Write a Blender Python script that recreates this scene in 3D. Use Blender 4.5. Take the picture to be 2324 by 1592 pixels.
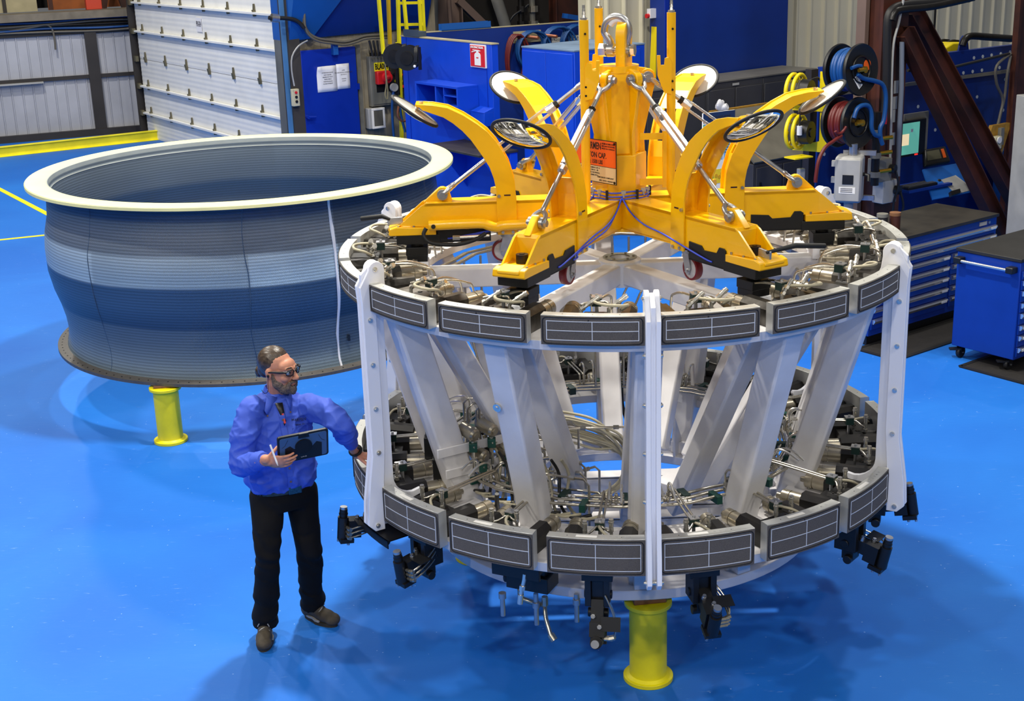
import bpy, bmesh, math, random
from mathutils import Vector, Matrix, noise
for o in list(bpy.data.objects): bpy.data.objects.remove(o, do_unlink=True)
SC = bpy.context.scene
COL = SC.collection
random.seed(7)
PI = math.pi
R = math.radians

# ------------------------------------------------------------------ camera, world, lights, exposure
FPX, PITCH, ROLL, CAMH = 3108.985, -0.305046, -0.033294, 3.84316
cam = bpy.data.objects.new('camera', bpy.data.cameras.new('camera'))
cam.data.sensor_width = 36.0
cam.data.lens = FPX * 36.0 / 2324.0
cam.data.clip_end = 200
cam.location = (0, 0, CAMH)
cam.rotation_euler = (Matrix.Rotation(PI/2 + PITCH, 3, 'X') @ Matrix.Rotation(ROLL, 3, 'Z')).to_euler()
COL.objects.link(cam)
SC.camera = cam
w = bpy.data.worlds.new('hall_ambient'); SC.world = w
w.use_nodes = True
w.node_tree.nodes['Background'].inputs[0].default_value = (0.93, 0.96, 1.0, 1)
w.node_tree.nodes['Background'].inputs[1].default_value = 0.16
SC.view_settings.view_transform = 'Standard'
SC.view_settings.look = 'None'
SC.view_settings.gamma = 1.0
SC.view_settings.use_curve_mapping = False
SC.view_settings.exposure = -0.26
def lamp(x, y, z, power, size=1.1, col=(1, .955, .87)):
    l = bpy.data.lights.new('hall_and_fill_lamp', 'AREA'); l.shape = 'DISK'; l.size = size
    l.energy = power; l.color = col
    o = bpy.data.objects.new('hall_and_fill_lamp', l); o.location = (x, y, z); COL.objects.link(o)
# unseen hall lamps; row behind camera added for front faces, one for right wall
for lx, ly, pw in ((-6.0, -5.5, 480), (0.2, -6.5, 430), (6.4, -5.0, 430), (-6.4, 1.6, 440), (-0.6, 1.2, 170), (5.6, 2.0, 260),
                   (-6.2, 8.2, 460), (-0.2, 9.3, 900), (4.8, 9.4, 300), (-6.5, 14.5, 480), (-0.5, 15.2, 330), (6.8, 17.6, 190), (-8, 21.5, 620), (-2.5, 21.0, 260)):
    lamp(lx, ly, 8.6, pw, .5)

# ------------------------------------------------------------------ colours and materials
def lin(c):
    f = lambda v: (v/12.92 if v <= .04045 else ((v+.055)/1.055)**2.4)
    return tuple(f(v/255.0) for v in c) + (1.0,)
MATS = {}
def mat(name, rgb, rough=.5, metal=0.0, var=0.0, scale=8.0, bump=0.0, bscale=60.0, coat=0.0, emit=None, rvar=0.0, rgb2=None, spec=.5):
    m = bpy.data.materials.new(name); m.use_nodes = True
    nt = m.node_tree; b = nt.nodes['Principled BSDF']
    b.inputs['Base Color'].default_value = lin(rgb)
    b.inputs['Roughness'].default_value = rough
    b.inputs['Metallic'].default_value = metal
    b.inputs['Coat Weight'].default_value = coat
    b.inputs['Specular IOR Level'].default_value = spec
    tc = nt.nodes.new('ShaderNodeTexCoord')
    if var or rgb2:
        n = nt.nodes.new('ShaderNodeTexNoise'); n.inputs['Scale'].default_value = scale; n.inputs['Detail'].default_value = 5
        nt.links.new(tc.outputs['Object'], n.inputs['Vector'])
        r = nt.nodes.new('ShaderNodeValToRGB')
        c = lin(rgb)
        if rgb2: a, d = lin(rgb2), c
        else: a, d = tuple(v*(1-var) for v in c[:3])+(1,), tuple(min(1, v*(1+var*.6)) for v in c[:3])+(1,)
        r.color_ramp.elements[0].position = .3; r.color_ramp.elements[1].position = .68
        r.color_ramp.elements[0].color = a; r.color_ramp.elements[1].color = d
        nt.links.new(n.outputs['Fac'], r.inputs['Fac'])
        nt.links.new(r.outputs['Color'], b.inputs['Base Color'])
        if rvar:
            mr = nt.nodes.new('ShaderNodeMapRange')
            mr.inputs['To Min'].default_value = max(0.03, rough-rvar); mr.inputs['To Max'].default_value = rough+rvar
            nt.links.new(n.outputs['Fac'], mr.inputs['Value']); nt.links.new(mr.outputs[0], b.inputs['Roughness'])
    if bump:
        n2 = nt.nodes.new('ShaderNodeTexNoise'); n2.inputs['Scale'].default_value = bscale; n2.inputs['Detail'].default_value = 4
        nt.links.new(tc.outputs['Object'], n2.inputs['Vector'])
        bp = nt.nodes.new('ShaderNodeBump'); bp.inputs['Strength'].default_value = bump; bp.inputs['Distance'].default_value = .01
        nt.links.new(n2.outputs['Fac'], bp.inputs['Height']); nt.links.new(bp.outputs[0], b.inputs['Normal'])
    if emit:
        b.inputs['Emission Color'].default_value = lin(rgb); b.inputs['Emission Strength'].default_value = emit
    MATS[name] = m
    return m
YEL = mat('lifter_yellow_paint', (255, 192, 4), .3, var=.05, scale=5, coat=.25)
PYEL = mat('pedestal_yellow_paint', (236, 222, 10), .4, var=.10, scale=9)
KYEL = mat('kerb_yellow_paint', (246, 232, 24), .5, var=.12, scale=4)
WHT = mat('frame_white_paint', (226, 224, 224), .42, var=.04, scale=4, rgb2=(205, 202, 202))
PLAS = mat('white_plastic', (246, 246, 250), .4)
ALU = mat('machined_aluminium', (204, 204, 198), .38, metal=.55, var=.14, scale=7, rvar=.1)
ALUB = mat('bright_aluminium', (226, 226, 226), .25, metal=.9)
GALV = mat('galvanised_steel', (188, 189, 191), .32, metal=.9, var=.12, scale=25)
STEEL = mat('stainless_steel', (220, 216, 206), .24, metal=.85)
TUBE = mat('hydraulic_steel_tube', (186, 180, 166), .26, metal=.9)
BRAID = mat('braided_hose', (186, 178, 154), .48, metal=.35, bump=.4, bscale=900)
BLKM = mat('black_oxide_steel', (34, 31, 29), .38, metal=.35, var=.35, scale=14, rgb2=(22, 21, 21))
BLK = mat('black_plastic', (18, 18, 20), .42)
BLKR = mat('black_rubber', (16, 16, 17), .6)
CYLM = mat('nickel_cylinder', (166, 158, 140), .32, metal=.8, var=.12, scale=20)
GREEN = mat('green_clamp_plastic', (6, 66, 56), .5)
DGRN = mat('dark_green_clamp', (10, 44, 40), .5)
PADF = mat('pad_felt', (98, 92, 87), .85, var=.22, scale=220, bump=.5, bscale=600)
PADE = mat('pad_seal', (30, 28, 27), .6)
TAPE = mat('silver_tape', (222, 224, 226), .4, metal=.1)
REDW = mat('red_caster_tyre', (112, 16, 22), .4)
CASW = mat('caster_wheel_grey', (188, 184, 184), .45, var=.05)
BHOSE = mat('blue_air_line', (52, 78, 220), .35)
BLUE = mat('cabinet_blue_paint', (6, 66, 196), .42, var=.10, scale=2.5)
DBLU = mat('dark_blue_paint', (8, 46, 132), .42, var=.12, scale=2)
DOORB = mat('door_blue_paint', (4, 44, 158), .38, var=.08, scale=2)
TBLU = mat('toolbox_blue_paint', (6, 52, 150), .38, var=.05)
HBLU = mat('hood_blue_paint', (20, 88, 170), .45, var=.10, scale=2)
BRN = mat('brown_primer_steel', (82, 38, 22), .55, var=.35, scale=3, rgb2=(44, 20, 14))
TAUP = mat('taupe_painted_steel', (112, 92, 82), .55, var=.12, scale=2)
DGRY = mat('dark_grey_steel', (62, 62, 66), .45, var=.10, scale=3)
GREY = mat('grey_painted_steel', (122, 120, 112), .5, var=.15, scale=4)
LGRY = mat('light_grey_metal', (168, 168, 166), .45, var=.10, scale=5)
CORR = mat('corrugated_siding', (206, 200, 176), .5, var=.08, scale=1.2)
LWALL = mat('left_wall_sheet', (172, 174, 182), .45, var=.14, scale=1.4)
DARKW = mat('dark_wall', (34, 29, 24), .8, var=.3, scale=1)
DOORW = mat('rollup_door_white', (240, 240, 236), .45, var=.05, scale=3)
PAPER = mat('white_paper', (232, 232, 236), .7)
INK = mat('printed_ink', (40, 40, 52), .7)
BEIG = mat('beige_sheet', (176, 166, 132), .6, var=.15, scale=4)
WOOD = mat('plywood', (172, 128, 40), .6, var=.25, scale=18)
WOODD = mat('wood_spacer', (126, 86, 56), .7, var=.25, scale=20)
RED = mat('red_plastic', (206, 30, 36), .35)
SIGNR = mat('sign_red', (212, 24, 36), .5)
SIGNO = mat('sign_orange', (226, 92, 16), .45)
SIGNW = mat('sign_white', (240, 238, 232), .5)
RHOSE = mat('red_rubber_hose', (96, 24, 22), .45)
BLH = mat('blue_rubber_hose', (20, 74, 138), .4)
CABLE = mat('black_cable', (26, 25, 26), .5)
GCABLE = mat('grey_cable', (96, 92, 84), .5)
COPP = mat('copper_peg', (176, 112, 84), .4, metal=.6)
BRASS = mat('brass', (196, 152, 52), .3, metal=.9)
YREEL = mat('reel_yellow', (240, 216, 12), .4)
MATB = mat('black_floor_mat', (22, 19, 17), .85, var=.2, scale=20, bump=.3, bscale=90)
TTOP = mat('worn_black_worktop', (52, 48, 42), .5, var=.5, scale=4, rgb2=(34, 31, 28))
def mirror_mat():
    m = mat('mirror_glass', (235, 238, 240), .02, metal=1.0); return m
MIRR = mirror_mat()
MBACK = mat('mirror_back_white', (206, 204, 198), .18, coat=.4)

# ------------------------------------------------------------------ mesh builder
class MB:
    def __init__(s): s.v = []; s.f = []; s.mi = []; s.T = Matrix.Identity(4); s.cur = 0
    def add(s, vs, fs):
        n = len(s.v); T = s.T
        s.v += [tuple(T @ Vector(p)) for p in vs]
        s.f += [tuple(i+n for i in f) for f in fs]; s.mi += [s.cur]*len(fs)
    def box(s, c, d, rot=None):
        x, y, z = d[0]/2, d[1]/2, d[2]/2
        vs = [Vector((a*x, b*y, e*z)) for a in (-1, 1) for b in (-1, 1) for e in (-1, 1)]
        if rot is not None: vs = [rot @ p for p in vs]
        c = Vector(c)
        s.add([p+c for p in vs], [(0, 1, 3, 2), (4, 6, 7, 5), (0, 4, 5, 1), (2, 3, 7, 6), (0, 2, 6, 4), (1, 5, 7, 3)])
    def bb(s, x0, x1, y0, y1, z0, z1): s.box(((x0+x1)/2, (y0+y1)/2, (z0+z1)/2), (abs(x1-x0), abs(y1-y0), abs(z1-z0)))
    def beam(s, p0, p1, w, h, up=(0, 0, 1)):
        p0, p1 = Vector(p0), Vector(p1); d = (p1-p0); L = d.length; d.normalize()
        sd = d.cross(Vector(up)); sd = sd.normalized() if sd.length > 1e-4 else Vector((1, 0, 0)); u = sd.cross(d)
        rot = Matrix((sd, d, u)).transposed()
        s.box((p0+p1)/2, (w, L, h), rot)
    def prism(s, poly, h0, h1, fr=None):
        # polygon in local (a, b), extruded from h0 to h1 along the third axis of frame fr = (A, B, N) or a Matrix
        n = len(poly)
        if fr is None: A, B, N, O = Vector((1, 0, 0)), Vector((0, 1, 0)), Vector((0, 0, 1)), Vector((0, 0, 0))
        else: A, B, N, O = [Vector(t) for t in fr]
        vs = [O+A*p[0]+B*p[1]+N*h0 for p in poly] + [O+A*p[0]+B*p[1]+N*h1 for p in poly]
        flip = A.cross(B).dot(N)*(h1-h0) < 0
        area = sum(poly[i][0]*poly[(i+1) % n][1]-poly[(i+1) % n][0]*poly[i][1] for i in range(n))
        if area < 0: flip = not flip
        fs = [tuple(range(n))[::-1], tuple(range(n, 2*n))] + [(i, (i+1) % n, n+(i+1) % n, n+i) for i in range(n)]
        if flip: fs = [f[::-1] for f in fs]
        s.add(vs, fs)
    def cyl(s, p0, p1, r, r2=None, n=16, a0=0.0):
        p0, p1 = Vector(p0), Vector(p1); r2 = r if r2 is None else r2
        d = (p1-p0).normalized(); a = d.orthogonal().normalized(); b = d.cross(a)
        vs = []
        for p, q in ((p0, r), (p1, r2)):
            for i in range(n):
                t = a0+2*PI*i/n; vs.append(p+(a*math.cos(t)+b*math.sin(t))*q)
        s.add(vs, [tuple(range(n))[::-1], tuple(range(n, 2*n))] + [(i, (i+1) % n, n+(i+1) % n, n+i) for i in range(n)])
    def tube(s, pts, r, n=8, sub=0, closed=False, cap=True):
        P = [Vector(p) for p in pts]
        rs = r if isinstance(r, (list, tuple)) else None
        if sub:
            Q = []; m = len(P); rr = []
            for i in range(m if closed else m-1):
                g = lambda k: P[k % m] if closed else P[max(0, min(m-1, k))]
                p0, p1, p2, p3 = g(i-1), g(i), g(i+1), g(i+2)
                for k in range(sub):
                    t = k/sub
                    Q.append(.5*((2*p1)+(p2-p0)*t+(2*p0-5*p1+4*p2-p3)*t*t+(3*p1-p0-3*p2+p3)*t**3))
                    if rs: rr.append(rs[i]*(1-t)+rs[(i+1) % m]*t)
            if not closed: Q.append(P[-1]); rr.append(rs[-1] if rs else 0)
            P = Q
            if rs: rs = rr
        m = len(P); vs = []; nrm = None
        for i in range(m):
            if closed: d = P[(i+1) % m]-P[i-1]
            else: d = P[min(i+1, m-1)]-P[max(i-1, 0)]
            d = d.normalized() if d.length > 1e-9 else Vector((0, 0, 1))
            if nrm is None: nrm = d.orthogonal().normalized()
            else:
                nrm = nrm-d*nrm.dot(d); nrm = nrm.normalized() if nrm.length > 1e-6 else d.orthogonal().normalized()
            b = d.cross(nrm); q = rs[i] if rs else r
            vs += [P[i]+(nrm*math.cos(2*PI*k/n)+b*math.sin(2*PI*k/n))*q for k in range(n)]
        fs = []
        for i in range(m if closed else m-1):
            j = (i+1) % m
            fs += [(i*n+k, i*n+(k+1) % n, j*n+(k+1) % n, j*n+k) for k in range(n)]
        if cap and not closed: fs += [tuple(range(n))[::-1], tuple(range((m-1)*n, m*n))]
        s.add(vs, fs)
    def lathe(s, prof, n=32, a0=0.0, a1=2*PI, closed=False):
        # profile of (r, z) around local z
        full = abs(a1-a0-2*PI) < 1e-6; m = n if full else n+1; k = len(prof); vs = []
        for i in range(m):
            t = a0+(a1-a0)*i/n
            vs += [(p[0]*math.sin(t), -p[0]*math.cos(t), p[1]) for p in prof]
        fs = []
        for i in range(n):
            j = (i+1) % m
            for q in range(k if closed else k-1):
                e = (q+1) % k
                fs.append((i*k+q, j*k+q, j*k+e, i*k+e))
        if closed and not full: fs += [tuple(range(k))[::-1], tuple((m-1)*k+q for q in range(k))]
        s.add(vs, fs)
    def ell(s, c, r, n=14, rot=None):
        c = Vector(c); vs = []; fs = []
        if not isinstance(r, (list, tuple)): r = (r, r, r)
        h = n//2+1
        for i in range(1, h):
            ph = PI*i/h
            for j in range(n):
                th = 2*PI*j/n; p = Vector((r[0]*math.sin(ph)*math.cos(th), r[1]*math.sin(ph)*math.sin(th), r[2]*math.cos(ph)))
                vs.append(p)
        vs += [Vector((0, 0, r[2])), Vector((0, 0, -r[2]))]
        if rot is not None: vs = [rot @ p for p in vs]
        for i in range(h-2):
            for j in range(n): fs.append((i*n+j, (i+1)*n+j, (i+1)*n+(j+1) % n, i*n+(j+1) % n))
        T = len(vs)-2
        for j in range(n):
            fs.append((T, j, (j+1) % n)); fs.append((T+1, (h-2)*n+(j+1) % n, (h-2)*n+j))
        s.add([p+c for p in vs], fs)
    def torus(s, c, axis, Rr, r, n=32, m=10):
        c = Vector(c); ax = Vector(axis).normalized(); a = ax.orthogonal().normalized(); b = ax.cross(a)
        s.tube([c+(a*math.cos(2*PI*i/n)+b*math.sin(2*PI*i/n))*Rr for i in range(n)], r, m, closed=True)
    def text(s, txt, size, O, X, Z, ext=.001, align='CENTER', width=None, off=0.0):
        cu = bpy.data.curves.new('t', 'FONT'); cu.body = txt; cu.size = size; cu.align_x = align; cu.align_y = 'CENTER'; cu.extrude = ext/2
        cu.resolution_u = 2; cu.offset = off
        ob = bpy.data.objects.new('t', cu); me = bpy.data.meshes.new_from_object(ob)
        X, Z, O = Vector(X).normalized(), Vector(Z).normalized(), Vector(O); N = X.cross(Z)
        sx = 1.0
        if width and len(me.vertices):
            xs = [v.co.x for v in me.vertices]; sx = width/max(1e-6, max(xs)-min(xs))
        s.add([O+X*v.co.x*sx+Z*v.co.y+N*v.co.z for v in me.vertices], [tuple(p.vertices) for p in me.polygons])
        bpy.data.objects.remove(ob); bpy.data.curves.remove(cu); bpy.data.meshes.remove(me)
    def mark(s): s.marks = getattr(s, 'marks', []) + [(len(s.v), len(s.f))]; return s
    def meshes(s, name, mats, smooth=35):
        # one mesh for every marked piece
        ms = s.marks+[(len(s.v), len(s.f))]; out = []
        for (v0, f0), (v1, f1) in zip(ms, ms[1:]):
            q = MB(); q.v = s.v[v0:v1]; q.f = [tuple(i-v0 for i in f) for f in s.f[f0:f1]]; q.mi = s.mi[f0:f1]; out.append(q.mesh(name, mats, smooth))
        return out
    def mesh(s, name, mats, smooth=35):
        me = bpy.data.meshes.new(name); me.from_pydata(s.v, [], s.f)
        if not isinstance(mats, (list, tuple)): mats = [mats]
        for m in mats: me.materials.append(m)
        if len(mats) > 1: me.polygons.foreach_set('material_index', s.mi)
        if smooth:
            me.polygons.foreach_set('use_smooth', [True]*len(me.polygons))
            me.set_sharp_from_angle(angle=R(smooth))
        me.update(); return me
    def build(s, name, mats, parent=None, smooth=35, bevel=0, off=None):
        if off: s.v = [(p[0]+off[0], p[1]+off[1], p[2]+off[2]) for p in s.v]
        return put(name, s.mesh(name, mats, smooth), parent, bevel=bevel)
def put(name, me, parent=None, loc=(0, 0, 0), rz=0.0, bevel=0):
    o = bpy.data.objects.new(name, me); COL.objects.link(o)
    o.location = loc; o.rotation_euler = (0, 0, rz)
    if parent: o.parent = parent
    if bevel:
        b = o.modifiers.new('bevel', 'BEVEL'); b.width = bevel; b.segments = 2; b.limit_method = 'ANGLE'; b.angle_limit = R(40)
        b.harden_normals = False
    return o
def put_all(name, mes, parent, rz=0.0, bevel=0):
    return [put(name, me, parent, rz=rz, bevel=bevel) for me in (mes if isinstance(mes, list) else [mes])]
def tag(o, label, cat, group=None, kind=None):
    o['label'] = label; o['category'] = cat
    if group: o['group'] = group
    if kind: o['kind'] = kind
    return o
def struct(o): o['kind'] = 'structure'; return o
def thing(name, label, cat, loc=(0, 0, 0), rz=0.0, group=None):
    o = bpy.data.objects.new(name, None); o.empty_display_size = .1; COL.objects.link(o)
    o.location = loc; o.rotation_euler = (0, 0, rz)
    return tag(o, label, cat, group)
def group_root(name, loc=(0, 0, 0), rz=0.0):
    o = bpy.data.objects.new(name, None); COL.objects.link(o); o.location = loc; o.rotation_euler = (0, 0, rz)
    return struct(o)
def dup_tree(o, parent=None):
    c = o.copy(); COL.objects.link(c)
    if parent: c.parent = parent
    for ch in list(o.children): dup_tree(ch, c)
    return c
# survey helper: the camera's pinhole, used to read real positions of far things off a known plane
def ray(u, v):
    du, dv = u-1162.0, v-796.0; c, s = math.cos(ROLL), math.sin(ROLL)
    a, b = c*du+s*dv, -s*du+c*dv
    return Vector((a, FPX*math.cos(PITCH)+b*math.sin(PITCH), FPX*math.sin(PITCH)-b*math.cos(PITCH)))
def on_z(u, v, z=0.0): d = ray(u, v); return Vector((0, 0, CAMH))+d*((z-CAMH)/d.z)
def at_y(u, v, y): d = ray(u, v); return Vector((0, 0, CAMH))+d*(y/d.y)
class Frame:
    # upright plane through point o (x right along the face, y away from the viewer, z up)
    def __init__(s, o, ang): s.o = Vector((o[0], o[1], 0)); s.a = R(ang); s.x = Vector((math.cos(s.a), math.sin(s.a), 0)); s.y = Vector((-s.x.y, s.x.x, 0))
    def px(s, u, v, y=0.0):
        d = ray(u, v); o = s.o+s.y*y; k = s.y.dot(o)/s.y.dot(d); p = Vector((0, 0, CAMH))+d*k-s.o
        return p.dot(s.x), p.z
    def w(s, x, y, z=0.0): return s.o+s.x*x+s.y*y+Vector((0, 0, z))
    def thing(s, name, label, cat, x, y, z=0, group=None): return thing(name, label, cat, s.w(x, y, z), s.a, group)
def rrect(w, h, r, n=4):
    pts = []
    for cx, cy, a in ((w/2-r, h/2-r, 0), (-w/2+r, h/2-r, PI/2), (-w/2+r, -h/2+r, PI), (w/2-r, -h/2+r, 1.5*PI)):
        for k in range(n+1): t = a+PI/2*k/n; pts.append((cx+r*math.cos(t), cy+r*math.sin(t)))
    return pts
# ------------------------------------------------------------------ floor
def floor_mat():
    m = mat('blue_epoxy_floor', (18, 116, 232), .34); nt = m.node_tree; b = nt.nodes['Principled BSDF']; N = nt.nodes.new; Lk = nt.links.new
    tc = N('ShaderNodeTexCoord')
    n1 = N('ShaderNodeTexNoise'); n1.inputs['Scale'].default_value = .55; n1.inputs['Detail'].default_value = 6; n1.inputs['Distortion'].default_value = .6
    Lk(tc.outputs['Object'], n1.inputs['Vector'])
    r1 = N('ShaderNodeValToRGB'); r1.color_ramp.elements[0].position = .32; r1.color_ramp.elements[1].position = .7
    r1.color_ramp.elements[0].color = lin((20, 99, 194)); r1.color_ramp.elements[1].color = lin((30, 115, 208)); Lk(n1.outputs['Fac'], r1.inputs['Fac'])
    mp = N('ShaderNodeMapping'); mp.inputs['Rotation'].default_value = (0, 0, .5); mp.inputs['Scale'].default_value = (3.0, 14.0, 1)
    Lk(tc.outputs['Object'], mp.inputs['Vector'])
    n2 = N('ShaderNodeTexNoise'); n2.inputs['Scale'].default_value = 2.4; n2.inputs['Detail'].default_value = 8; n2.inputs['Roughness'].default_value = .75; Lk(mp.outputs[0], n2.inputs['Vector'])
    r2 = N('ShaderNodeValToRGB'); r2.color_ramp.elements[0].position = .60; r2.color_ramp.elements[1].position = .72
    r2.color_ramp.elements[0].color = (0, 0, 0, 1); r2.color_ramp.elements[1].color = (1, 1, 1, 1); Lk(n2.outputs['Fac'], r2.inputs['Fac'])
    n3 = N('ShaderNodeTexNoise'); n3.inputs['Scale'].default_value = .9; Lk(tc.outputs['Object'], n3.inputs['Vector'])
    r3 = N('ShaderNodeValToRGB'); r3.color_ramp.elements[0].position = .38; r3.color_ramp.elements[1].position = .62; Lk(n3.outputs['Fac'], r3.inputs['Fac'])
    mu = N('ShaderNodeMath'); mu.operation = 'MULTIPLY'; Lk(r2.outputs[0], mu.inputs[0]); Lk(r3.outputs[0], mu.inputs[1])
    # small chips
    vo = N('ShaderNodeTexVoronoi'); vo.inputs['Scale'].default_value = 11; vo.inputs['Randomness'].default_value = 1; Lk(tc.outputs['Object'], vo.inputs['Vector'])
    nz = N('ShaderNodeTexNoise'); nz.inputs['Scale'].default_value = 60; Lk(tc.outputs['Object'], nz.inputs['Vector'])
    ad = N('ShaderNodeMath'); ad.operation = 'MULTIPLY_ADD'; ad.inputs[1].default_value = .10; Lk(nz.outputs['Fac'], ad.inputs[0]); Lk(vo.outputs['Distance'], ad.inputs[2])
    lt = N('ShaderNodeMath'); lt.operation = 'LESS_THAN'; lt.inputs[1].default_value = .094; Lk(ad.outputs[0], lt.inputs[0])
    mx2 = N('ShaderNodeMath'); mx2.operation = 'MAXIMUM'; Lk(mu.outputs[0], mx2.inputs[0]); Lk(lt.outputs[0], mx2.inputs[1])
    sc = N('ShaderNodeMath'); sc.operation = 'MULTIPLY'; sc.inputs[1].default_value = .45; Lk(mx2.outputs[0], sc.inputs[0])
    mx = N('ShaderNodeMix'); mx.data_type = 'RGBA'; Lk(sc.outputs[0], mx.inputs['Factor']); Lk(r1.outputs[0], mx.inputs['A']); mx.inputs['B'].default_value = lin((170, 205, 245))
    Lk(mx.outputs['Result'], b.inputs['Base Color'])
    rr = N('ShaderNodeMapRange'); rr.inputs['To Min'].default_value = .5; rr.inputs['To Max'].default_value = .72; Lk(n2.outputs['Fac'], rr.inputs['Value']); Lk(rr.outputs[0], b.inputs['Roughness'])
    b.inputs['Specular IOR Level'].default_value = .3
    return m
FLOORM = floor_mat()
m = MB(); m.bb(-16, 16, -3, 34, -.12, 0); struct(m.build('floor', FLOORM))
def floor_line(n, pts, w=.10):
    m = MB(); pts = [Vector((p.x, p.y, .0)) for p in pts]
    for a, b in zip(pts, pts[1:]): m.beam(a+Vector((0, 0, .0)), b+Vector((0, 0, .0)), w, .006)
    return struct(m.build('trim_%d' % n, KYEL))
e = (on_z(92, 478)-on_z(0, 430)).normalized(); floor_line(1, [on_z(0, 430)-e*3, on_z(92, 478)+e*1.6], .085)
e = (on_z(85, 536)-on_z(0, 545)).normalized(); floor_line(2, [on_z(0, 545)-e*3, on_z(85, 536)+e*1.5], .075)
# ------------------------------------------------------------------ the white ring fixture
FC = Vector((0.61678, 7.41728, 0))
def PC(r, az, z): t = R(az); return Vector((r*math.sin(t), -r*math.cos(t), z))
fix = thing('ring_fixture', 'big white ring tooling fixture carrying two rings of dark grey pads and hydraulic actuators', 'tooling fixture', FC)
A0 = 0.55                                   # azimuth of the front guide post
ZU, ZL, HU, HL, RP = 2.136, 1.041, 0.140, 0.190, 1.550
FU, FL_ = 1.996, 0.862                      # tops of the two flanges
def arc_block(mb, r0, r1, a0, a1, z0, z1, n=10):
    mb.lathe([(r0, z0), (r1, z0), (r1, z1), (r0, z1)], n, R(a0), R(a1), closed=True)
# base plate, flanges
m = MB(); m.lathe([(.80, .487), (1.105, .487), (1.105, .543), (.80, .543)], 96, closed=True); m.build('base_plate', WHT, fix, 30, .004)
m = MB(); m.lathe([(1.10, 1.950), (1.492, 1.950), (1.492, FU), (1.10, FU)], 96, closed=True); m.build('upper_flange', WHT, fix, 30, .003)
m = MB(); m.lathe([(1.02, .812), (1.478, .812), (1.478, FL_), (1.02, FL_)], 96, closed=True); m.build('lower_flange', WHT, fix, 30, .003)
# hub and spokes
m = MB(); m.lathe([(.055, 1.885), (.118, 1.885), (.118, 2.022), (.10, 2.03), (.055, 2.03)], 40, closed=True); m.build('hub', WHT, fix, 30)
m = MB(); m.lathe([(.056, 2.026), (.095, 2.026), (.095, 2.036), (.056, 2.036)], 40, closed=True)
for k in range(6): p = PC(.076, 30+60*k, 2.036); m.cyl(p, p+Vector((0, 0, .006)), .007, n=8)
m.build('hub_collar', CYLM, fix, 30)
m = MB(); m.beam(PC(.10, 0, 1.955), PC(1.12, 0, 1.955), .105, .11)
sp = m.mesh('spoke', WHT)
for k in range(6): put('spoke', sp, fix, rz=R(A0+30+60*k), bevel=.008)
# outer columns, inner struts, short foot posts (12 of each)
m = MB(); m.beam(PC(1.362, 0, 1.955), PC(.952, 0, .53), .128, .15, up=(0, -1, .2)); col_me = m.mesh('outer_column', WHT)
m = MB(); m.beam(PC(1.19, 0, 1.955), PC(.52, 0, .70), .125, .10, up=(0, -1, .5)); str_me = m.mesh('inner_strut', WHT)
m = MB(); m.bb(-.042, .042, -1.098, -1.02, .543, .812); m.bb(-.05, .05, -1.02, -.86, .543, .62); fp_me = m.mesh('foot_post', WHT)
m = MB(); m.prism([(0, 0), (.15, 0), (0, .26)], -.008, .008, (Vector((0, -.93, .545)), Vector((0, 1, 0)), Vector((0, 0, 1)), Vector((1, 0, 0)))) if 0 else m.prism([(0, 0), (-.16, 0), (0, .26)], -.008, .008, (Vector((0, 1, 0)), Vector((0, 0, 1)), Vector((1, 0, 0)), Vector((0, -.80, .545))))
gs_me = m.mesh('gusset', WHT)
m = MB(); m.cyl((-.045, -1.325, 1.583), (-.045, -1.345, 1.578), .022, n=20); m.cyl((-.045, -1.34, 1.58), (-.045, -1.349, 1.577), .010, n=6)
bt_me = m.mesh('column_bolt', STEEL)
for k in range(12):
    a = R(A0+30*k)
    put('outer_column', col_me, fix, rz=a, bevel=.012)
    put('inner_strut', str_me, fix, rz=a, bevel=.012)
    put('foot_post', fp_me, fix, rz=a, bevel=.004); put('gusset', gs_me, fix, rz=a)
# channel rails under the middle
for y in (-.30, -.13, .30):
    m = MB(); m.bb(-.86, .86, y-.045, y+.045, .50, .515); m.bb(-.86, .86, y-.05, y-.04, .50, .60); m.bb(-.86, .86, y+.04, y+.05, .50, .60)
    m.bb(-.86, .86, y-.05, y+.05, .595, .607); m.build('floor_rail', WHT, fix)
for sx in (-1, 1): m = MB(); m.beam((sx*.25, .10, .56), (sx*.72, .62, .56), .14, .12); m.build('cross_rail', WHT, fix, bevel=.006)
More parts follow.
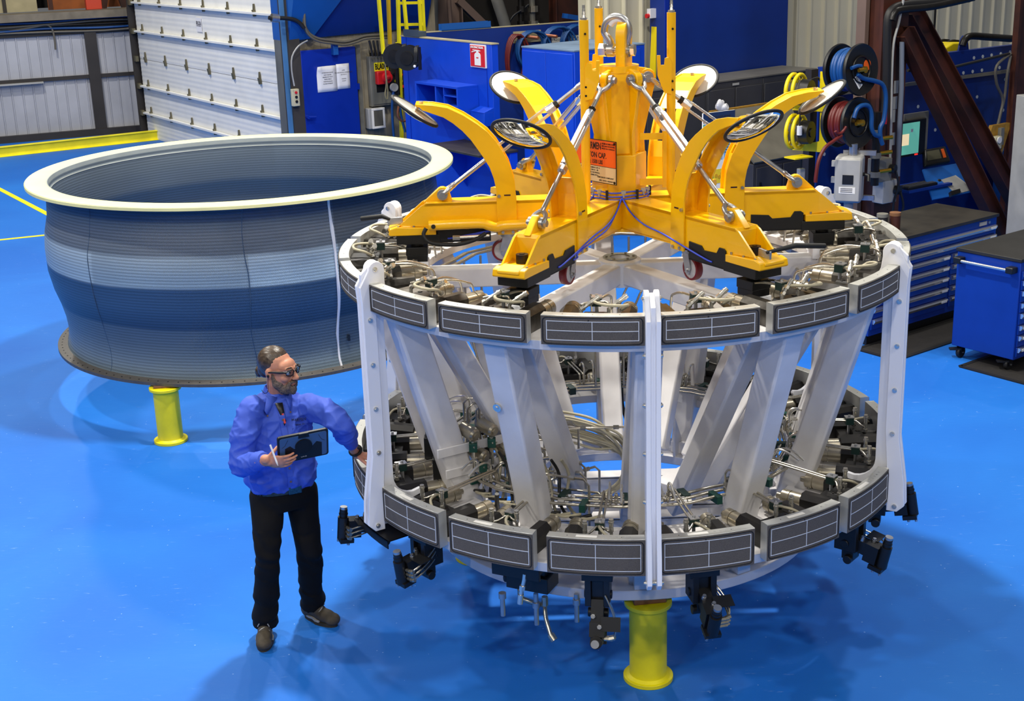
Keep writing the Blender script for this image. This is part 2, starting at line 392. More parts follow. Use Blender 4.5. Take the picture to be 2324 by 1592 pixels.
# ---- pads
DA = 8.73
def pad_meshes(z1, h):
    z0 = z1-h
    m = MB(); arc_block(m, 1.492, 1.5465, -DA, DA, z0, z1, 12)
    body = m.mesh('pad', ALU, 30)
    m = MB(); arc_block(m, 1.5465, RP, -DA+.02, DA-.02, z0+.001, z1-.004, 12)
    face = m.mesh('pad_face', PADF, 30)
    def ring(u, v, r, wd, rad=.012):
        m = MB(); W = 2*u*R(DA)*r; H = 2*v*(h/2); pts = rrect(W, H, rad, 4); out = []
        for i in range(len(pts)):
            a, b = Vector(pts[i]), Vector(pts[(i+1) % len(pts)]); n = max(1, int((b-a).length/.03))
            out += [a+(b-a)*(q/n) for q in range(n)]
        m.tube([PC(r, math.degrees(p.x/r), (z0+z1)/2+p.y) for p in out], wd, 6, closed=True); return m
    seal = ring(.962, .885, RP+.0005, .0026, .020).mesh('pad_seal', PADE, 60)
    m = MB()
    lowp = h > .16; u, v = DA*(.905 if lowp else .885), (.72 if lowp else .63)*h/2; zc = (z0+z1)/2; t = .0012; wz = .0017
    for z in (zc-v, zc, zc+v): arc_block(m, RP-.001, RP+t, -u, u, z-wz, z+wz, 12)
    wa = math.degrees(wz/RP)
    for a in (-u, 0, u): arc_block(m, RP-.001, RP+t*1.3, a-wa, a+wa, zc-v-wz, zc+v+wz, 1)
    lines = m.mesh('tape_grid', TAPE, 30)
    m = MB(); p = PC(RP, -.6, zc+v+.006); m.cyl(p, p+PC(.002, -.6, 0), .0036, n=10)
    hole = m.mesh('sensor_hole', PADE)
    m = MB()
    for a in (-5.2, 0, 4.6): p = PC(1.52, a, z1-.002); m.cyl(p, p+Vector((0, 0, .0025)), .003, n=8)
    screws = m.mesh('top_screw', BLKM)
    m = MB(); arc_block(m, 1.508, 1.530, -3.6, .2, z1-.001, z1+.0006, 4); strip = m.mesh('marking_strip', SIGNW)
    m = MB()
    for q in range(5):
        a = 1.2+q*1.15; arc_block(m, 1.512, 1.524, a, a+.45, z1-.001, z1+.0005, 1)
    marks = m.mesh('etched_marks', LGRY)
    return dict(pad=body, pad_face=face, pad_seal=seal, tape_grid=lines, sensor_hole=hole, top_screw=screws, marking_strip=strip, etched_marks=marks)
def add_pads(z1, h, lower):
    M_ = pad_meshes(z1, h)
    for k in range(18):
        p = put('pad', M_['pad'], fix, rz=R(10.55+20*k), bevel=.0015)
        for n in ('pad_face', 'pad_seal', 'tape_grid', 'sensor_hole', 'top_screw'): put(n, M_[n], p)
        if lower and k in (0, 1, 2, 15, 16, 17): put('marking_strip', M_['marking_strip'], p); put('etched_marks', M_['etched_marks'], p)
add_pads(ZU, HU, False); add_pads(ZL, HL, True)
# ---- actuators behind the pads
def bar_poly(w, h, c): return [(-w/2, 0), (w/2, 0), (w/2, h-c), (w/2-c, h), (-w/2+c, h), (-w/2, h-c)]
BLKU = mat('black_bar_glare_grey', (106, 103, 98), .28, metal=.85, var=.3, scale=14, rgb2=(58, 54, 50))  # black upper bars; lamp glare on them put into a lighter grey
def actuator_meshes(z, lower):
    D = {}
    fr = (Vector((1, 0, 0)), Vector((0, 0, 1)), Vector((0, 1, 0)), Vector((0, 0, z)))
    m = MB()
    for x in (-.135, .135):
        m.mark(); m.prism([(p[0]+x, p[1]) for p in bar_poly(.092, .105, .026)], -1.490, -1.235, fr)
    D['side_bar'] = m.meshes('side_bar', BLKM if lower else BLKU, 20)
    m = MB(); m.prism([(-.10, 0), (.10, 0), (.10, .055), (.055, .098), (-.055, .098), (-.10, .055)], -1.488, -1.33, fr)
    m.prism([(-.10, 0), (.10, 0), (.10, .06), (-.10, .06)], -1.335, -1.27, fr)
    for sx in (-1, 1):
        m.cyl((sx*.045, -1.36, z+.094), (sx*.045, -1.36, z+.102), .012, n=12)
    D['actuator'] = m.mesh('actuator', BLKM, 20)
    for nm, sx in (('cylinder', -1), ('cylinder_', 1)):
        m = MB(); x = sx*.135; c = Vector((x, 0, z+.05))
        f = lambda y: c+Vector((0, y, 0))
        m.cyl(f(-1.24), f(-1.165), .040, n=22); m.cyl(f(-1.165), f(-1.160), .036, n=22); m.cyl(f(-1.160), f(-1.118), .041, n=22)
        m.cyl(f(-1.118), f(-1.085), .018, n=12)
        for q in range(5):
            t = 2*PI*q/5+.5; p = f(-1.139)+Vector((math.cos(t), 0, math.sin(t)))*.041; m.cyl(p, p+Vector((math.cos(t), 0, math.sin(t)))*.003, .005, n=8)
        D[nm] = m.mesh('cylinder', CYLM, 40)
    # two stand-up (or tilted) quick couplings
    zt = z+.098
    for nm, p in (('coupling', Vector((-.065, -1.40, zt))), ('coupling_', Vector((.06, -1.37, zt)))):
        m = MB()
        ax = Vector((0, 0, 1)) if lower else Vector((.75, .25, .5)).normalized()
        if not lower: m.cyl(p, p+Vector((0, 0, .03)), .009, n=10); p = p+Vector((0, 0, .028))
        q = lambda t: p+ax*t
        m.cyl(q(0), q(.018), .013, n=6); m.cyl(q(.018), q(.04), .008, n=10); m.cyl(q(.04), q(.058), .0125, n=6); m.cyl(q(.058), q(.085), .011, n=14)
        m.cyl(q(.085), q(.093), .014, n=14); m.cyl(q(.093), q(.104), .0115, n=14)
        D[nm] = m.mesh('coupling', STEEL, 40)
    # clamp block, supply lines towards the middle, hose loop to the pad
    m = MB(); m.bb(-.022, .022, -1.345, -1.300, zt+.028, zt+.068); D['clamp_block'] = m.mesh('clamp_block', DGRN)
    m = MB(); m.bb(-.024, .024, -1.347, -1.298, zt+.068, zt+.073); m.cyl((0, -1.322, zt+.07), (0, -1.322, zt+.082), .008, n=8); m.cyl((0, -1.322, z+.05), (0, -1.322, zt+.03), .009, n=8)
    D['clamp_plate'] = m.mesh('clamp_plate', GALV)
    zz = zt+.052
    for nm, x, tgt in (('supply_line', -.012, (-.065, -1.40)), ('supply_line_', .012, (.06, -1.37))):
        m = MB(); h = zt+(.03 if lower else .05)
        m.tube([(tgt[0], tgt[1], h), (tgt[0]*.6+x*.4, tgt[1]+.02, h+.004), (x*1.2, -1.35, zz), (x, -1.30, zz)] + ([(x, -1.12, zz+.012), (x, -.99, zz+.02), (x, -.955, zz+.012), (x, -.945, zz-.05)] if lower else [(x*3, -1.22, zz-.004), (x*4, -1.14, zz-.03), (x*4, -1.10, zz-.06), (x*4, -1.085, zz-.16)]), .0062, 7, sub=4)
        D[nm] = m.mesh('supply_line', TUBE, 60)
    m = MB()
    m.tube([(0, -1.345, zz), (.004, -1.37, zz+.004), (.03, -1.42, zz+(.0 if lower else .03)), (.085, -1.445, zt+(.012 if lower else .05)), (.11, -1.47, zt-.01), (.10, -1.492, zt-.03)] if lower else
           [(0, -1.345, zz), (.0, -1.40, zz+.012), (.05, -1.462, zz+.018), (.125, -1.455, zz+.012), (.15, -1.40, zz), (.12, -1.36, zt+.02)], .0075, 8, sub=5)
    D['hose_loop'] = m.mesh('hose_loop', BRAID, 60)
    m = MB(); e = Vector((.10, -1.492, zt-.03)) if lower else Vector((.12, -1.36, zt+.02))
    m.cyl(e+Vector((0, .012, .004)), e+Vector((0, -.004, 0)), .011, n=6); D['hose_nut'] = m.mesh('hose_nut', STEEL)
    return D
def add_actuators(z, lower):
    D = actuator_meshes(z, lower)
    for k in range(18):
        a = put('actuator', D['actuator'], fix, rz=R(10.55+20*k), bevel=.002)
        for n in D:
            if n != 'actuator': put_all(n.rstrip('_'), D[n], a)
add_actuators(FU+.002, False); add_actuators(FL_+.002, True)
# ---- ring mains
def ring_main(r, z, tr, gap=0):
    m = MB(); pts = [PC(r/math.cos(R(10)) if 0 else r*(1+.012*(k % 2)), 10*k+5, z+.004*(k % 3)) for k in range(36)]
    m.tube(pts, tr, 7, closed=True); return m
for i, (r, z) in enumerate(((.955, .968), (.985, .955), (1.012, .968), (.925, .955), (.90, .968), (.872, .955))):
    ring_main(r, z, .0085).build('ring_main', TUBE, fix, 60)
for i, (r, z) in enumerate(((.98, 1.935), (1.01, 1.925), (1.04, 1.935), (1.07, 1.925))):
    ring_main(r, z, .0085).build('ring_main', TUBE, fix, 60)
m = MB(); m.bb(-.016, .016, -1.045, -.955, .942, .985); rc1 = m.mesh('ring_clamp', GREEN)
m = MB(); m.bb(-.02, .02, -.95, -.855, .938, .983); rc2 = m.mesh('ring_clamp', DGRN)
for k in range(18):
    put('ring_clamp', rc1, fix, rz=R(4+20*k), bevel=.002); put('ring_clamp', rc2, fix, rz=R(16+20*k), bevel=.002)
# risers and compression fittings along the mains
m = MB()
for x in (-.03, 0, .03):
    m.cyl((x, -.97, .965), (x, -.97, 1.03), .006, n=7); m.cyl((x, -.97, .97), (x, -.97, .995), .012, n=6); m.cyl((x, -.97, 1.005), (x, -.97, 1.022), .011, n=6)
m.tube([(-.03, -.97, 1.03), (-.03, -.97, 1.07), (-.03, -1.0, 1.10), (-.03, -1.06, 1.09), (-.03, -1.12, 1.06)], .006, 7, sub=3)
m.tube([(.03, -.97, 1.03), (.03, -.97, 1.06), (.03, -1.0, 1.085), (.03, -1.06, 1.08), (.03, -1.12, 1.04)], .006, 7, sub=3)
for q in range(3): y = -.90-.04*q; m.cyl((.09, y, .965), (.125, y+.002, .965), .0125, n=6); m.cyl((.13, y, .965), (.15, y+.002, .965), .0115, n=6)
rf = m.mesh('riser_fittings', STEEL, 40)
for k in range(18): put('riser_fittings', rf, fix, rz=R(10.55+20*k+(k % 3-1)*3))
# vertical downcomers joining the two rings on the inside
for a, dx in ((-78, .02), (-72, .03), (-150, .02), (-128, .0), (-118, .02), (118, .01), (150, .02), (178, 0), (172, .0), (166, 0), (95, .02), (84, 0)):
    m = MB(); r = 1.0
    m.tube([PC(r, a, 1.92), PC(r, a, 1.62), PC(r-.03, a+2, 1.55), PC(r-.12, a+7, 1.36), PC(r-.14, a+8, 1.28), PC(r-.14, a+8, .98)], .0075, 7)
    m.build('downcomer', TUBE, fix, 60)
# ---- guide posts
def post_meshes():
    D = {}
    top = [(1.503+.043*math.cos(t), 2.200+.043*math.sin(t)) for t in [PI*k/8 for k in range(9)]]
    prof = [(1.600, .803), (1.636, .84), (1.628, .97), (1.590, 1.22), (1.590, 2.03), (1.597, 2.12)] + top + [(1.463, 2.12), (1.520, 1.98), (1.520, 1.25), (1.545, .95), (1.545, .803)]
    m = MB(); fr = (Vector((0, -1, 0)), Vector((0, 0, 1)), Vector((1, 0, 0)), Vector((0, 0, 0)))
    m.prism(prof, .012, .034, fr); m.prism(prof, -.034, -.012, fr); D['guide_post'] = m.mesh('guide_post', PLAS, 30)
    def fil(r0, z0, rad, sgn): # quarter fillet
        return [(r0-rad+rad*math.sin(t), z0+sgn*(rad-rad*math.cos(t))) for t in [PI/2*k/6 for k in range(7)]]
    lowf = fil(1.47, .965, .11, 1)          # from tab top out and up
    prof2 = [(1.58, .82), (1.58, 2.18), (1.52, 2.235), (1.462, 2.21), (1.452, 2.14)] + fil(1.452, 2.035, .10, 1)[::-1] + [(1.31, 2.045), (1.305, 2.030), (1.31, 2.0), (1.44, 1.998), (1.47, 1.93)] + lowf[::-1] + [(1.315, .975), (1.305, .96), (1.31, .945), (1.47, .90), (1.50, .82)]
    m = MB(); m.prism(prof2, -.0115, .0115, fr); D['centre_web'] = m.mesh('centre_web', PLAS, 30)
    m = MB()
    for r, z in ((1.513, 2.206), (1.556, 1.949), (1.557, 1.713), (1.557, 1.476), (1.557, 1.237), (1.588, .834)):
        m.mark(); m.cyl((-.042, -r, z), (.042, -r, z), .0125, n=12); m.cyl((-.047, -r, z), (.047, -r, z), .0075, n=6)
    D['post_bolt'] = m.meshes('post_bolt', STEEL, 40)
    return D
PD = post_meshes()
for k in range(6):
    p = put('guide_post', PD['guide_post'], fix, rz=R(A0+60*k), bevel=.002)
    put('centre_web', PD['centre_web'], p, bevel=.002); put_all('post_bolt', PD['post_bolt'], p)
# white support blocks that carry the lifter
m = MB(); m.bb(-.062, .062, -1.185, -1.06, FU-.001, 2.058); sbm = m.mesh('support_block', PLAS)
for k in range(6): put('support_block', sbm, fix, rz=R(A0+30+60*k), bevel=.004)
# ---- clamp arms hanging under the lower pads
def clamp_meshes(down):
    D = {}
    m = MB(); m.bb(-.075, .075, -1.50, -1.36, .795, .852); m.bb(-.06, -.03, -1.50, -1.38, .66, .80); m.bb(.03, .06, -1.50, -1.38, .66, .80)
    m.cyl((-.068, -1.44, .70), (.068, -1.44, .70), .022, n=14); m.bb(-.03, .03, -1.475, -1.41, .60, .80); m.cyl((-.05, -1.45, .605), (.05, -1.45, .605), .024, n=14)
    D['clamp_arm'] = m.mesh('clamp_arm', BLK, 35)
    m = MB(); m.bb(-.03, .03, -1.60, -1.45, .665, .735); m.bb(-.036, .036, -1.63, -1.56, .64, .74); m.bb(-.04, .04, -1.675, -1.60, .612, .635)
    m.bb(.02, .115, -1.60, -1.53, .742, .746)
    D['valve_block'] = m.mesh('valve_block', BLK, 35)
    m = MB(); m.cyl((0, -1.655, .63), (0, -1.655, .755), .030, n=20); m.cyl((0, -1.655, .755), (0, -1.655, .80), .022, n=20); m.cyl((0, -1.655, .77), (0, -1.655, .778), .025, n=20)
    D['clamp_cylinder'] = m.mesh('clamp_cylinder', BLK, 35)
    m = MB(); m.mark(); m.cyl((0, -1.655, .80), (0, -1.655, .814), .020, n=20)
    for x, y in ((-.018, -1.53), (.014, -1.58)): m.mark(); m.cyl((x, y, .735), (x, y, .752), .012, n=6); m.cyl((x, y, .752), (x, y, .762), .009, n=12)
    for x, y in ((-.03, -1.63), (.03, -1.63), (-.03, -1.67)): m.mark(); m.cyl((x, y, .60), (x, y, .615), .008, n=8)
    D['clamp_bolt'] = m.meshes('clamp_bolt', GALV, 35)
    m = MB()
    for q, z in enumerate((.655, .68, .705)):
        m.mark(); m.tube([(.02, -1.64, z), (.07, -1.64, z+.004), (.09, -1.60, z+.02), (.085, -1.54, z+.035), (.06, -1.47, z+.05), (.04, -1.43, .76)], .0042, 7, sub=3)
        m.cyl((.035, -1.64, z), (.075, -1.64, z+.003), .0105, n=6); m.cyl((.06, -1.64, z+.002), (.085, -1.633, z+.006), .012, n=6)
    D['clamp_hose'] = m.meshes('clamp_hose', TUBE, 45)
    return D
CD = clamp_meshes(False)
CT = {-69.45: (-6, .02), -49.45: (8, -.04), -9.45: (68, .02), 10.55: (22, .0), 50.55: (12, -.02), 70.55: (-10, -.02)}    # swing of each arm about its hinge
for az in (-69.45, -49.45, -9.45, 10.55, 50.55, 70.55, 110.5, 150.5, -110, -150):
    tilt, rs = CT.get(az, (0, -.05))
    c_ = put('clamp_arm', CD['clamp_arm'], fix, rz=R(az), bevel=.003)
    for n in CD:
        if n == 'clamp_arm': continue
        for o in put_all(n, CD[n], c_):
            M_ = Matrix.Translation((0, -1.45, .70)) @ Matrix.Rotation(R(tilt), 4, 'X') @ Matrix.Translation((0, 1.45-rs, -.70)); o.location = M_.translation; o.rotation_euler = M_.to_euler()
# dark gearbox and hanging rods under the third front pad
m = MB(); m.bb(-.12, .12, -1.44, -1.28, .76, .81); m.bb(-.13, .13, -1.455, -1.435, .74, .812); m.bb(-.11, .12, -1.34, -1.20, .615, .70); m.bb(-.10, .10, -1.32, -1.22, .70, .76); m.cyl((-.13, -1.30, .66), (-.11, -1.30, .66), .035, n=16)
m.build('drive_housing', BLK, fix, bevel=.004).rotation_euler.z = R(-26)
m = MB(); m.tube([(.05, -1.45, .77), (.048, -1.455, .74), (.03, -1.46, .66)], .010, 8); m.cyl((.04, -1.458, .71), (.037, -1.459, .685), .016, n=6); m.cyl((.03, -1.46, .66), (.024, -1.462, .61), .014, n=10)
m.build('hanging_coupling', STEEL, fix).rotation_euler.z = R(-26)
for a, r, z0 in ((-27, 1.18, .34), (-17, 1.12, .36), (-33, 1.30, .42)):
    m = MB(); p = PC(r, a, 0); m.cyl((p.x, p.y, z0), (p.x, p.y, .52), .013, n=10); m.cyl((p.x, p.y, z0+.10), (p.x, p.y, z0+.13), .02, n=12); m.build('jacking_rod', GALV, fix)
m = MB(); m.tube([PC(1.16, -32, .46), PC(1.14, -29, .44), PC(1.16, -25, .45)], .014, 8); m.tube([PC(1.16, -25, .45), PC(1.2, -24, .40), PC(1.25, -22, .34)], .012, 8, sub=3)
for a, z in ((-32, .46), (-25, .45)): p = PC(1.16, a, z); m.cyl(p, p+Vector((0, 0, .05)), .017, n=6)
p = PC(1.25, -22, .34); m.cyl(p, p+Vector((.02, -.02, -.025)), .020, n=10)
m.build('drain_fitting', TUBE, fix, 50)
# ---- accumulator panel between two columns on the left
def strap(p0, p1): m = MB(); m.beam(p0, p1, .012, .05); return m.build('panel_strap', WHT, fix, bevel=.002)
tg_ = Vector((math.cos(R(-59.5)), math.sin(R(-59.5)), 0)); s0a, s0b = PC(1.235, -59.5, 1.163)+tg_*.072, PC(.78, -59.5, 1.163)+tg_*.072
s1a, s1b = PC(1.19, -59.5, 1.035)+tg_*.072, PC(.74, -59.5, 1.035)+tg_*.072
strap(s0a, s0b); strap(s1a, s1b)
for (pa, pb, t, up) in ((s0a, s0b, .44, .075), (s0a, s0b, .69, .075), (s1a, s1b, .47, .07), (s1a, s1b, .79, .07)):
    p = pa.lerp(pb, t); out = (tg_+Vector((.25, 0, 0))).normalized(); e = p+out*.022
    m = MB(); m.bb(e.x-.022, e.x+.022, e.y-.022, e.y+.022, e.z-.022, e.z+.028); k = m.build('panel_valve', GREEN, fix, bevel=.003)
    m = MB(); c = e+Vector((0, 0, up)); ax = (out+Vector((0, 0, -.15))).normalized()
    m.cyl(c-ax*.085, c+ax*.015, .036, n=24); m.cyl(c+ax*.015, c+ax*.027, .036, .028, n=24); m.cyl(c+ax*.027, c+ax*.035, .018, n=6)
    m.build('accumulator', CYLM, k, 40)
    m = MB(); m.cyl(e+Vector((0, 0, .02)), c-Vector((0, 0, .04)), .010, n=8); m.cyl(e+Vector((0, 0, -.02)), e+Vector((0, 0, -.12)), .009, n=8)
    for dx in (-.012, .012): q = e+out*.022+Vector((dx, 0, .008)); m.cyl(q, q+out*.008, .006, n=8)
    m.build('valve_stem', STEEL, k, 40)
# bank of pilot valves (black) behind the left columns
for j in range(4):
    m = MB(); p = PC(1.12+.03*(j % 2), -74+3.2*j, 1.12-.04*j); m.bb(p.x-.03, p.x+.03, p.y-.03, p.y+.03, p.z-.07, p.z+.07); m.cyl(p+Vector((0, 0, .07)), p+Vector((0, 0, .12)), .022, n=12)
    m.cyl(p+Vector((0, 0, .12)), p+Vector((0, 0, .135)), .014, n=6); m.build('pilot_valve', BLK, fix, bevel=.004)
# tangle of small lines inside the left half
rnd = random.Random(3)
for j in range(26):
    a0 = rnd.uniform(-85, -35); r0 = rnd.uniform(.62, .98); z0 = rnd.uniform(.92, 1.30); L = rnd.uniform(.15, .45)
    p = PC(r0, a0, z0); d = Vector((rnd.choice((1, 1, .3)), rnd.uniform(-.25, .25), 0)).normalized()
    q = p+d*L
    m = MB(); m.tube([p+Vector((0, 0, -rnd.uniform(.08, .3))), p+Vector((0, 0, -.03)), p+d*.03, q-d*.03, q+Vector((0, 0, -.03)), q+Vector((0, 0, -rnd.uniform(.08, .3)))], .0068, 7)
    for t in (.3, .75): c = p+d*(L*t); m.cyl(c, c+d*.03, .013, n=6)
    m.build('cross_line', TUBE, fix, 50)
for j in range(14):
    a0 = -68+3.2*j; m = MB(); x = rnd.uniform(-.05, .05)
    m.tube([PC(.9+x, a0, 1.14), PC(.87+x, a0+2, 1.05), PC(.95+x, a0+6+x*60, .93), PC(1.02, a0+10, .90), PC(1.0, a0+16, .915)], .0085, 7, sub=4)
    m.build('small_hose', BRAID if j % 3 else CABLE, fix, 60)
# the fan of flexible hoses looping through the middle
for j in range(16):
    t = j/15.0; zt = 1.11-.17*t; y0 = rnd.uniform(-.05, .05); rx = rnd.uniform(-.03, .02)
    b = .58+.035*rnd.random()
    m = MB()
    m.tube([(-.70, .10+y0, zt+.03), (-.48, .06+y0, zt+.015), (-.30, .02+y0, zt+.0), (-.15, -.02+y0, zt-.035), (-.03+rx, -.05+y0*.6, zt*.55+.385+rx*.5), (.035+rx, -.08+y0*.5, .83+.03*rnd.random()), (.015+rx, -.11, .75), (-.06+rx, -.14, .69), (-.18, -.18+y0, .655), (-.36, -.22, .645)], .0085, 8, sub=5)
    m.build('loop_hose', BRAID, fix, 60)
m = MB(); m.tube([(.08, .92, .95), (.085, .9, .82), (.12, .85, .70), (.16, .8, .62)], .012, 8, sub=4); m.build('black_hose', CABLE, fix, 60)
m = MB(); m.tube([PC(1.12, -40, 1.0), PC(1.10, -41, .93), PC(1.05, -43, .84)], .012, 8, sub=3); m.build('red_marked_hose', CABLE, fix, 60)
m = MB(); arc_block(m, 1.40, 1.60, -67, -54, .782, .790, 4); arc_block(m, 1.595, 1.60, -67, -54, .745, .79, 4); m.build('drip_tray', BLKM, fix)
# a column bolt where the photograph shows one
put('column_bolt', bt_me, fix, rz=R(A0-30))
# ------------------------------------------------------------------ yellow lifting frame
lift = thing('lifting_frame', 'yellow six-armed lifting frame with round mirrors, turnbuckles and centre mast on the ring fixture', 'lifting frame', (FC.x, FC.y, 2.058))
LO = (0, 0, -2.058)
def LB(mb, name, mats, parent=None, smooth=35, bevel=0): return mb.build(name, mats, parent or lift, smooth, bevel, LO)
RZ = (Vector((0, -1, 0)), Vector((0, 0, 1)), Vector((1, 0, 0)), Vector((0, 0, 0)))
# mast: hexagonal post with six flared gussets
m = MB()
hexr = [(.150*math.cos(PI/3*k+R(A0)), .150*math.sin(PI/3*k+R(A0))) for k in range(6)]
m.prism(hexr, 2.20, 2.62); hx2 = [(p[0]*.8, p[1]*.8) for p in hexr]; m.prism(hx2, 2.62, 3.06)
LB(m, 'mast', YEL, bevel=.006)
m = MB(); m.prism([(.02, 2.60), (.142, 2.60), (.135, 2.72), (.195, 2.985), (.195, 3.03), (.185, 3.05), (.15, 3.065), (.02, 3.085)], -.011, .011, RZ)
m.prism([(.10+.042*math.cos(t), 3.02+.042*math.sin(t)) for t in [2*PI*k/16 for k in range(16)]], -.018, .018, (RZ[0], RZ[1], RZ[2], Vector((0, -.055, 0))))
gm = m
gm.v = [(p[0], p[1], p[2]-2.058) for p in gm.v]; g_me = gm.mesh('mast_gusset', YEL, 30)
for k in range(6): put('mast_gusset', g_me, lift, rz=R(A0+30+60*k), bevel=.003)
m = MB(); m.lathe([(0, 3.05), (.11, 3.05), (.11, 3.085), (0, 3.085)], 24); LB(m, 'mast_cap', YEL)
m = MB(); m.prism([(-.155, 2.205), (.155, 2.205), (.155, 2.225), (-.155, 2.225)], -.15, .15, (Vector((1, 0, 0)), Vector((0, 0, 1)), Vector((0, 1, 0)), Vector((0, 0, 0)))); LB(m, 'centre_plate', YEL, bevel=.003)
# lifting eye plate (a hook-topped plate) and shackle
tn = Vector((.93, -.36, 0)).normalized()   # plate normal turned a little to the left
px = Vector((tn.y*-1, tn.x, 0))
m = MB(); out = [(-.05, 2.80), (.062, 2.80), (.066, 3.20)] + [(-.005+.071*math.cos(t), 3.235+.085*math.sin(t)) for t in [PI*k/10 for k in range(11)]] + [(-.076, 3.10), (-.06, 3.03)]
m.prism(out, -.026, .026, (px, Vector((0, 0, 1)), px.cross(Vector((0, 0, 1))), Vector((.03, -.02, 0))))
LB(m, 'lifting_eye', YEL, bevel=.004)
c = Vector((.0, -.03, 3.165)); sn = px.cross(Vector((0, 0, 1))).normalized()
LEAN = 1 if sn.x > 0 else -1
m = MB()
bow = []
for t in [PI*(-.06)+PI*1.12*k/14 for k in range(15)]: bow.append(c+sn*(.066*math.cos(t)-LEAN*.010)+Vector((0, 0, .10+.072*math.sin(t))))
arms = [c+sn*.042+Vector((0, 0, -.01)), c+sn*.043+Vector((0, 0, .04))]; arms2 = [c-sn*.043+Vector((0, 0, .04)), c-sn*.042+Vector((0, 0, -.01))]
m.tube(arms+bow+arms2, [.021]*2+[.020]*len(bow)+[.021]*2, 10, sub=3)
for sg in (-1, 1): e = c+sn*(.042*sg); m.cyl(e-sn*.018, e+sn*.018, .036, n=20)
sh = LB(m, 'shackle', GALV, smooth=50)
m = MB(); m.cyl(c-sn*.085, c+sn*.075, .020, n=16); m.cyl(c-sn*.105, c-sn*.068, .036, n=6); m.cyl(c+sn*.07, c+sn*.09, .032, n=6); LB(m, 'shackle_bolt', STEEL, sh, 30)
m = MB(); m.tube([c+sn*.052*math.cos(t)+Vector((0, 0, .10+.056*math.sin(t))) for t in [.5+2.1*k/8 for k in range(9)]], .017, 8); LB(m, 'sling_sleeve', PAPER, sh, 60)
m = MB(); m.tube([c+px*.012+sn*.046*math.cos(t)+Vector((0, 0, .098+.05*math.sin(t))) for t in [-.2+1.9*k/8 for k in range(9)]], .013, 8); LB(m, 'sling_pad', BLKR, sh, 60)
# ---- one arm (built at azimuth 0, shared by six)
def shift(mb): mb.v = [(p[0], p[1], p[2]-2.058) for p in mb.v]; return mb
AM = {}
m = MB()
m.prism([(.10, 2.222), (1.0, 2.222), (1.0, 2.25), (1.205, 2.268), (1.215, 2.262), (1.085, 2.372), (1.06, 2.384), (.10, 2.384)], -.070, -.058, RZ)
m.prism([(.10, 2.222), (1.0, 2.222), (1.0, 2.25), (1.205, 2.268), (1.215, 2.262), (1.085, 2.372), (1.06, 2.384), (.10, 2.384)], .058, .070, RZ)
m.prism([(.10, 2.368), (1.07, 2.368), (1.06, 2.386), (.10, 2.386)], -.070, .070, RZ); m.prism([(.10, 2.218), (1.0, 2.218), (1.0, 2.230), (.10, 2.230)], -.070, .070, RZ)
m.prism([(1.04, 2.25), (1.07, 2.25), (1.07, 2.37), (1.04, 2.37)], -.06, .06, RZ)
AM['arm'] = (shift(m).mesh('arm', YEL, 30), .006)
m = MB(); m.prism([(1.01, 2.214), (1.262, 2.214), (1.27, 2.222), (1.262, 2.252), (1.225, 2.262), (1.01, 2.252)], -.088, .088, RZ); m.prism([(1.20, 2.25), (1.272, 2.235), (1.272, 2.250), (1.20, 2.27)], -.06, .06, RZ)
AM['arm_foot'] = (shift(m).mesh('arm_foot', YEL, 30), .004)
m = MB()
for x in (-.074, .074):
    for r in (1.04, 1.13, 1.215): m.mark(); m.cyl((x, -r, 2.25), (x, -r, 2.266), .006, n=8)
AM['foot_screw'] = (shift(m).meshes('foot_screw', GALV), 0)
m = MB(); m.cyl((0, -1.125, 2.25), (0, -1.125, 2.302), .030, n=18); m.cyl((0, -1.125, 2.295), (0, -1.125, 2.305), .014, n=6)
AM['locating_bolt'] = (shift(m).mesh('locating_bolt', BLKM), 0)
m = MB(); m.prism([(.99, 2.164), (1.228, 2.164), (1.228, 2.215), (.99, 2.215)], -.082, .082, RZ)
AM['foot_slide'] = (shift(m).mesh('foot_slide', BLK), .003)
m = MB(); m.prism([(1.062, 2.094), (1.182, 2.094), (1.182, 2.14), (1.062, 2.14)], -.058, .058, RZ); m.cyl((0, -1.122, 2.138), (0, -1.122, 2.168), .035, n=18); m.prism([(1.062, 2.055), (1.182, 2.055), (1.182, 2.095), (1.062, 2.095)], -.05, .05, RZ) if 0 else None
m.prism([(1.066, 2.058), (1.178, 2.058), (1.178, 2.095), (1.066, 2.095)], -.055, .055, RZ)
AM['foot_block'] = (shift(m).mesh('foot_block', BLK), .003)
m = MB()
guard = [(.712, 2.170), (1.0, 2.170), (1.0, 2.262), (.985, 2.272), (.95, 2.272), (.93, 2.240), (.83, 2.236), (.81, 2.256), (.712, 2.262)]
m.prism(guard, -.078, -.070, RZ); m.prism(guard, .070, .078, RZ); m.prism([(.712, 2.168), (1.0, 2.168), (1.0, 2.176), (.712, 2.176)], -.078, .078, RZ)
AM['foot_guard'] = (shift(m).mesh('foot_guard', BLK), .001)
m = MB(); m.prism([(.915, 2.38), (1.075, 2.38), (1.003, 2.445)] + [(.968+.040*math.cos(t), 2.423+.040*math.sin(t)) for t in [R(35)+R(125)*k/6 for k in range(7)]], -.019, .019, RZ)
AM['lug'] = (shift(m).mesh('lug', YEL, 30), .004)
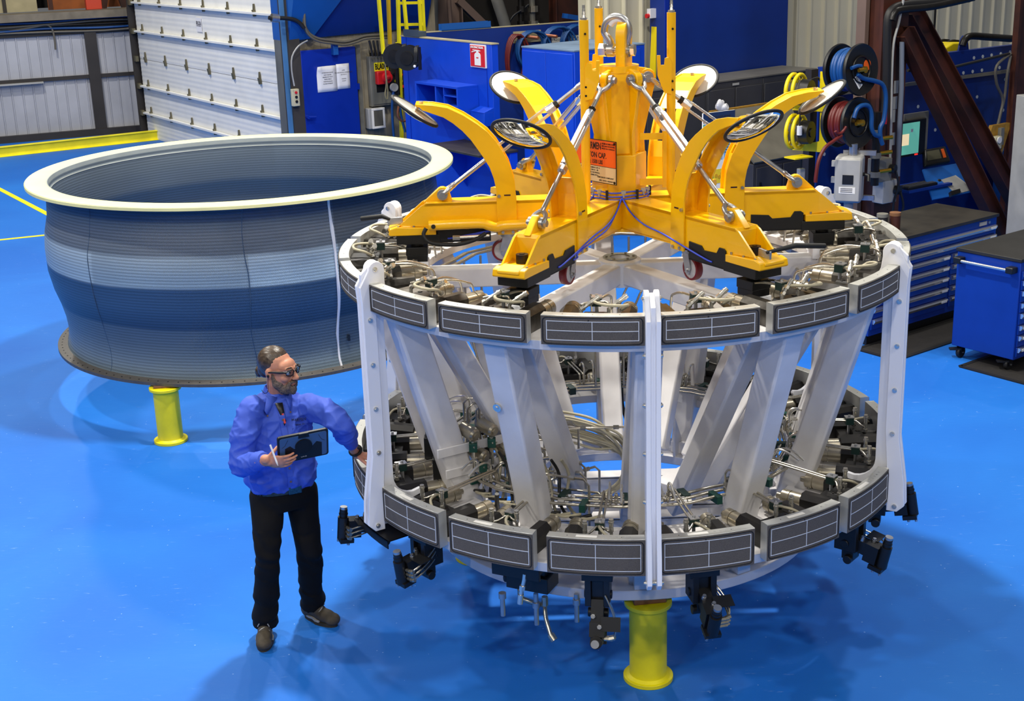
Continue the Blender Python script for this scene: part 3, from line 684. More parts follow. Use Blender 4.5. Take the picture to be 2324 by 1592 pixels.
# curved mirror bracket: two side plates and a web
OUT = [(.566, 2.20), (.566, 2.387), (.573, 2.495), (.599, 2.589), (.632, 2.655), (.665, 2.711), (.710, 2.765), (.761, 2.806), (.835, 2.856), (.917, 2.898), (1.0, 2.915), (1.083, 2.921)]
INN = [(1.051, 2.889), (.995, 2.868), (.940, 2.847), (.892, 2.815), (.845, 2.774), (.803, 2.727), (.766, 2.672), (.733, 2.621), (.705, 2.571), (.685, 2.510), (.674, 2.449), (.674, 2.20)]
m = MB()
def strip_plate(x0, x1):
    m.mark(); m.prism(OUT+INN, x0, x1, RZ)
strip_plate(-.082, -.071); strip_plate(.071, .082)
AM['side_plate'] = (shift(m).meshes('side_plate', YEL, 30), .002)
m = MB(); inn = INN[::-1]
for i in range(len(OUT)-1):
    a, b = Vector(OUT[i]), Vector(OUT[i+1]); e, f = Vector(inn[i]), Vector(inn[i+1]); p, q, t = a.lerp(e, .14), b.lerp(f, .14), .10
    pl = [tuple(p), tuple(q), tuple(q.lerp(f, t)), tuple(p.lerp(e, t))]
    if i in (3, 4, 5): m.prism(pl, -.071, -.038, RZ); m.prism(pl, .038, .071, RZ)
    else: m.prism(pl, -.071, .071, RZ)
m.prism([(1.02, 2.885), (1.09, 2.912), (1.088, 2.922), (1.015, 2.897)], -.071, .071, RZ)
AM['mirror_bracket'] = (shift(m).mesh('mirror_bracket', YEL, 40), 0)
m = MB()
for sx in (-1, 1):
    m.mark(); m.cyl((sx*.083, -.660, 2.415), (sx*.092, -.660, 2.415), .010, n=6)
    for r in (.590, .645): m.mark(); m.cyl((sx*.083, -r, 2.215), (sx*.090, -r, 2.215), .009, n=6)
m.mark(); m.cyl((0, -1.06, 2.916), (0, -1.06, 2.928), .012, n=10)
AM['bracket_bolt'] = (shift(m).meshes('bracket_bolt', GALV), 0)
m = MB()
for sx in (-1, 1): m.mark(); m.box((sx*.0826, -.615, 2.418), (.001, .035, .008))
AM['bracket_slot'] = (shift(m).meshes('bracket_slot', BRN), 0)
# caster
m = MB(); m.bb(-.06, .06, -.68, -.56, 2.196, 2.204); m.cyl((0, -.62, 2.175), (0, -.62, 2.197), .04, n=20)
for sx in (-1, 1): m.prism([(.595, 2.185), (.645, 2.185), (.665, 2.10), (.655, 2.07), (.635, 2.07), (.62, 2.09)], sx*.026, sx*.031, RZ)
m.cyl((-.045, -.648, 2.09), (.045, -.648, 2.09), .010, n=8)
AM['caster_fork'] = (shift(m).mesh('caster_fork', GALV), 0)
m = MB(); m.T = Matrix.Translation((0, -.648, 2.096)) @ Matrix.Rotation(PI/2, 4, 'Y'); m.lathe([(.050, -.021), (.060, -.019), (.0625, -.012), (.0625, .012), (.060, .019), (.050, .021)], 32, closed=True); m.T = Matrix.Identity(4)
AM['caster_tyre'] = (shift(m).mesh('caster_tyre', REDW, 40), 0)
m = MB(); m.T = Matrix.Translation((0, -.648, 2.096)) @ Matrix.Rotation(PI/2, 4, 'Y'); m.lathe([(.012, -.022), (.05, -.016), (.05, .016), (.012, .022)], 32, closed=True)
for k in range(6): t = PI/3*k; m.beam((0, 0, 0), (.05*math.cos(t), .05*math.sin(t), 0), .006, .038)
m.T = Matrix.Identity(4)
AM['caster_wheel'] = (shift(m).mesh('caster_wheel', CASW, 40), 0)
# turnbuckle between lug and mast
p0, p1 = Vector((0, -.968, 2.423)), Vector((0, -.155, 3.02)); d = (p1-p0).normalized(); LT = (p1-p0).length; X = Vector((1, 0, 0)); U = d.cross(X)
def along(t): return p0+d*t
def jaw(m, at, dr):
    for sx in (-1, 1):
        m.tube([at-dr*.014+X*sx*.030, at+dr*.02+X*sx*.035, at+dr*.055+X*sx*.027, at+dr*.078+X*sx*.004], [.011, .013, .013, .013], 8, sub=3)
        m.cyl(at+X*sx*.022, at+X*sx*.040, .029, n=18)
    m.cyl(at-X*.052, at+X*.052, .015, n=14); m.cyl(at+X*.045, at+X*.057, .019, n=6)
    m.cyl(at+dr*.07, at+dr*.095, .017, .0125, n=14)
m = MB(); m.mark(); jaw(m, p0, d); m.mark(); jaw(m, p1, -d)
AM['jaw'] = (shift(m).meshes('jaw', GALV, 45), 0)
m = MB(); m.mark(); m.cyl(along(.09), along(.40), .0125, n=14); m.mark(); m.cyl(along(LT-.09), along(LT-.27), .0125, n=14)
AM['threaded_rod'] = (shift(m).meshes('threaded_rod', GALV, 45), 0)
m = MB(); b0, b1 = .345, LT-.235
for t in (b0, b1-.055): m.cyl(along(t), along(t+.055), .025, n=8)
for sg in (-1, 1): m.beam(along(b0+.04)+U*sg*.020, along(b1-.04)+U*sg*.020, .026, .014, up=U)
AM['turnbuckle_body'] = (shift(m).mesh('turnbuckle_body', ALUB, 30), .002)
m = MB(); m.cyl(along(b1), along(b1+.022), .022, n=6)
AM['lock_nut'] = (shift(m).mesh('lock_nut', BLKM, 20), 0)
# mirror
mc, mn = Vector((0, -1.097, 2.876)), Vector((0, -.58, -.815)).normalized()      # face looks outward and down
mx = Vector((1, 0, 0)); my = mn.cross(mx)
Mm = Matrix((mx, my, mn)).transposed().to_4x4(); Mm.translation = mc
MR = .142
m = MB(); m.T = Mm; m.torus((0, 0, 0), (0, 0, 1), MR, .0085, 48, 10); AM['mirror_rim'] = (shift(m).mesh('mirror_rim', BLKR, 60), 0)
m = MB(); m.T = Mm; m.lathe([(MR*math.sin(t)/math.sin(.42), .030*(math.cos(t)-math.cos(.42))/(1-math.cos(.42))) for t in [.42*(1-k/10) for k in range(10)]]+[(0.0005, .030)], 48)
AM['mirror_face'] = (shift(m).mesh('mirror_face', MIRR, 180), 0)
m = MB(); m.T = Mm; m.lathe([(MR, -.001), (MR*.9, -.006), (MR*.5, -.011), (.001, -.012)], 48)
AM['mirror_back'] = (shift(m).mesh('mirror_back', MBACK, 180), 0)
m = MB(); m.cyl(mc-mn*.012, Vector((0, -1.062, 2.918)), .007, n=8); m.ell(mc-mn*.02, .011, 8); AM['mirror_stem'] = (shift(m).mesh('mirror_stem', STEEL, 45), 0)
SUB = {'arm_foot': 0, 'foot_screw': 0, 'locating_bolt': 0, 'foot_slide': 0, 'foot_block': 0, 'foot_guard': 0, 'lug': 0}  # parts that sit on each arm
for k in range(6):
    a = R(A0+30+60*k)
    arm = put('arm', AM['arm'][0], lift, rz=a, bevel=.006)
    for n in SUB: put_all(n, AM[n][0], arm, bevel=AM[n][1])
    br = put('mirror_bracket', AM['mirror_bracket'][0], lift, rz=a)
    for n in ('side_plate', 'bracket_bolt', 'bracket_slot'): put_all(n, AM[n][0], br, bevel=AM[n][1])
    mi = put('mirror', AM['mirror_rim'][0], lift, rz=a)
    for n in ('mirror_face', 'mirror_back', 'mirror_stem'): put(n, AM[n][0], mi)
    tb = put('turnbuckle', AM['turnbuckle_body'][0], lift, rz=a, bevel=.002)
    for n in ('jaw', 'threaded_rod', 'lock_nut'): put_all(n, AM[n][0], tb)
    cs = put('caster', AM['caster_fork'][0], lift, rz=a)
    for n in ('caster_tyre', 'caster_wheel'): put(n, AM[n][0], cs)
# ---- three tall poles with hose nipples
for az, zt, hk in ((77, 3.352, 1), (-43, 3.338, 1), (-163, 3.365, 1)):
    p = PC(.282, az, 0); o2 = PC(.40, az, 0)
    m = MB(); m.tube([(o2.x, o2.y, 2.345), (o2.x*.93+p.x*.07, o2.y*.93+p.y*.07, 2.348), (p.x*1.06, p.y*1.06, 2.375), (p.x, p.y, 2.42), (p.x, p.y, 2.6), (p.x, p.y, zt)], .0238, 18)
    po = LB(m, 'storage_pole', YEL, smooth=50)
    m = MB(); m.cyl((p.x, p.y, zt), (p.x, p.y, zt+.012), .018, n=8)
    for q in range(4): m.cyl((p.x, p.y, zt+.012+.016*q), (p.x, p.y, zt+.028+.016*q), .011-.001*q, .007, n=10)
    LB(m, 'hose_nipple', STEEL, po, 30)
    m = MB(); t = Vector((math.cos(R(az+30)), math.sin(R(az+30)), 0)) if az < 0 and az > -100 else Vector((-1, .15, 0)).normalized()
    pl = [(.0, 2.93), (.04, 2.94), (.075, 3.03), (.078, 3.135), (.060, 3.135), (.058, 3.085), (.04, 3.085), (.037, 3.12), (.015, 3.125), (0, 3.10)]
    m.prism(pl, -.005, .005, (t, Vector((0, 0, 1)), t.cross(Vector((0, 0, 1))), Vector((p.x, p.y-.0245, 0))))
    LB(m, 'pole_hook', YEL, po, bevel=.001)
    m = MB()
    for z in (2.955, 3.0, 3.27): m.cyl((p.x+.004, p.y-.021, z), (p.x+.004, p.y-.032, z), .006, n=8)
    LB(m, 'pole_bolt', BLKM, po)
# stabiliser tube with an offset bend along the left arm
la = A0-90
m = MB(); L = lambda r, off, z: PC(r, la, z)+Vector((math.cos(R(la)), math.sin(R(la)), 0))*off
m.tube([L(.28, .125, 2.265), L(.62, .125, 2.262), L(.68, .128, 2.252), L(.73, .13, 2.268), L(.78, .13, 2.278), L(1.045, .13, 2.275)], .027, 16, sub=3)
st = LB(m, 'stabiliser_tube', YEL, smooth=50)
m = MB(); m.cyl(L(1.02, .155, 2.275), L(1.02, .162, 2.275), .012, n=12); LB(m, 'tube_plug', BLKR, st)
m = MB(); m.tube([L(1.06, .13, 2.262), L(1.075, .14, 2.225), L(1.03, .16, 2.185), L(.90, .17, 2.175), L(.80, .16, 2.195), L(.74, .14, 2.225)], .011, 10, sub=5); LB(m, 'corrugated_hose', BLKR, st, 60)
m = MB(); m.tube([L(.9, .11, 2.20), L(.72, .11, 2.205)], .008, 8); m.cyl(L(.92, .11, 2.20), L(.88, .11, 2.20), .013, n=10); LB(m, 'slide_cylinder', STEEL, st)
# toggle handles at the left and right arm tips
for az, sg in ((la, 1), (A0+30, -1)):
    q = lambda r, off, z: PC(r, az, z)+Vector((math.cos(R(az)), math.sin(R(az)), 0))*off
    m = MB(); m.beam(q(1.19, .03*sg, 2.29), q(1.275, .03*sg, 2.285), .012, .04); tg = LB(m, 'toggle_latch', GALV, bevel=.003)
    m = MB(); m.tube([q(1.26, .045*sg, 2.30), q(1.30, .10 if sg < 0 else .05, 2.32), q(1.42 if sg > 0 else 1.33, .0 if sg > 0 else .26, 2.30)], [.008, .013, .013], 10); LB(m, 'toggle_grip', BLKR, tg, 60)
# capacity sign, small guard frame, blue air lines
sx = Vector((.62, -.785, 0)).normalized(); so = Vector((-.03, -.215, 0))-sx*.33 ; sN = sx.cross(Vector((0, 0, 1)))
m = MB(); SW, SH = .33, .232
def quad(mb, x0, x1, z0, z1, t0, t1): mb.prism([(x0, z0), (x1, z0), (x1, z1), (x0, z1)], t0, t1, (sx, Vector((0, 0, 1)), sN, so))
quad(m, 0, SW, 2.475, 2.475+SH, 0, .003); sg_ = LB(m, 'capacity_sign', BLK)
m = MB(); quad(m, .004, SW-.004, 2.566, 2.703, .003, .0042); LB(m, 'sign_top_panel', SIGNO, sg_)
m = MB(); quad(m, .004, SW-.004, 2.479, 2.563, .003, .0042); LB(m, 'sign_lower_panel', mat('sign_beige', (208, 190, 152), .5), sg_)
m = MB(); T = lambda s_, x, z, size, w=None, al='LEFT': m.text(s_, size, so+sx*x+Vector((0, 0, z))+sN*.0046, sx, (0, 0, 1), .0008, al, w, off=size*.022)
T('MARMEN', .082, 2.670, .052, .128); T('5 TON CAP.', .088, 2.622, .040, .165); T('TARE: 1500 LBS', .074, 2.586, .030, .150)
for i, s_ in enumerate(('ATELIER DE FABRICATION', 'MECANO-SOUDURE', 'MADE IN CANADA')): T(s_, .218, 2.688-.013*i, .011, .100)
for i, s_ in enumerate(('MODEL: 5-17-6400-01-RF A', 'CATEGORY: B', 'DUTY CLASS: NORMAL', 'DESIGNED TO ASME BTH-1')): T(s_, .050, 2.553-.0135*i, .0105, .150-.012*(i % 2))
T('UNIT OF SAC', .014, 2.495, .0105, .08); T('ASME B30.20 COMPLIANT', .18, 2.506, .0105, .13); T('MFG. DATE: 10/20/2017', .195, 2.489, .0105, .115)
LB(m, 'sign_lettering', BLK, sg_)
m = MB()
for x in (.012, SW-.012):
    for z in (2.487, 2.694): p = so+sx*x+sN*.004; m.cyl((p.x, p.y, z), (p.x+sN.x*.004, p.y+sN.y*.004, z), .007, n=10)
LB(m, 'sign_bolt', BLKM, sg_)
m = MB(); fx = Vector((math.cos(R(20)), math.sin(R(20)), 0)); fo = Vector((.10, -.12, 0))
for z in (2.455, 2.70): m.prism([(0, z), (.145, z-.01), (.145, z+.025), (0, z+.035)], 0, .006, (fx, Vector((0, 0, 1)), fx.cross(Vector((0, 0, 1))), fo))
m.prism([(.135, 2.43), (.16, 2.43), (.16, 2.735), (.135, 2.735)], 0, .008, (fx, Vector((0, 0, 1)), fx.cross(Vector((0, 0, 1))), fo)); LB(m, 'guard_frame', YEL)
for q, (z, r) in enumerate(((2.425, .166), (2.405, .170), (2.388, .167))):
    m = MB(); m.tube([PC(r, 20*k, z+.004*math.sin(k*1.7)) for k in range(18)], .0042, 7, closed=True, sub=2); LB(m, 'air_line_ring', BHOSE, smooth=60)
m = MB(); mm2 = MB()
for az in (-62, -44, 3, 46, 60, 130, -130):
    p = PC(.168, az, 2.43); m.bb(p.x-.012, p.x+.012, p.y-.008, p.y+.008, p.z-.01, p.z+.008); m.cyl(p, p+Vector((0, 0, -.03)), .007, n=8)
for az in (-28, 30, 75, -80): p = PC(.168, az, 2.407); mm2.bb(p.x-.007, p.x+.007, p.y-.008, p.y+.008, p.z-.03, p.z+.03)
LB(m, 'tee_fitting', LGRY); LB(mm2, 'cable_tie', BLK)
for az, sd in ((A0-30, 1), (A0-30, 1.35), (A0+30, -1), (A0-90, 1), (A0-90, .9)):
    s = Vector((math.cos(R(az)), math.sin(R(az)), 0)); q = lambda r, off, z: PC(r, az, z)+s*off
    e = .079*sd/abs(sd); x_ = (abs(sd)-1)*.06
    m = MB()
    m.tube([PC(.168, 0 if az > -60 else -60, 2.40), q(.215, e*1.0, 2.33), q(.33, e*1.0, 2.285-x_), q(.50, e*1.0, 2.262-x_), q(.70, e*1.12, 2.228-x_*.5), q(.86-x_*8, e*1.05, 2.195), q(.90-x_*8, e, 2.19)], .0045, 7, sub=6)
    LB(m, 'air_line', BHOSE, smooth=60)
# ------------------------------------------------------------------ the big woven fan casing on the left
CC = Vector((-2.2505, 11.7254, .47))
def casing_mat(inner=False):
    m = mat('woven_composite_inner' if inner else 'woven_composite', (60, 80, 104), .42, coat=.15); nt = m.node_tree; b = nt.nodes['Principled BSDF']; N = nt.nodes.new; Lk = nt.links.new
    tc = N('ShaderNodeTexCoord'); sp = N('ShaderNodeSeparateXYZ'); Lk(tc.outputs['Object'], sp.inputs[0])
    # wavy height coordinate, so each ply's edge wanders
    at = N('ShaderNodeMath'); at.operation = 'ARCTAN2'; ny = N('ShaderNodeMath'); ny.operation = 'MULTIPLY'; ny.inputs[1].default_value = -1; Lk(sp.outputs['Y'], ny.inputs[0]); Lk(sp.outputs['X'], at.inputs[0]); Lk(ny.outputs[0], at.inputs[1])
    cb = N('ShaderNodeCombineXYZ'); Lk(at.outputs[0], cb.inputs[0]); Lk(sp.outputs['Z'], cb.inputs[2])
    n1 = N('ShaderNodeTexNoise'); n1.inputs['Scale'].default_value = 1.6; Lk(cb.outputs[0], n1.inputs['Vector'])
    z2 = N('ShaderNodeMath'); z2.operation = 'MULTIPLY_ADD'; z2.inputs[1].default_value = .04; Lk(n1.outputs['Fac'], z2.inputs[0]); Lk(sp.outputs['Z'], z2.inputs[2])
    dv = N('ShaderNodeMath'); dv.operation = 'DIVIDE'; dv.inputs[1].default_value = 1.5; Lk(z2.outputs[0], dv.inputs[0])
    rp = N('ShaderNodeValToRGB'); el = rp.color_ramp
    bands = ([(0, (92, 106, 116)), (.08, (112, 128, 138)), (.20, (92, 106, 116)), (.295, (84, 98, 110)), (.31, (46, 66, 90)), (.42, (58, 82, 108)), (.525, (50, 76, 106)), (.542, (150, 170, 180)), (.57, (140, 160, 172)), (.685, (152, 168, 178)), (.705, (98, 108, 118)), (.80, (112, 118, 124)), (.855, (92, 102, 112)), (.885, (44, 66, 96)), (1, (36, 54, 82))] if not inner else
             [(0, (78, 88, 98)), (.25, (84, 94, 104)), (.45, (90, 102, 112)), (.6, (46, 64, 88)), (.68, (54, 74, 98)), (.72, (92, 104, 114)), (.9, (100, 112, 122)), (1, (100, 112, 122))])
    while len(el.elements) < len(bands): el.elements.new(.5)
    for e_, (p_, c_) in zip(el.elements, bands): e_.position = p_; e_.color = lin(c_)
    Lk(dv.outputs[0], rp.inputs['Fac'])
    # broad patches and the fine weave
    n2 = N('ShaderNodeTexNoise'); n2.inputs['Scale'].default_value = 1.1; n2.inputs['Detail'].default_value = 3; Lk(cb.outputs[0], n2.inputs['Vector'])
    mr = N('ShaderNodeMapRange'); mr.inputs['To Min'].default_value = .7; mr.inputs['To Max'].default_value = 1.3; Lk(n2.outputs['Fac'], mr.inputs['Value'])
    cm = N('ShaderNodeCombineXYZ'); sx_ = N('ShaderNodeMath'); sx_.operation = 'MULTIPLY'; sx_.inputs[1].default_value = 95; Lk(at.outputs[0], sx_.inputs[0])
    sz_ = N('ShaderNodeMath'); sz_.operation = 'MULTIPLY'; sz_.inputs[1].default_value = 55; Lk(sp.outputs['Z'], sz_.inputs[0]); Lk(sx_.outputs[0], cm.inputs[0]); Lk(sz_.outputs[0], cm.inputs[2])
    wv = N('ShaderNodeTexWave'); wv.bands_direction = 'DIAGONAL'; wv.inputs['Scale'].default_value = .9; wv.inputs['Distortion'].default_value = 1.2; Lk(cm.outputs[0], wv.inputs['Vector'])
    wr = N('ShaderNodeMapRange'); wr.inputs['To Min'].default_value = .55; wr.inputs['To Max'].default_value = 1.45; Lk(wv.outputs['Fac'], wr.inputs['Value'])
    # horizontal stitch rows
    st = N('ShaderNodeTexWave'); st.bands_direction = 'Z'; st.inputs['Scale'].default_value = 13; st.inputs['Distortion'].default_value = .5; Lk(tc.outputs['Object'], st.inputs['Vector'])
    sr = N('ShaderNodeMapRange'); sr.inputs['To Min'].default_value = .74; sr.inputs['To Max'].default_value = 1.26; Lk(st.outputs['Fac'], sr.inputs['Value'])
    p1 = N('ShaderNodeMath'); p1.operation = 'MULTIPLY'; Lk(mr.outputs[0], p1.inputs[0]); Lk(wr.outputs[0], p1.inputs[1])
    p2 = N('ShaderNodeMath'); p2.operation = 'MULTIPLY'; Lk(p1.outputs[0], p2.inputs[0]); Lk(sr.outputs[0], p2.inputs[1])
    # the wall is laid up in sectors: each has its own tone on the pale band
    sm = N('ShaderNodeMapRange'); sm.inputs['From Min'].default_value = -PI; sm.inputs['From Max'].default_value = PI; Lk(at.outputs[0], sm.inputs['Value'])
    def steps(vals):
        q = N('ShaderNodeValToRGB'); q.color_ramp.interpolation = 'CONSTANT'; e = q.color_ramp.elements
        while len(e) < len(vals): e.new(.5)
        for e_, (p_, v_) in zip(e, vals): e_.position = p_; e_.color = (v_, v_, v_, 1)
        return q
    if not inner:
        s1 = steps([(0, .80), (.3995, .62), (.525, .84), (.592, .42)]); s2 = steps([(0, .70), (.3995, .70), (.525, .72), (.592, .46)])
        mk = steps([(0, 0), (.533, 1), (.695, 0)])
        for q in (s1, s2): Lk(sm.outputs[0], q.inputs['Fac'])
        Lk(dv.outputs[0], mk.inputs['Fac'])
        mxs = N('ShaderNodeMix'); Lk(mk.outputs[0], mxs.inputs['Factor']); Lk(s2.outputs[0], mxs.inputs['A']); Lk(s1.outputs[0], mxs.inputs['B'])
        p3 = N('ShaderNodeMath'); p3.operation = 'MULTIPLY'; Lk(p2.outputs[0], p3.inputs[0]); Lk(mxs.outputs['Result'], p3.inputs[1])
        p4 = N('ShaderNodeMath'); p4.operation = 'MULTIPLY'; p4.inputs[1].default_value = 1.42; Lk(p3.outputs[0], p4.inputs[0]); p2 = p4
    ml = N('ShaderNodeVectorMath'); ml.operation = 'SCALE'; Lk(rp.outputs[0], ml.inputs[0]); Lk(p2.outputs[0], ml.inputs['Scale'])
    Lk(ml.outputs[0], b.inputs['Base Color'])
    bp = N('ShaderNodeBump'); bp.inputs['Strength'].default_value = .35; bp.inputs['Distance'].default_value = .004; Lk(wv.outputs['Fac'], bp.inputs['Height']); Lk(bp.outputs[0], b.inputs['Normal'])
    return m
cas = thing('fan_casing', 'huge blue grey woven composite fan casing with cream top flange on yellow pedestals', 'engine casing', CC)
PROF = [(1.640, 1.392), (1.640, 1.30), (1.652, 1.15), (1.690, 1.0), (1.702, .88), (1.700, .70), (1.672, .55), (1.632, .42), (1.606, .30), (1.596, .20), (1.604, .10), (1.622, .03)]
m = MB(); m.lathe(PROF[::-1], 128); m.build('casing_shell', casing_mat(), cas, 60)
m = MB(); m.lathe([(r-.035, z) for r, z in PROF], 128); m.build('casing_liner', casing_mat(True), cas, 60)
CREAM = mat('cream_flange', (246, 238, 166), .5, var=.07, scale=6)
CREAMI = mat('grey_flange_bore', (150, 158, 158), .5, var=.10, scale=5)
m = MB(); m.lathe([(1.640, 1.388), (1.797, 1.402), (1.797, 1.425), (1.790, 1.432), (1.632, 1.432), (1.620, 1.427), (1.620, 1.388), (1.66, 1.388), (1.70, 1.402)], 128, closed=True); m.build('top_flange', CREAM, cas, 40)
m = MB(); m.lathe([(1.6195, 1.428), (1.612, 1.426), (1.604, 1.355), (1.598, 1.350), (1.6195, 1.345)], 128, closed=True); m.build('flange_bore', CREAMI, cas, 40)
m = MB(); m.lathe([(1.59, .0), (1.704, .0), (1.704, .024), (1.62, .032), (1.59, .032)], 128, closed=True); m.build('bottom_flange', mat('flange_carbon', (84, 80, 76), .5, var=.15, scale=30), cas, 40)
m = MB()
for k in range(120): p = PC(1.668, 3*k, .026); m.cyl(p, p+Vector((0, 0, .004)), .006, n=6)
o = m.build('bolt_holes', BLKM, cas); o['kind'] = 'stuff'
m = MB()
az = 22
pts = []
for i, (r, z) in enumerate(PROF): pts.append(PC(r+.004, 32.6+[.0, .1, .35, .1, -.1, .2, .5, .6, .5, .7, .6, .8][i]*.8, z))
m.tube(pts, [.012, .010, .016, .013, .009, .014, .012, .010, .012, .008, .009, .011], 6, sub=3); m.build('joint_bead', PAPER, cas, 60)
SEAM = mat('ply_seam_resin', (62, 84, 108), .5)
for k, az in enumerate((-78, -36.3, 9.2)):
    m = MB(); m.tube([PC(r, az+math.sin(i*1.3+k)*.4, z) for i, (r, z) in enumerate(PROF)], .0035, 5, sub=3); m.build('ply_seam', SEAM, cas, 60)
m = MB(); p = PC(1.612, 36.5, .24); m.box(p, (.02, .01, .05)); m.build('inspection_tag', BLK, cas)
# ------------------------------------------------------------------ pedestals
def pedestal(x, y, label, grp, wood):
    t = thing('pedestal', label, 'pedestal', (x, y, 0), 0, grp)
    m = MB(); m.lathe([(0, 0), (.131, 0), (.131, .022), (0, .022)], 40); m.build('base_flange', PYEL, t, 40, .002)
    m = MB(); m.lathe([(0, .434), (.124, .434), (.124, .4555), (0, .4555)], 40); m.build('top_flange', PYEL, t, 40, .002)
    m = MB(); m.lathe([(.098, .022), (.098, .434)], 40); m.lathe([(.115, .022), (.098, .034)], 40); m.build('stem', PYEL, t, 40)
    wb = MB(); wb.bb(-.085, .085, -.05, .05, 0, wood); o = wb.build('wood_spacer', WOODD, None, 35, .003); o.location = (x, y, .4555); o.rotation_euler.z = R(8)
    return t, o
def ped_pair(x, y, l1, l2, g1=None, g2=None, wood=.0155):
    t, o = pedestal(x, y, l1, g1, wood); tag(o, l2, 'wood spacer', g2)
ped_pair(.6617, 6.3784, 'yellow steel pedestal nearest the camera under the front of the white ring fixture', 'thin brown wooden spacer on the front pedestal under the ring fixture', wood=.0315)
for az, nm in ((122.5, 'right'), (242.5, 'left')):
    p = FC+PC(1.0, az, 0)
    ped_pair(p.x, p.y, 'yellow steel pedestal under the %s back of the white ring fixture' % nm, 'wooden spacer on the pedestal under the %s back of the ring fixture' % nm, wood=.0315)
for az, nm in ((-16.2, 'front'), (104, 'right'), (224, 'left')):
    p = CC+PC(1.66, az, 0)
    ped_pair(p.x, p.y, 'yellow steel pedestal under the %s of the woven fan casing' % nm, 'thin wooden spacer on the pedestal at the %s of the fan casing' % nm)
# ------------------------------------------------------------------ left wall of corrugated sheet, ledge, kerb
LW = Frame(on_z(0, 325), math.degrees(math.atan2(1.05, 2.57)))
xr, _ = LW.px(330, 297); zt = LW.px(0, 36)[1]; zb = 0.0
def corr_sheet(mb, fr, x0, x1, z0, z1, pitch, depth, y=0.0, duty=.72):
    n = max(1, int(round((x1-x0)/pitch))); p = (x1-x0)/n; pts = []
    for i in range(n):
        a = x0+i*p; pts += [(a, 0), (a+p*duty*.5, 0), (a+p*(duty*.5+.06), depth), (a+p*(duty*.5+.14), depth), (a+p*(duty*.5+.20), 0)]
    pts += [(x1, 0)]; vs = []; fs = []
    for q in pts: vs += [fr.w(q[0], y-q[1], z0), fr.w(q[0], y-q[1], z1)]
    for i in range(len(pts)-1): fs.append((2*i, 2*i+2, 2*i+3, 2*i+1))
    mb.add(vs, fs)
lw = group_root('wall_left')
m = MB(); corr_sheet(m, LW, -6, xr+.9, .0, zt-.35, .20, .02); m.build('siding_sheet', LWALL, lw, 20)
def fbox(mb, fr, x0, x1, z0, z1, y0, y1):
    P = [fr.w(x, y, z) for x in (x0, x1) for y in (y0, y1) for z in (z0, z1)]
    mb.add(P, [(0, 1, 3, 2), (4, 6, 7, 5), (0, 4, 5, 1), (2, 3, 7, 6), (0, 2, 6, 4), (1, 5, 7, 3)])
def fpart(name, fr, x0, x1, z0, z1, y0, y1, mt, parent=None, bevel=0):
    m = MB(); fbox(m, fr, x0, x1, z0, z1, y0, y1); return m.build(name, mt, parent, bevel=bevel)
DKF = mat('dark_frame_steel', (44, 40, 38), .5, var=.2, scale=3)
xa, xb = LW.px(190, 57)[0], LW.px(207, 57)[0]
fpart('wall_stud', LW, xa-.02, xb+.06, 0, zt-.35, -.10, -.02, DKF, lw)
zm = LW.px(160, 176)[1]; fpart('wall_rail', LW, -6, xr+.3, zm-.035, zm+.035, -.07, -.024, DKF, lw)
fpart('wall_rail', LW, -6, LW.px(97, 183)[0], zm-.06, zm-.03, -.16, -.07, LGRY, lw)
fpart('wall_sill', LW, -6, xr+.5, 0, .13, -.12, -.02, DKF, lw)
fpart('wall_ledge', LW, -6, xr+.3, zt-.12, zt+.02, -.28, .3, mat('dusty_ledge', (118, 110, 96), .7, var=.25, scale=5), lw)
fpart('wall_header', LW, -6, xr+.3, zt-.42, zt-.12, -.05, .3, DKF, lw)
def tag_cable(m, name, label, mt, cat='cable', group=None, sm=60): o = m.build(name, mt, None, sm); return tag(o, label, cat, group)
for i, (dz, mt, lb) in enumerate(((-.10, BLH, 'blue hose highest in the bundle under the left wall ledge'), (-.16, GCABLE, 'grey cable second from top under the left wall ledge'),
                                  (-.21, CABLE, 'black cable third from top under the left wall ledge'), (-.26, BLH, 'blue hose fourth from top under the left wall ledge'),
                                  (-.31, GCABLE, 'grey cable lowest in the bundle under the left wall ledge'))):
    m = MB(); rr = random.Random(i)
    m.tube([LW.w(-5.5+1.1*k, -.10-.02*(i % 2), zt-.04+dz+.5*.05*math.sin(k*1.9+i)) for k in range(9) if -5.5+1.1*k < xr+.2]+[LW.w(xr+.25, -.1, zt-.04+dz)], .022, 7, sub=3)
    tag_cable(m, 'wall_cable', lb, mt)
m = MB(); q = lambda u, v: LW.w(LW.px(u, v, -.12)[0], -.12, LW.px(u, v, -.12)[1])
m.tube([q(0, 74), q(40, 68), q(85, 60), q(105, 56), q(118, 66), q(124, 90), q(126, 113)], .02, 7, sub=3); tag_cable(m, 'hanging_cable', 'thin grey cable drooping loose in front of the corrugated left wall', GCABLE)
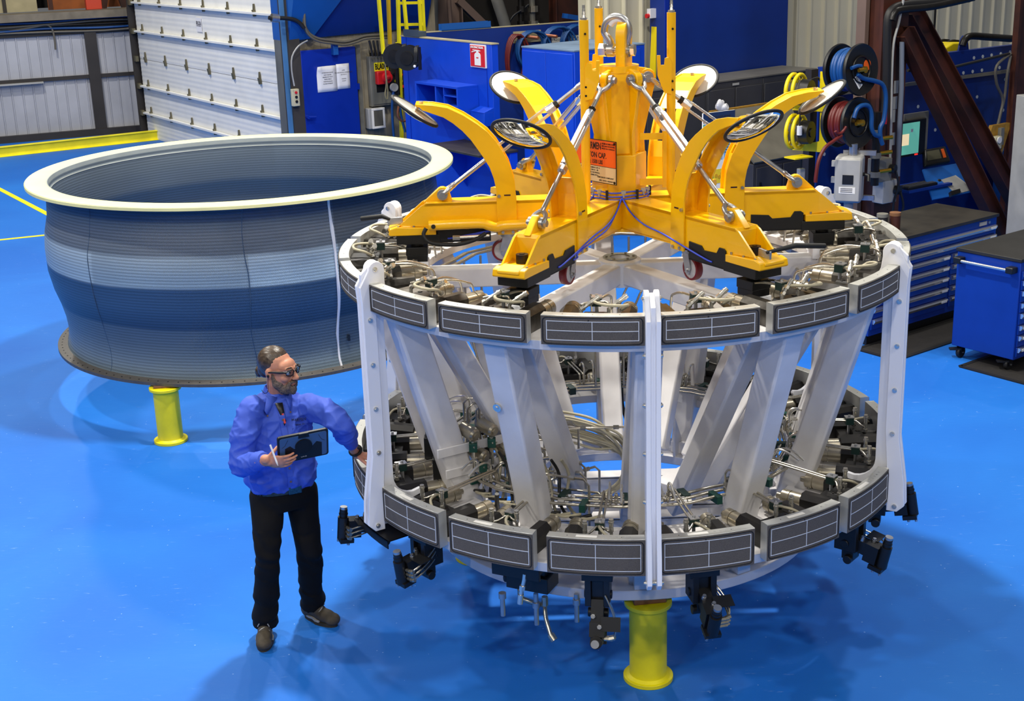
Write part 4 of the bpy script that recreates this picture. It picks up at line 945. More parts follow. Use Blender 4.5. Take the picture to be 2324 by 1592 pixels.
# behind the ledge: dark roof space with an orange crate and pale sheets
fpart('wall_back_left', LW, -8, xr+2.5, zt, 9, 2.2, 2.4, DARKW); struct(bpy.data.objects['wall_back_left'])
t = LW.thing('storage_crate', 'orange brown panel stored above the left wall ledge', 'panel', LW.px(110, 20, 1.2)[0], 1.2, zt)
m = MB(); m.bb(0, 1.9, 0, .06, 0, 1.6); m.build('panel_face', mat('orange_panel', (150, 78, 20), .6, var=.3, scale=3), t)
m = MB()
for x in (.05, .95, 1.85): m.bb(x-.04, x+.04, -.03, 0, 0, 1.6)
for o_ in [m]: o_.build('panel_batten', BRN, t)
t = LW.thing('pale_sheet', 'pale beige sheet leaning above the left end of the left wall ledge', 'sheet', LW.px(0, 20, 1.0)[0]-.5, 1.0, zt)
m = MB(); m.bb(0, 1.2, 0, .04, 0, 1.5); m.build('sheet_face', BEIG, t); m = MB(); m.bb(.55, .62, -.05, 0, 0, 1.5); m.build('sheet_strip', DKF, t)
t = LW.thing('red_box', 'small orange red box on the left wall ledge beside the white door', 'box', LW.px(216, 22)[0], .1, zt+.02)
m = MB(); m.bb(-.15, .15, 0, .2, 0, .30); m.build('box_body', mat('box_red', (196, 62, 34), .5), t, bevel=.01); m = MB(); m.bb(-.15, .15, 0, .2, .30, .34); m.build('box_lid', RED, t, bevel=.01)
for i, (u0, u1) in enumerate(((235, 252), (284, 262))):
    a = LW.px(u0, 26, .8)[0]; b = LW.px(u1, 0, .8)[0]
    m = MB(); m.beam(LW.w(a, .8, zt), LW.w(b+(b-a)*1.5, .8, zt+1.6), .16, .12); tag(m.build('roof_brace', BRN), ('brown steel brace leaning right above the left wall ledge', 'brown steel brace leaning left, next to the white door top')[i], 'brace')
KF = Frame(on_z(0, 357), math.degrees(math.atan2(*(lambda d: (d.y, d.x))(on_z(372, 316)-on_z(0, 357)))))
kx = KF.px(378, 316)[0]
t = KF.thing('kerb_barrier', 'long yellow steel channel barrier on the floor before the left wall', 'barrier', 0, 0)
m = MB(); m.bb(-6, kx, 0, .012, 0, .17); m.build('channel_web', KYEL, t, bevel=.003)
for z in (0.0, .17): m = MB(); m.bb(-6, kx, -.05, .10, z, z+.012); m.build('channel_flange', KYEL, t, bevel=.003)
m = MB(); m.bb(kx, kx+.012, -.06, .11, 0, .19); m.build('end_plate', KYEL, t)
# ------------------------------------------------------------------ roll-up door
DF = Frame(on_z(347, 314), -56.8)
dw = DF.px(640, 150)[0]
door = group_root('door_1')
seams = []
for (u, v) in ((308, 70), (325, 195), (332, 255)): seams.append(DF.px(u, v)[1])
ztop = DF.px(301, 5)[1]
# section joints measured along the door's left edge
zs = [0.0, DF.px(333, 256)[1], DF.px(325, 195)[1], DF.px(317, 133)[1], DF.px(308, 70)[1], ztop, ztop+.62, ztop+1.24]
DX0 = DF.px(332, 256)[0]
for i in range(len(zs)-1):
    z0, z1 = zs[i]+.004, zs[i+1]-.004; n = 6
    m = MB(); vs = []; fs = []
    rows = [(z0, 0)]
    for k in range(n):
        a = z0+(z1-z0)*k/n; b = z0+(z1-z0)*(k+1)/n; rows += [(a+.012, 0), (a+.030, .003), (b-.030, .003), (b-.012, 0)]
    rows += [(z1, 0)]
    for z, y in rows: vs += [DF.w(DX0, -y, z), DF.w(dw, -y, z)]
    for k in range(len(rows)-1): fs.append((2*k, 2*k+1, 2*k+3, 2*k+2))
    m.add(vs, fs); fbox(m, DF, DX0, dw, z0, z1, .002, .05)
    p = m.build('door_panel', DOORW, door, 20)
    if i in (1, 2, 4, 5): fpart('stiffener', DF, DX0-.05, dw, z0-.016, z0+.016, -.075, -.008, DOORW, p)
    if i > 0:
        for k in range(6):
            x = DX0+.9+(dw-DX0-1.2)*k/5.0 - .55
            mm = MB(); mm.cyl(DF.w(x, -.012, z0-.05), DF.w(x, -.03, z0+.05), .030, n=8); mm.prism([(-.045, -.05), (.045, -.05), (.012, .14), (-.012, .14)], .006, .028, (DF.x, Vector((0, 0, 1)), -DF.y, DF.w(x, 0, z0)))
            mm.build('hinge', mat('hinge_steel', (112, 106, 84), .45, metal=.5) if 'hinge_steel' not in MATS else MATS['hinge_steel'], p, 30)
        mm = MB(); mm.bb(0, .16, 0, .06, 0, .10); mm.v = [tuple(DF.w(DX0-.13+q[0], -.10+q[1], z0-.05+q[2])) for q in mm.v]; mm.build('roller_bracket', MATS['hinge_steel'], p)
fpart('door_track', DF, DX0-.26, DX0-.04, 0, 7, .0, .12, DKF, door); fpart('door_track', DF, DX0-.12, DX0-.09, 0, 7, -.12, .0, DKF, door)
fpart('door_jamb', DF, dw, dw+.34, 0, 7, -.10, .10, mat('jamb_grey', (104, 106, 104), .5, var=.25, scale=2), door)
m = MB(); s0 = DF.w(DF.px(452, 56)[0], -.012, DF.px(452, 56)[1])
a, zc = DF.px(452, 56); fpart('door_sign', DF, a-.10, a+.14, zc-.12, zc+.12, -.016, -.010, PAPER, door)
m = MB(); m.text('PRG424', .13, DF.w(a+.02, -.018, zc+.01), DF.x, (0, 0, 1), .002, 'CENTER', .21); m.build('door_lettering', INK, door)
# ------------------------------------------------------------------ wall with the blue steel door, control cabinet, hood
BF = Frame(at_y(676, 112, 20.4), 33)
wx0, wx1 = BF.px(655, 112)[0], BF.px(930, 100)[0]
struct(fpart('trim_3', BF, wx0-.09, wx0-.03, 0, 7, -.02, .03, mat('post_blue', (66, 118, 170), .5, var=.2, scale=2)))
struct(fpart('trim_4', BF, wx0-.03, BF.px(677, 112)[0], 0, 7, -.06, .2, mat('dark_column', (58, 54, 50), .6, var=.3, scale=2)))
wb_ = group_root('wall_back')
zd = BF.px(740, 110)[1]; dx0, dx1 = BF.px(677, 112)[0], BF.px(804, 108)[0]
m = MB(); corr_sheet(m, BF, dx0, wx1+.5, 0, 3.0, .11, .012, y=.06); m.build('siding_sheet', mat('dirty_siding', (150, 140, 118), .6, var=.4, scale=1.5), wb_, 20)
xp, xq = BF.px(808, 110)[0], BF.px(836, 110)[0]
fpart('door_frame', BF, dx1, xp+.04, 0, zd+.02, -.05, .05, mat('frame_grey', (112, 110, 100), .5, var=.2), wb_)
d2 = struct(group_root('door_2'))
fpart('door_leaf', BF, dx0, dx1-.02, 0, zd, -.07, .02, DOORB, d2, .004)
x, z = BF.px(692, 264); m = MB(); m.cyl(BF.w(x, -.07, z), BF.w(x, -.14, z), .03, n=12); m.tube([BF.w(x, -.13, z), BF.w(x+.12, -.13, z-.01)], .018, 8); m.build('door_handle', DOORB, d2, 40)
x, z = BF.px(750, 108); fpart('door_closer', BF, x-.03, x+.05, z-.10, z+.05, -.16, -.07, HBLU, d2, .005)
for i in range(2): z = zd*(.3+.4*i); fpart('door_hinge', BF, dx1-.03, dx1+.0, z, z+.09, -.10, -.07, DOORB, d2)
def sheet(name, fr, u0, v0, u1, v1, y, lines, label, seed=0):
    x0, z1 = fr.px(u0, v0, y); x1, z0 = fr.px(u1, v1, y)
    t = fr.thing(name, label, 'paper', (x0+x1)/2, y, z0); W = x1-x0; H = z1-z0
    m = MB(); vs = []; fs = []
    for i in range(5):
        for j in range(7):
            cx, cz = -W/2+W*i/4, H*j/6; cur = .035*max(0, (cz/H-.75))*max(0, .35-(cx/W+.5))*16 if seed == 0 else .003*math.sin(cz*9)
            vs.append((cx, -.004-cur, cz))
    for i in range(4):
        for j in range(6): fs.append((i*7+j, (i+1)*7+j, (i+1)*7+j+1, i*7+j+1))
    m.add(vs, fs); o = m.build('paper_sheet', PAPER, t, 60)
    s_ = o.modifiers.new('thick', 'SOLIDIFY'); s_.thickness = .002
    m = MB()
    for k, s_ in enumerate(lines): m.text(s_, H*.055, (W*.04, -.0075, H*(.74-.085*k)), (1, 0, 0), (0, 0, 1), .0015, 'CENTER')
    m.build('paper_lettering', INK, t)['kind'] = 'stuff'
sheet('paper_notice', BF, 717, 152, 766, 206, -.075, ['ATTENTION PORTE', 'DOIT RESTER', 'FERMEE EN TOUT', 'TEMPS MERCI', 'MAINTENANCE', 'ACCES INTERDIT'], 'curled white paper notice taped on the blue steel door, left of two', 0)
sheet('paper_notice', BF, 762, 146, 795, 200, -.073, ['LISTE', 'PROCEDURE DE CADENASSAGE', 'SECTION 2', '', 'VERIFIER', 'AVANT'], 'flat white paper sheet on the blue steel door, right of two', 1)
# push button box on the dark column
x, z = BF.px(670, 216, -.1)
t = BF.thing('push_button_box', 'small beige push button box on the dark column left of the blue door', 'control box', x, -.06, z-.16)
m = MB(); m.bb(-.055, .055, -.07, 0, 0, .25); m.build('box_body', mat('beige_plastic', (196, 190, 160), .5), t, bevel=.008)
for i, mt in enumerate((RED, BLK, BLK)): m = MB(); m.cyl((0, -.07, .20-.065*i), (0, -.085, .20-.065*i), .02, n=14); m.build('push_button', mt, t)
# control cabinet
x0, z1 = BF.px(833, 128); x1, z0 = BF.px(895, 236)
t = BF.thing('control_cabinet', 'grey electrical control cabinet with red siren and yellow plate right of the blue door', 'control cabinet', (x0+x1)/2, .04, z0)
W, H = x1-x0, z1-z0
T0 = t; m = MB(); m.bb(-W/2, W/2, -.10, 0, 0, H); m.build('cabinet_body', GREY, t, bevel=.008)
m = MB(); m.bb(-W/2+.03, W/2-.02, -.115, -.10, .03, H-.04); m.build('cabinet_door', mat('cabinet_door_grey', (112, 112, 104), .5, var=.25, scale=3), t, bevel=.004)
m = MB(); m.bb(-.14, .10, -.123, -.115, H*.70, H*.87); m.build('number_plate', KYEL, t)
m = MB(); m.text('BLA004', .12, (-.02, -.127, H*.785), (1, 0, 0), (0, 0, 1), .003, 'CENTER', .22, off=.003); m.build('plate_lettering', BLK, t)
m = MB(); m.prism([(-.13, 0), (.08, 0), (.11, .04), (.11, .17), (.08, .20), (-.13, .20)], 0, .09, (Vector((1, 0, 0)), Vector((0, 0, 1)), Vector((0, -1, 0)), Vector((-.01, -.115, H*.44)))); sr = m.build('siren', RED, t, bevel=.015)
m = MB(); m.cyl((.02, -.205, H*.44+.10), (.02, -.245, H*.44+.10), .088, .075, n=22); m.ell((.02, -.245, H*.44+.10), (.045, .035, .045), 12); m.build('siren_horn', SIGNR, sr, 40)
m = MB(); m.bb(-.12, .14, -.121, -.115, H*.28, H*.43); m.build('black_plate', BLK, t)
m = MB(); m.bb(W/2-.10, W/2+.14, -.17, -.05, H*.25, H*.92); e2 = m.build('side_panel', mat('black_panel', (34, 32, 30), .5), t, bevel=.006)
for i, (dx, dz, mt) in enumerate(((.08, .80, PAPER), (.16, .80, PAPER), (.08, .62, BLK), (.20, .60, RED), (.10, .48, YREEL), (.19, .47, YREEL), (.22, .36, RED))):
    m = MB()
    if i < 2: m.bb(W/2+dx-.17, W/2+dx-.09, -.176, -.17, H*dz-.03, H*dz+.03)
    else: m.cyl((W/2+dx-.13, -.17, H*dz), (W/2+dx-.13, -.195, H*dz), .022, n=12)
    m.build('panel_label' if i < 2 else 'panel_button', mt, e2)
for i in range(5): m = MB(); m.cyl((-W/2+.07+.065*i, -.05, H), (-W/2+.07+.065*i, -.05, H+.05), .025, n=8); m.build('cable_gland', BLKM, t)
# junction box below
x0, z1 = BF.px(829, 246); x1, z0 = BF.px(868, 288)
t = BF.thing('junction_box', 'small white framed junction box with dusty window below the control cabinet', 'junction box', (x0+x1)/2, .04, z0); W, H = x1-x0, z1-z0
m = MB(); m.bb(-W/2, W/2, -.14, 0, 0, H); m.build('box_body', LGRY, t, bevel=.01)
m = MB(); m.bb(-W/2+.09, W/2-.035, -.148, -.14, .04, H-.04); m.build('box_window', mat('dusty_window', (94, 92, 84), .4), t)
for a, b, c, d in ((-W/2+.05, W/2, H-.035, H), (-W/2+.05, W/2, 0, .035), (-W/2+.05, -W/2+.085, .035, H-.035), (W/2-.035, W/2, .035, H-.035)): m = MB(); m.bb(a, b, -.152, -.14, c, d); m.build('box_frame', SIGNW, t, bevel=.004)
# hood above: sloping blue hopper
xh0, xh1 = BF.px(652, 88)[0], BF.px(905, 78)[0]
zb_ = BF.px(700, 90)[1]
t = BF.thing('hood_duct', 'large blue sheet metal hopper hood above the blue steel door', 'hood', (xh0+xh1)/2, 0, zb_)
W = xh1-xh0; kx = BF.px(705, 80)[0]-(xh0+xh1)/2; k2 = BF.px(802, 0)[0]-(xh0+xh1)/2
m = MB(); m.add([(-W/2, -.05, 0), (kx, -.05, .02), (k2+.9, -1.0, 2.2), (-W/2, -1.0, 2.2), (-W/2, .5, 0), (kx, .5, .02), (k2+.9, .5, 2.2), (-W/2, .5, 2.2)],
      [(0, 1, 2, 3), (1, 5, 6, 2), (4, 7, 6, 5), (0, 3, 7, 4), (0, 4, 5, 1), (3, 2, 6, 7)]); m.build('hood_front', HBLU, t, 10)
m = MB(); m.add([(kx, .0, .02), (W/2+.5, .0, .05), (W/2+.5, -.9, 2.2), (k2+.9, -1.0, 2.2), (kx, .55, .02), (W/2+.5, .55, .05), (W/2+.5, .55, 2.2), (k2+.9, .55, 2.2)],
      [(0, 1, 2, 3), (1, 5, 6, 2), (4, 7, 6, 5), (0, 3, 7, 4), (0, 4, 5, 1), (3, 2, 6, 7)]); m.build('hood_side', DBLU, t, 10)
# cables sweeping under the hood
for i, (dz, r_) in enumerate(((0, .022), (.05, .02), (-.05, .018))):
    m = MB(); q = lambda u, v: (lambda p: BF.w(p[0], -.16-.02*i, p[1]+dz*.4))(BF.px(u, v, -.16))
    m.tube([q(687, -8), q(688, 30), q(690, 58), q(700, 78), q(720, 90), q(750, 95), q(780, 98), q(805, 92), q(830, 84), q(880, 82)], r_, 7, sub=4)
    tag_cable(m, 'swept_cable', ('thick grey cable sweeping under the blue hood, the middle one', 'grey cable sweeping under the blue hood, the upper one', 'thin grey cable sweeping under the blue hood, the lowest one')[i], GCABLE)
m = MB(); q = lambda u, v: (lambda p: BF.w(p[0], -.2, p[1]))(BF.px(u, v, -.2))
m.tube([q(610, 40), q(622, 42), q(640, 41), q(665, 44), q(680, 52), q(690, 64)], .03, 8, sub=4); tag_cable(m, 'door_cable', 'dark cable running from the roll-up door motor to the blue hood', CABLE)
m = MB(); q0 = q(616, 40); m.cyl(q0, q(632, 42), .06, n=12); tag(m.build('cable_coupling', GALV), 'metal cable coupling at the upper right edge of the roll-up door', 'coupling')
m = MB(); m.tube([q(698, 92), q(678, 104), q(663, 128), q(662, 160), q(668, 195)], .012, 6, sub=3); tag_cable(m, 'thin_cable', 'thin pale cable curving down to the push button box', LGRY)
for i in range(4):
    m = MB(); m.tube([q(838+9*i, 92), q(842+8*i, 108), q(846+7*i, 128)], .018, 6, sub=3); tag_cable(m, 'cabinet_cable', 'dark cable dropping into the control cabinet top, %s from the left' % ('first', 'second', 'third', 'fourth')[i], CABLE, group='cables into the control cabinet')
# yellow ladder with cage uprights
lxa, lxb = BF.px(905, 40, -.5)[0], BF.px(960, 40, -.5)[0]
t = BF.thing('caged_ladder', 'yellow steel caged ladder hanging beside the blue partition', 'ladder', lxa, -.5, 0)
zl0 = BF.px(915, 290, -.5)[1]
def lad(name, u0, v0, u1, v1, wd, y=-.5, mt=KYEL):
    a = BF.px(u0, v0, y); b = BF.px(u1, v1, y); m = MB(); m.beam((a[0]-lxa, y+.5, a[1]), (b[0]-lxa, y+.5, b[1]), wd, .04); return m.build(name, mt, t)
lad('side_rail', 903, -10, 912, 318, .055); lad('side_rail', 958, -10, 962, 75, .055, -.5)
for v in (6, 55): lad('rung', 906, v+1, 960, v, .03)
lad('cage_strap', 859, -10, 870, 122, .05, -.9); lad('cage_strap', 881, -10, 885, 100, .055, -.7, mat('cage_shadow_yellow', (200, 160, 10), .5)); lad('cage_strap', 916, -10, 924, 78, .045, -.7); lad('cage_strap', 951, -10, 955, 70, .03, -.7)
a = BF.px(870, 117, -.9); m = MB(); m.tube([(a[0]-lxa, -.4, a[1]), (a[0]-lxa+.16, -.46, a[1]-.05), (a[0]-lxa+.3, -.3, a[1]), (a[0]-lxa+.4, -.1, a[1]+.05)], .045, 6); m.build('cage_hoop', KYEL, t)
m = MB(); q = lambda u, v: (lambda p: BF.w(p[0], -.55, p[1]))(BF.px(u, v, -.55))
m.tube([q(873, 122), q(875, 160), q(877, 190), q(874, 215), q(879, 226), q(880, 205), q(877, 180)], .012, 6, sub=3); tag_cable(m, 'pull_cord', 'thin grey looped cord hanging before the control cabinet', mat('cord_beige', (140, 132, 100), .7), 'cord')
for i, (pts, mt, lb) in enumerate((([(899, 192), (892, 215), (890, 250), (893, 300), (897, 330)], BLH, 'blue air hose hanging at the yellow ladder, left one'), ([(908, 245), (912, 270), (920, 300)], BLH, 'short blue hose hanging behind the yellow ladder rail'), ([(905, 240), (903, 262), (912, 275), (922, 273)], COPP, 'coppery hose looping behind the yellow ladder rail'))):
    m = MB(); m.tube([q(*p) for p in pts], .02, 7, sub=3); tag_cable(m, 'air_hose', lb, mt, 'hose')
t = BF.thing('pressure_regulator', 'small air regulator with gauge at the yellow ladder', 'regulator', BF.px(902, 180, -.55)[0], -.55, BF.px(902, 200, -.55)[1])
m = MB(); m.cyl((0, 0, -.1), (0, 0, .3), .03, n=10); m.build('regulator_body', BLKM, t); m = MB(); m.cyl((-.08, 0, .02), (-.08, -.05, .02), .06, n=16); m.build('gauge', LGRY, t); m = MB(); m.cyl((0, 0, .30), (0, 0, .36), .025, n=8); m.build('filter_cap', PAPER, t)
# ------------------------------------------------------------------ blue partition with extinguisher sign
pa, pb = on_z(1115, 99, 2.35), on_z(910, 80, 2.35)
PF = Frame(pb, math.degrees(math.atan2(pa.y-pb.y, pa.x-pb.x)))
pw = (Vector((pa.x, pa.y, 0))-PF.o).length
part = PF.thing('partition_wall', 'blue painted partition panel carrying the red extinguisher sign', 'partition', 0, 0)
m = MB(); m.bb(0, pw, 0, .10, 0, 2.335); m.build('panel', BLUE, part, bevel=.004)
m = MB(); m.bb(-.01, pw+.01, -.005, .11, 2.335, 2.35); m.build('top_edge', BEIG, part)
for x in (.14, pw-.12): m = MB(); m.bb(x-.004, x+.004, -.006, 0, 0, 2.33); m.build('panel_joint', DOORB, part)
# extinguisher sign
x0, z1 = PF.px(1068, 102, -.02); x1, z0 = PF.px(1102, 153, -.02)
t = PF.thing('extinguisher_sign', 'red EXTINCTEUR sign with white extinguisher pictogram on blue partition', 'sign', (x0+x1)/2, -.005, z0); W, H = x1-x0, z1-z0
m = MB(); m.bb(-W/2-.012, W/2+.012, -.02, 0, -.012, H+.012); m.build('sign_back', SIGNW, t)
m = MB(); m.bb(-W/2, W/2, -.026, -.02, 0, H); m.build('sign_face', SIGNR, t)
m = MB(); m.text('EXTINCTEUR', H*.13, (0, -.030, H*.915), (1, 0, 0), (0, 0, 1), .002, 'CENTER', W*.88, off=.0015); m.build('sign_lettering', SIGNW, t)
XZ = (Vector((1, 0, 0)), Vector((0, 0, 1)), Vector((0, -1, 0)), Vector((.02*W, -.026, 0)))
m = MB(); b = W*.21
m.prism([(-b, .06*H), (b, .06*H), (b, .56*H), (b*.75, .64*H), (b*.3, .68*H), (-b*.3, .68*H), (-b*.75, .64*H), (-b, .56*H)], 0, .004, XZ); m.build('extinguisher_body', SIGNW, t)
m = MB(); m.prism([(-b*.35, .68*H), (b*.35, .68*H), (b*.35, .74*H), (b*.95, .74*H), (b*.95, .77*H), (b*.4, .785*H), (b*.4, .80*H), (-b*1.6, .80*H), (-b*1.6, .77*H), (-b*.4, .75*H)], 0, .004, XZ); m.prism([(-b*1.9, .66*H), (-b*.5, .73*H), (-b*.5, .76*H), (-b*1.95, .70*H)], 0, .004, XZ); m.build('extinguisher_valve', SIGNW, t)
m = MB(); m.prism([(-b*.35, .40*H), (b*.35, .40*H), (b*.35, .45*H), (-b*.35, .45*H)], .004, .006, XZ); m.build('extinguisher_label', SIGNR, t)
# shelf unit, small box, bench
x0, z1 = PF.px(944, 184, -.30); x1, _ = PF.px(1040, 184, -.30); z0 = PF.px(944, 255, -.3)[1]; W, H = x1-x0, z1-z0
t = PF.thing('wall_shelf', 'blue open pigeonhole shelf unit mounted on the blue partition', 'shelf unit', x0, 0, z0)
for a, b, c, d, e, nm in ((0, W, H-.03, H, -.32, 'top_board'), (0, W, 0, .03, -.32, 'bottom_board'), (0, .03, .03, H-.03, -.32, 'side_board'), (W-.03, W, .03, H-.03, -.32, 'side_board'), (W*.46, W*.46+.03, .03, H-.03, -.31, 'divider'),
                          (W*.64, W*.64+.02, .03, H-.03, -.30, 'divider'), (W*.64, W-.03, H*.36, H*.36+.015, -.30, 'shelf_board'), (W*.64, W-.03, H*.66, H*.66+.015, -.30, 'shelf_board')):
    m = MB(); m.bb(a, b, e, -.001, c, d); m.build(nm, BLUE, t, bevel=.002)
m = MB(); m.bb(.03, W-.03, -.02, -.001, .03, H-.03); m.build('back_board', DOORB, t)
x0, z1 = PF.px(1068, 243, -.15); x1, z0 = PF.px(1100, 288, -.15); W, H = x1-x0, z1-z0
t = PF.thing('small_blue_box', 'small blue box fixed on the partition right of the pigeonhole shelf', 'box', x0, 0, z0)
m = MB(); m.bb(0, W, -.15, -.001, 0, H-.05); m.build('box_body', BLUE, t, bevel=.004); m = MB(); m.add([(0, -.155, H-.05), (W, -.155, H-.05), (W, -.001, H), (0, -.001, H), (0, -.001, H-.05), (W, -.001, H-.05)], [(0, 1, 2, 3), (0, 4, 5, 1), (0, 3, 4), (1, 5, 2), (3, 2, 5, 4)]); m.build('box_lid', BLUE, t, 10)
x0, zt_ = PF.px(1000, 318, -.55); x1, _ = PF.px(1082, 338, -.55)
t = PF.thing('wall_bench', 'blue wall bench with dark top and triangular brackets under the partition shelf', 'bench', x0, 0, 0)
zb2 = max(.75, PF.px(1050, 330, -.3)[1]); W = x1-x0
m = MB(); m.bb(-.3, W+.12, -.60, -.001, zb2-.03, zb2); m.build('bench_top', TTOP, t, bevel=.004)
for x in (-.1, W+.05):
    m = MB(); m.prism([(0, zb2-.03), (.55, zb2-.03), (0, zb2-.75)], 0, .03, (Vector((0, -1, 0)), Vector((0, 0, 1)), Vector((1, 0, 0)), Vector((x, -.001, 0)))); m.build('bracket', BLUE, t)
m = MB(); m.bb(-.3, W+.1, -.12, -.001, 0, zb2-.03); m.build('bench_back', BLUE, t, bevel=.004); m = MB(); m.bb(W*.2, W*.75, -.5, -.12, .10, .14); m.build('lower_board', DOORB, t)
# twin cord reels
for i, (u, v, y) in enumerate(((899, 127, -.32), (927, 131, -.30))):
    x, z = PF.px(u, v, y); t = PF.thing('cord_reel', ('black cord reel at the partition edge, the left of two beside the ladder', 'black cord reel at the partition edge, the right of two with bracket')[i], 'cord reel', x, y, z)
    ax = Vector((-.69, .73, 0)).normalized()
    for s_ in (-.07, .07):
        m = MB(); m.cyl(ax*s_-ax*.012, ax*s_+ax*.012, .165, n=28); m.build('reel_disc', BLK, t, 40)
    m = MB(); m.cyl(-ax*.058, ax*.058, .12, n=24); m.build('reel_drum', BLKR, t, 40)
    m = MB(); m.cyl(-ax*.10, -ax*.082, .09, n=20); m.build('reel_hub', BLKM, t, 40)
    for k in range(4): m = MB(); e = ax.cross(Vector((0, 0, 1))); m.tube([e*(.10+.012*k)+ax*.06+Vector((0, 0, .15)), e*(.12+.012*k)-ax*.10+Vector((0, 0, .12)), e*(.11+.01*k)-ax*.10+Vector((0, 0, -.05))], .008, 6, sub=3); m.build('reel_cord', CABLE, t, 60)
    if i == 1: m = MB(); m.bb(.21, .235, .02, .06, -.15, .15); m.build('reel_bracket', BLK, t); m = MB(); m.bb(.12, .21, .03, .05, -.02, .02); m.build('bracket_arm', BLK, t); m = MB(); m.ell((.20, -.03, -.10), .02, 8); m.build('cord_stop', PAPER, t)
# back panel with the hose pegs
qa, qb = on_z(965, 73, 2.40), on_z(1330, 47, 2.40)
QF = Frame(qa, math.degrees(math.atan2(qb.y-qa.y, qb.x-qa.x))); qw = (Vector((qb.x, qb.y, 0))-QF.o).length
bp_ = QF.thing('back_panel', 'dark blue back partition behind the blue cabinet where coiled hoses hang', 'partition', 0, 0)
m = MB(); m.bb(0, qw+1.0, 0, .08, 0, 2.39); m.build('panel', DBLU, bp_); m = MB(); m.bb(0, qw+1.0, -.004, .085, 2.39, 2.40); m.build('top_edge', BEIG, bp_)
for u, v, lb in ((1178, 78, 0), (1290, 58, 1)):
    pass
x0, z = QF.px(1166, 82, -.02); x1, _ = QF.px(1224, 76, -.02)
t = QF.thing('peg_board', 'grey peg board with copper pegs on the dark blue back partition', 'peg board', x0, -.001, z-.10)
m = MB(); m.bb(0, x1-x0+.02, -.03, 0, 0, .16); m.build('board', BEIG, t)
for i in range(2): x = .09+i*.30; m = MB(); m.cyl((x, -.03, .10), (x+.12, -.36, .08), .022, n=10); m.build('peg', COPP, t)
for i, (u, v, mt, lb) in enumerate(((1168, 92, RHOSE, 'coil of dark red hose on the first peg of the back partition'), (1204, 84, BLH, 'coil of blue hose on the second peg behind the blue cabinet'), (1262, 74, BLH, 'coil of blue hose in the middle of the back partition'), (1305, 70, BLH, 'coil of blue hose on the right of the back partition'))):
    x, z = QF.px(u, v, -.14); t = QF.thing('hose_coil', lb, 'hose', x, -.14, z)
    for k in range(5):
        a, b = (.13+.012*k, .34+.015*k) if i == 0 else (.22+.012*k, .24+.01*k)
        m = MB(); m.tube([(a*math.cos(p)+.01*k, -.015*k+.05*(k % 2), b*math.sin(p)-b+.08) for p in [2*PI*q/18 for q in range(18)]], .017, 7, closed=True); m.build('hose_turn', mt, t, 60)
for i, (u, v, s_) in enumerate(((1267, 90, 'AZOTE'), (1310, 85, 'AIR'), (1352, 79, 'ARGON 4. AIR'))):
    x, z = QF.px(u, v, -.006); t = QF.thing('hose_label', ('small white label inside the middle blue hose coil', 'small white label inside the right blue hose coil', 'white label plate on the back partition left of the mast')[i], 'label', x, -.006, z)
    m = MB(); m.bb(-.11, .11, -.006, 0, -.035, .035); m.build('label_plate', SIGNW, t); m = MB(); m.text(s_, .045, (0, -.009, 0), (1, 0, 0), (0, 0, 1), .002, 'CENTER', .16); m.build('label_lettering', INK, t)
x, z = QF.px(1350, 62, -.04); t = QF.thing('wall_hook', 'small black hook block on the back partition above the label plate', 'hook', x, -.001, z); m = MB(); m.bb(-.06, .06, -.07, 0, -.08, .08); m.build('hook_block', BLK, t); m = MB(); m.bb(-.04, .04, -.12, -.07, -.02, .02); m.build('hook_arm', BLK, t)
for u, v in ((971, 74), (1060, 60)):
    pass
x, z = QF.px(1058, 62, 0); t = QF.thing('blue_offcut', 'short blue channel lying on top of the back partition', 'channel', x, .04, 2.40); m = MB(); m.bb(-.38, .38, -.05, .05, 0, .012); m.build('channel_web', HBLU, t)
for y_ in (-.05, .045): m = MB(); m.bb(-.38, .38, y_, y_+.006, 0, .09); m.build('channel_flange', HBLU, t)
t = PF.thing('grey_offcut', 'short grey blue offcut lying across the partition top', 'offcut', .30, .05, 2.35); m = MB(); m.bb(-.2, .2, -.06, .06, 0, .07); m.build('offcut_body', mat('offcut_grey', (60, 74, 92), .5), t, bevel=.004); m = MB(); m.bb(-.2, .2, -.07, -.06, 0, .09); m.build('offcut_lip', MATS['offcut_grey'], t)
# crumpled white plastic crate behind the partition end
x, z = PF.px(1135, 128, .35); t = PF.thing('slotted_crate', 'greyish white slotted crate standing between the partition and the blue cabinet', 'crate', pw+.05, .55, 1.55)
H = .62
for a, b, c, d, e, f_ in ((-.02, .32, -.02, .0, 0, H), (-.02, .32, .40, .42, 0, H), (-.02, .0, 0, .40, 0, H), (.30, .32, 0, .40, 0, H), (-.03, .33, -.03, .43, H, H+.03)):
    m = MB(); m.bb(a, b, c, d, e, f_); m.build('crate_wall', LGRY, t, bevel=.006)
for k in range(4): m = MB(); m.beam((.03+.08*k, -.03, .1), (.08+.08*k, -.03, H-.1), .02, .03); m.build('crate_rib', SIGNW, t)
# stand for crate
t2 = PF.thing('crate_stand', 'dark stand under the slotted white crate', 'stand', pw+.05, .55, 0); m = MB(); m.bb(0, .30, 0, .40, 1.52, 1.55); m.build('stand_top', DBLU, t2)
for x_ in (.02, .26):
    for y_ in (.02, .36): m = MB(); m.bb(x_, x_+.03, y_, y_+.03, 0, 1.52); m.build('leg', DBLU, t2)
